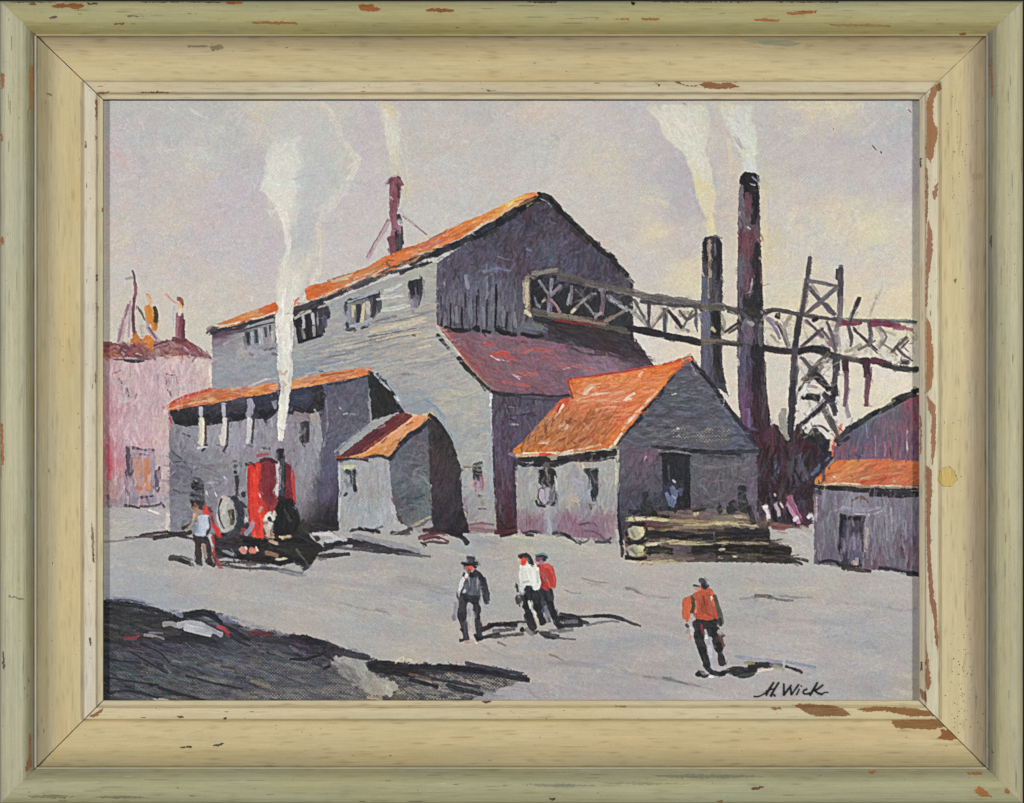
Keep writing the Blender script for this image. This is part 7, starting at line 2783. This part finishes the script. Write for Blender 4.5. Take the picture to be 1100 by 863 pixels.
WOOD = 'a06644 8a5236'
PATCH = {
 'T': [('55,6.5 62,4 72,5 78,3.5 86,4 90,5.5 88,9 80,10 72,8 62,9', 'a9643c 8f4f30'), ('30,4 36,3 40,5 34,6', 'a06644 7a4a30'), ('93,3.5 103,3 105,5 95,5.5', '5a4a38 4a3c30'),
       ('242,1.6 262,1.6 260,4 250,5 244,4', 'b0683a 98552e'), ('52,19 60,17 62,19 54,20.5', '6a5038 5c4630'), ('122,26 133,24 134,26 124,27.5', '8a6a40 6a4c30'), ('134,17 142,16 156,18 140,18.5', '7c7450 6c6444'),
       ('270,24 285,23 318,24 320,26 290,26 272,25.5', 'a8704a 9a5f3c'), ('384,5 400,4.5 403,8 409,9 408,12 390,12 386,9', 'b0683e 9c5a34'), ('455,10 478,9 489,11 487,13 470,13 458,12', 'a8683e 8c5232'),
       ('565,1.5 602,1.5 596,3.5 570,3', '2c241c 5a4030'), ('660,20 675,19.5 676,21.5 662,21.5', 'a8704a 9a5f3c'), ('688,19.5 708,19 708,22 690,22', 'a8704a 98603c'), ('810,20.5 822,20 838,21.5 836,24 814,23', 'b0683e 9c5a34'),
       ('844,14 860,12 876,11.5 877,14 860,16 846,16', 'b0683e 9c5a34'), ('678,1.5 683,3 681,6 678,4', '1e1a16 2a241c'), ('890,26.5 930,26 957,27.5 956,29 900,28.5', 'a08458 90744a'), ('1030,36 1038,35.5 1036,38 1031,38', 'a0643e 8a5232'),
       ('750,91 760,88 772,90 785,89 795,93 786,95 770,96 760,95', 'a0664a 8c5438'), ('723,87 731,88 737,92 750,92 748,93 735,92', '9a6a4a 7c5034'), ('703,89 709,91 709,93', '6a4a38 5a3a2c'), ('521,96 526,97 536,98 524,98.5', '7a5a48 6a4a38'),
       ('200,49 222,48.5 224,51 202,51', '8f8868 7c7658'), ('225,50 236,48 240,52 228,55', '8f8868 7c7658'), ('105,99 118,98.5 116,100.5 106,101', '8a5a44 7a4c3a'), ('150,98.5 182,99 181,100.5 152,100', '6a5444 5c4638'),
       ('798,43.5 820,42 850,44 862,47 850,50 820,48', 'a09c80 908c72'), ('8,2 40,1.6 60,2.5 20,3.5', '7c7a60 5c5844'), ('700,1.5 812,1.5 808,2.6 702,2.5', '5a5640 3c3628'), ('830,1.5 902,1.5 900,3 834,2.6', '5a4c3c 3c3028'), ('150,1.5 240,1.5 236,3.4 200,2.6 152,3', '6c6650 55503c')],
 'L': [('31,72 35,71 36,100 34,118 32,118 32,96', 'a8743c 9a6230'), ('1,78 5,80 5,94 1,96', 'b0704a 9c5a34'), ('1,144 3,144 3,152 1,152', 'a86c44 985a34'), ('1,255 4,256 4,262 1,264', 'b0704a 9c5a34'), ('1,455 3.5,457 4,476 4,500 1,500', 'b8703e a05c30'),
       ('31,787 33.5,790 33,808 34,823 28,831 27,826 31,812', '9a6238 844e2a'), ('102,107 104.5,108 105,128 103,130 102,118', '946450 7c5040'), ('91,152 93,152 93,159 91,159', '7c5a44 6a4836'), ('102,145 105,147 103,152', '94644c 7c4c3a'), ('109,223 111,224 111,228 109,228', 'a0603c 8a4c2c'),
       ('103,295 105,295 105,302 103,302', '4a3c30 5a4634'), ('101.5,400 103.5,400 103.5,415 102,410', '7a4c38 6a3c2c'), ('96,685 98,685 98,694 96.5,694', '55483a 4a3c30'), ('98,560 101,575 101,600 99,596', '8f8064 7c6c50'), ('103,325 106,330 105,345 103,343', 'a0967a 8a8062'),
       ('99,590 101.5,596 101,605 99.5,603', '6a5a44 55482f'), ('2.5,700 4.5,700 5,720 3,718', '4c4c3c 3c3c30'), ('9,640 26,643 26,645 9,642', '7c7a5c 70704f'), ('50,100 56,101 54,103 50,102', '8a7a58 7a6a4a')],
 'R': [('1001,94 1008,92 1006,100 1002,112 1002.5,128 1008,140 1006,152 1000,176 994.5,168 995.5,140 995,110', 'a0644c 98602f'), ('1004,200 1008,196 1007,210 1004,216 1001,208', 'a86c54 98604a'), ('994.5,178 996.5,182 997,210 996,240 994.5,240', '9a6048 8a5240'), ('997,236 1001,250 1002,270 999,290 997,300 996,330 994.5,330 995,270', 'a4684e 945a44'),
       ('995,340 1000,350 1001,365 1003,378 1003,392 1001,415 995,425', 'a86a3c 9a5c36'), ('996,425 1002,432 1005,437 1006,460 1004,490 1001,500 1000,470 1001,448 997,440', 'a4684a 945a40'), ('995,500 1001,505 1001,530 999,560 1000,600 1003,640 1006,650 1008,700 1005,690 1003,665 998,640 996,600 995,540', '9c5e44 8a5038'),
       ('995,690 998,715 1000,735 996,745 994,730', '9c6444 8a5436'), ('988,170 990,170 990,180 988,180', '2a1c18 2a1c18'), ('988,445 990,450 990,480 988,490', '8a5240 7a4636'), ('988.5,711 991,711 991,721 988.5,722', '6a3824 5a2c1c'), ('988,740 994,742 996,755 990,750', '8a5a48 7a4c3a'),
       ('1064,60 1066.5,62 1066.5,100 1065,110 1064,90', 'a06c44 8a5a38'), ('1064,253 1065.5,253 1065.5,268 1064,268', '5c3c30 4c2c24'), ('1004,92 1010,88 1012,96 1008,98', 'a0664c 8a5238'), ('1024,300 1028,301 1027,304', '6a5a44 5a4a34'), ('1060,800 1068,810 1066,806', '8a5a40 7a4a34')],
 'B': [('850,757.5 868,756 900,759 908,763 915,769 880,770 868,767 860,762', '9a6a48 84583a'), ('920,762 940,759 980,761 1000,764 1004,769 980,770 950,764 930,765', '9a6438 8a5830'), ('957,774 1006,773 1010,776 1016,781 1000,784 980,783 962,782', '9a6844 86582f'), ('1010,783 1026,786 1029,793 1020,796 1006,793 1011,790', '96582f 8a4e2a'),
       ('828,760 838,760 840,762 832,763', '9a7048 8a6038'), ('96,770 104,765 111,760 108,766 100,771', '9a6448 8a5438'), ('190,769.5 198,770 197,771.5 191,771', '5a5040 4a4030'), ('240,771 244,771 243,773 240,773', '2c2820 2c2820'), ('192,803 206,801.5 206,803 196,804', '3c3828 4a4430'), ('228,801 236,799 242,798 238,801 230,802', '3c3828 4a4430'),
       ('518,753 528,753 526,755 520,755', '55442c 4a3824'), ('806,847 825,843.5 816,848 810,849', '5a3c34 6a4a3c'), ('933,828.5 942,828 938,832 934,831', 'a86c4c 98603c'), ('1046,850 1052,844 1056,847 1066,856 1054,856', 'b07044 a06038'), ('1038,830 1056,829 1055,832 1042,833', 'a87848 986840'), ('1080,846 1085,850 1084,853 1080,852', 'a86c44 985c34'),
       ('770,860 776,859.5 778,861.5 772,862', 'a87040 986030'), ('660,758 674,758.5 672,760 662,759.5', 'a07c50 907044'), ('30,855 60,854 85,856 60,858 34,857', '8a8a68 7a7a58'), ('100,856 130,855 160,857 120,858', '8a8868 76745a'), ('590,857.5 597,857.5 596,859.5 590,859', '5a5848 4a4838'), ('640,840 700,841 740,842 700,843.5 650,842', 'a09c74 8c8868'),
       ('700,833 780,832 820,834 780,836.5 720,835.5', '8a8a70 80806a'), ('560,843 600,842 640,844 600,846', '8c8a6e 80806a')]}
RAILS = {}
fr = empty('picture_frame', 'wide distressed wooden picture frame, sage green outside and worn cream inside, around the mill painting', 'picture frame')
for side in 'TLRB':
    groups = {'frame_rail': (38.4, 87.0, 1.6), 'outer_moulding': (0, 35, 1.6), 'bead': (35, 38.4, 0.5), 'liner': (87.0, 107.02, 1.0)}
    meshes = {}
    for nm, (a, b, st) in groups.items():
        meshes[nm] = strip(nm, None, side, a, b, st)
    def which(d): return 'outer_moulding' if d < 35 else 'bead' if d < 38.4 else 'frame_rail' if d < 87 else 'liner'
    for poly, cols in PATCH[side]:
        pts = P(poly); mx = sum(q[0] for q in pts) / len(pts); my = sum(q[1] for q in pts) / len(pts)
        d = {'T': (my - Y0) / SC['T'], 'B': (Y1 - my) / SC['B'], 'L': (mx - X0) / SC['L'], 'R': (X1 - mx) / SC['R']}[side]
        patch(meshes[which(d)], side, pts, cols)
    # flyspecks, scratches and pinholes
    lo, hi = ends(side, 0)
    def speck(a, d, w, l, cols):
        pts = [(a + l * math.cos(t), d + w * math.sin(t)) for t in (0, 1, 2.1, 3.1, 4.2, 5.2)]
        q = []
        for aa, dd in pts:
            q.append({'T': (aa, Y0 + dd * SC['T']), 'B': (aa, Y1 - dd * SC['B']), 'L': (X0 + dd * SC['L'], aa), 'R': (X1 - dd * SC['R'], aa)}[side])
        e0, e1 = ends(side, d)
        if e0 + 3 < a < e1 - 3: patch(meshes[which(d)], side, q, cols, rag=0.1, step=0.35)
    for _ in range(95 if side != 'R' else 60):
        d = rnd.choice([rnd.uniform(2, 30), rnd.uniform(42, 84), rnd.uniform(88, 100)])
        speck(rnd.uniform(lo, hi), d, rnd.uniform(.25, .5), rnd.choice([.4, .6, .8, rnd.uniform(1, 4)]), rnd.choice(['6c5f44 4c4230', '8a7a58 6a5c40', '7c6c4c 5c5038']))
    for _ in range(26):     # long soft scuffs in the green
        speck(rnd.uniform(lo, hi), rnd.uniform(1.0, 33), rnd.uniform(.25, .6), rnd.uniform(4, 16), rnd.choice(['8f8a66 7c7858', 'bdb898 b0aa88', '98946e 87845f']))
    if side == 'R':
        for _ in range(130):
            y = rnd.choice([rnd.uniform(100, 240), rnd.uniform(100, 700), rnd.uniform(660, 800), rnd.uniform(690, 790)])
            speck(y, rnd.gauss(66, 11) if y < 600 else rnd.gauss(60, 9), rnd.uniform(.3, .75), rnd.uniform(.3, .9), rnd.choice(['5a4630 3c3020', '4a3424 33261a', '6c5a3c 5a4a30']))
        patch(meshes['frame_rail'], 'R', [(1017.5 + (10.2 + 1.2 * math.sin(5 * t)) * math.cos(t), 512.5 + (11.2 + math.sin(7 * t)) * math.sin(t)) for t in [i / 18 * 6.283 for i in range(18)]], 'a8925c 96824c', lift=0.1)
        patch(meshes['frame_rail'], 'R', [(1017.5 + (9.3 + 1.2 * math.sin(5 * t)) * math.cos(t), 512.5 + (10.2 + math.sin(7 * t)) * math.sin(t)) for t in [i / 18 * 6.283 for i in range(18)]], 'ceb264 c6a858', lift=0.2)
        patch(meshes['frame_rail'], 'R', '1045,186 1056,186 1056,193 1046,194', 'a8946c a08c64', lift=0.1)
    base = meshes['frame_rail'].build(fr)
    meshes['frame_rail'].ob = base
    for nm in ('outer_moulding', 'bead', 'liner'): meshes[nm].build(base)
base_lab = {'T': 'top', 'L': 'left', 'R': 'right', 'B': 'bottom'}

# dark backing seen through the mitre gaps and around the frame
def slab(name, x0, y0, x1, y1, h0, h1, mat, parent=None):
    p = Part(name, None); PARTS.remove(p) if p in PARTS else None
    box(p, x0, y0, x1, y1, h0, h1, '202020'); p.mat = mat
    o = p.build(parent); 
    for q in o.data.polygons: q.use_smooth = False
    return o
slab('backing_board', 6, 6, 1093, 857, -20, -15, plain_mat('dark_backing_board', (0.03, 0.022, 0.016)), fr)
wall = slab('backdrop', -900, -900, 2000, 1800, -40, -30, plain_mat('black_backdrop', (0.008, 0.008, 0.009), 0.95), None)
wall['kind'] = 'structure'

# ================================================================== camera, lamps, world
cam = bpy.data.cameras.new('camera'); co = bpy.data.objects.new('camera', cam); COL.objects.link(co)
cam.sensor_width = 36.0; cam.clip_end = 50; cam.clip_start = 0.05
cam.lens = 36.0 * DIST / 1100.0
co.location = (0, -DIST * S, (863 - CY) * S); co.rotation_euler = (math.radians(90), 0, 0)
scene.camera = co

def lamp(name, loc, size_x, size_y, power, col):
    l = bpy.data.lights.new(name, 'AREA'); l.shape = 'RECTANGLE'; l.size = size_x; l.size_y = size_y
    l.energy = power; l.color = col
    o = bpy.data.objects.new(name, l); COL.objects.link(o); o.location = loc
    d = Vector((0, 0, (863 - CY) * S)) - Vector(loc); o.rotation_euler = d.to_track_quat('-Z', 'Y').to_euler()
    return o
H = (863 - CY) * S
lamp('copy_lamp', (-2.6, -2.6, H + 0.10), 0.35, 0.9, LAMP_L, (1.0, 0.995, 0.985))
lamp('copy_lamp', (2.6, -2.6, H + 0.10), 0.35, 0.9, LAMP_R, (1.0, 0.995, 0.985))
w = bpy.data.worlds.new('World'); scene.world = w; w.use_nodes = True
w.node_tree.nodes['Background'].inputs[0].default_value = (0.95, 0.98, 1.0, 1)
w.node_tree.nodes['Background'].inputs[1].default_value = AMB
vs = scene.view_settings
vs.view_transform = 'Standard'; vs.look = 'None'; vs.exposure = 0; vs.gamma = 1
scene.cycles.max_bounces = 4
scene.cycles.transparent_max_bounces = 40
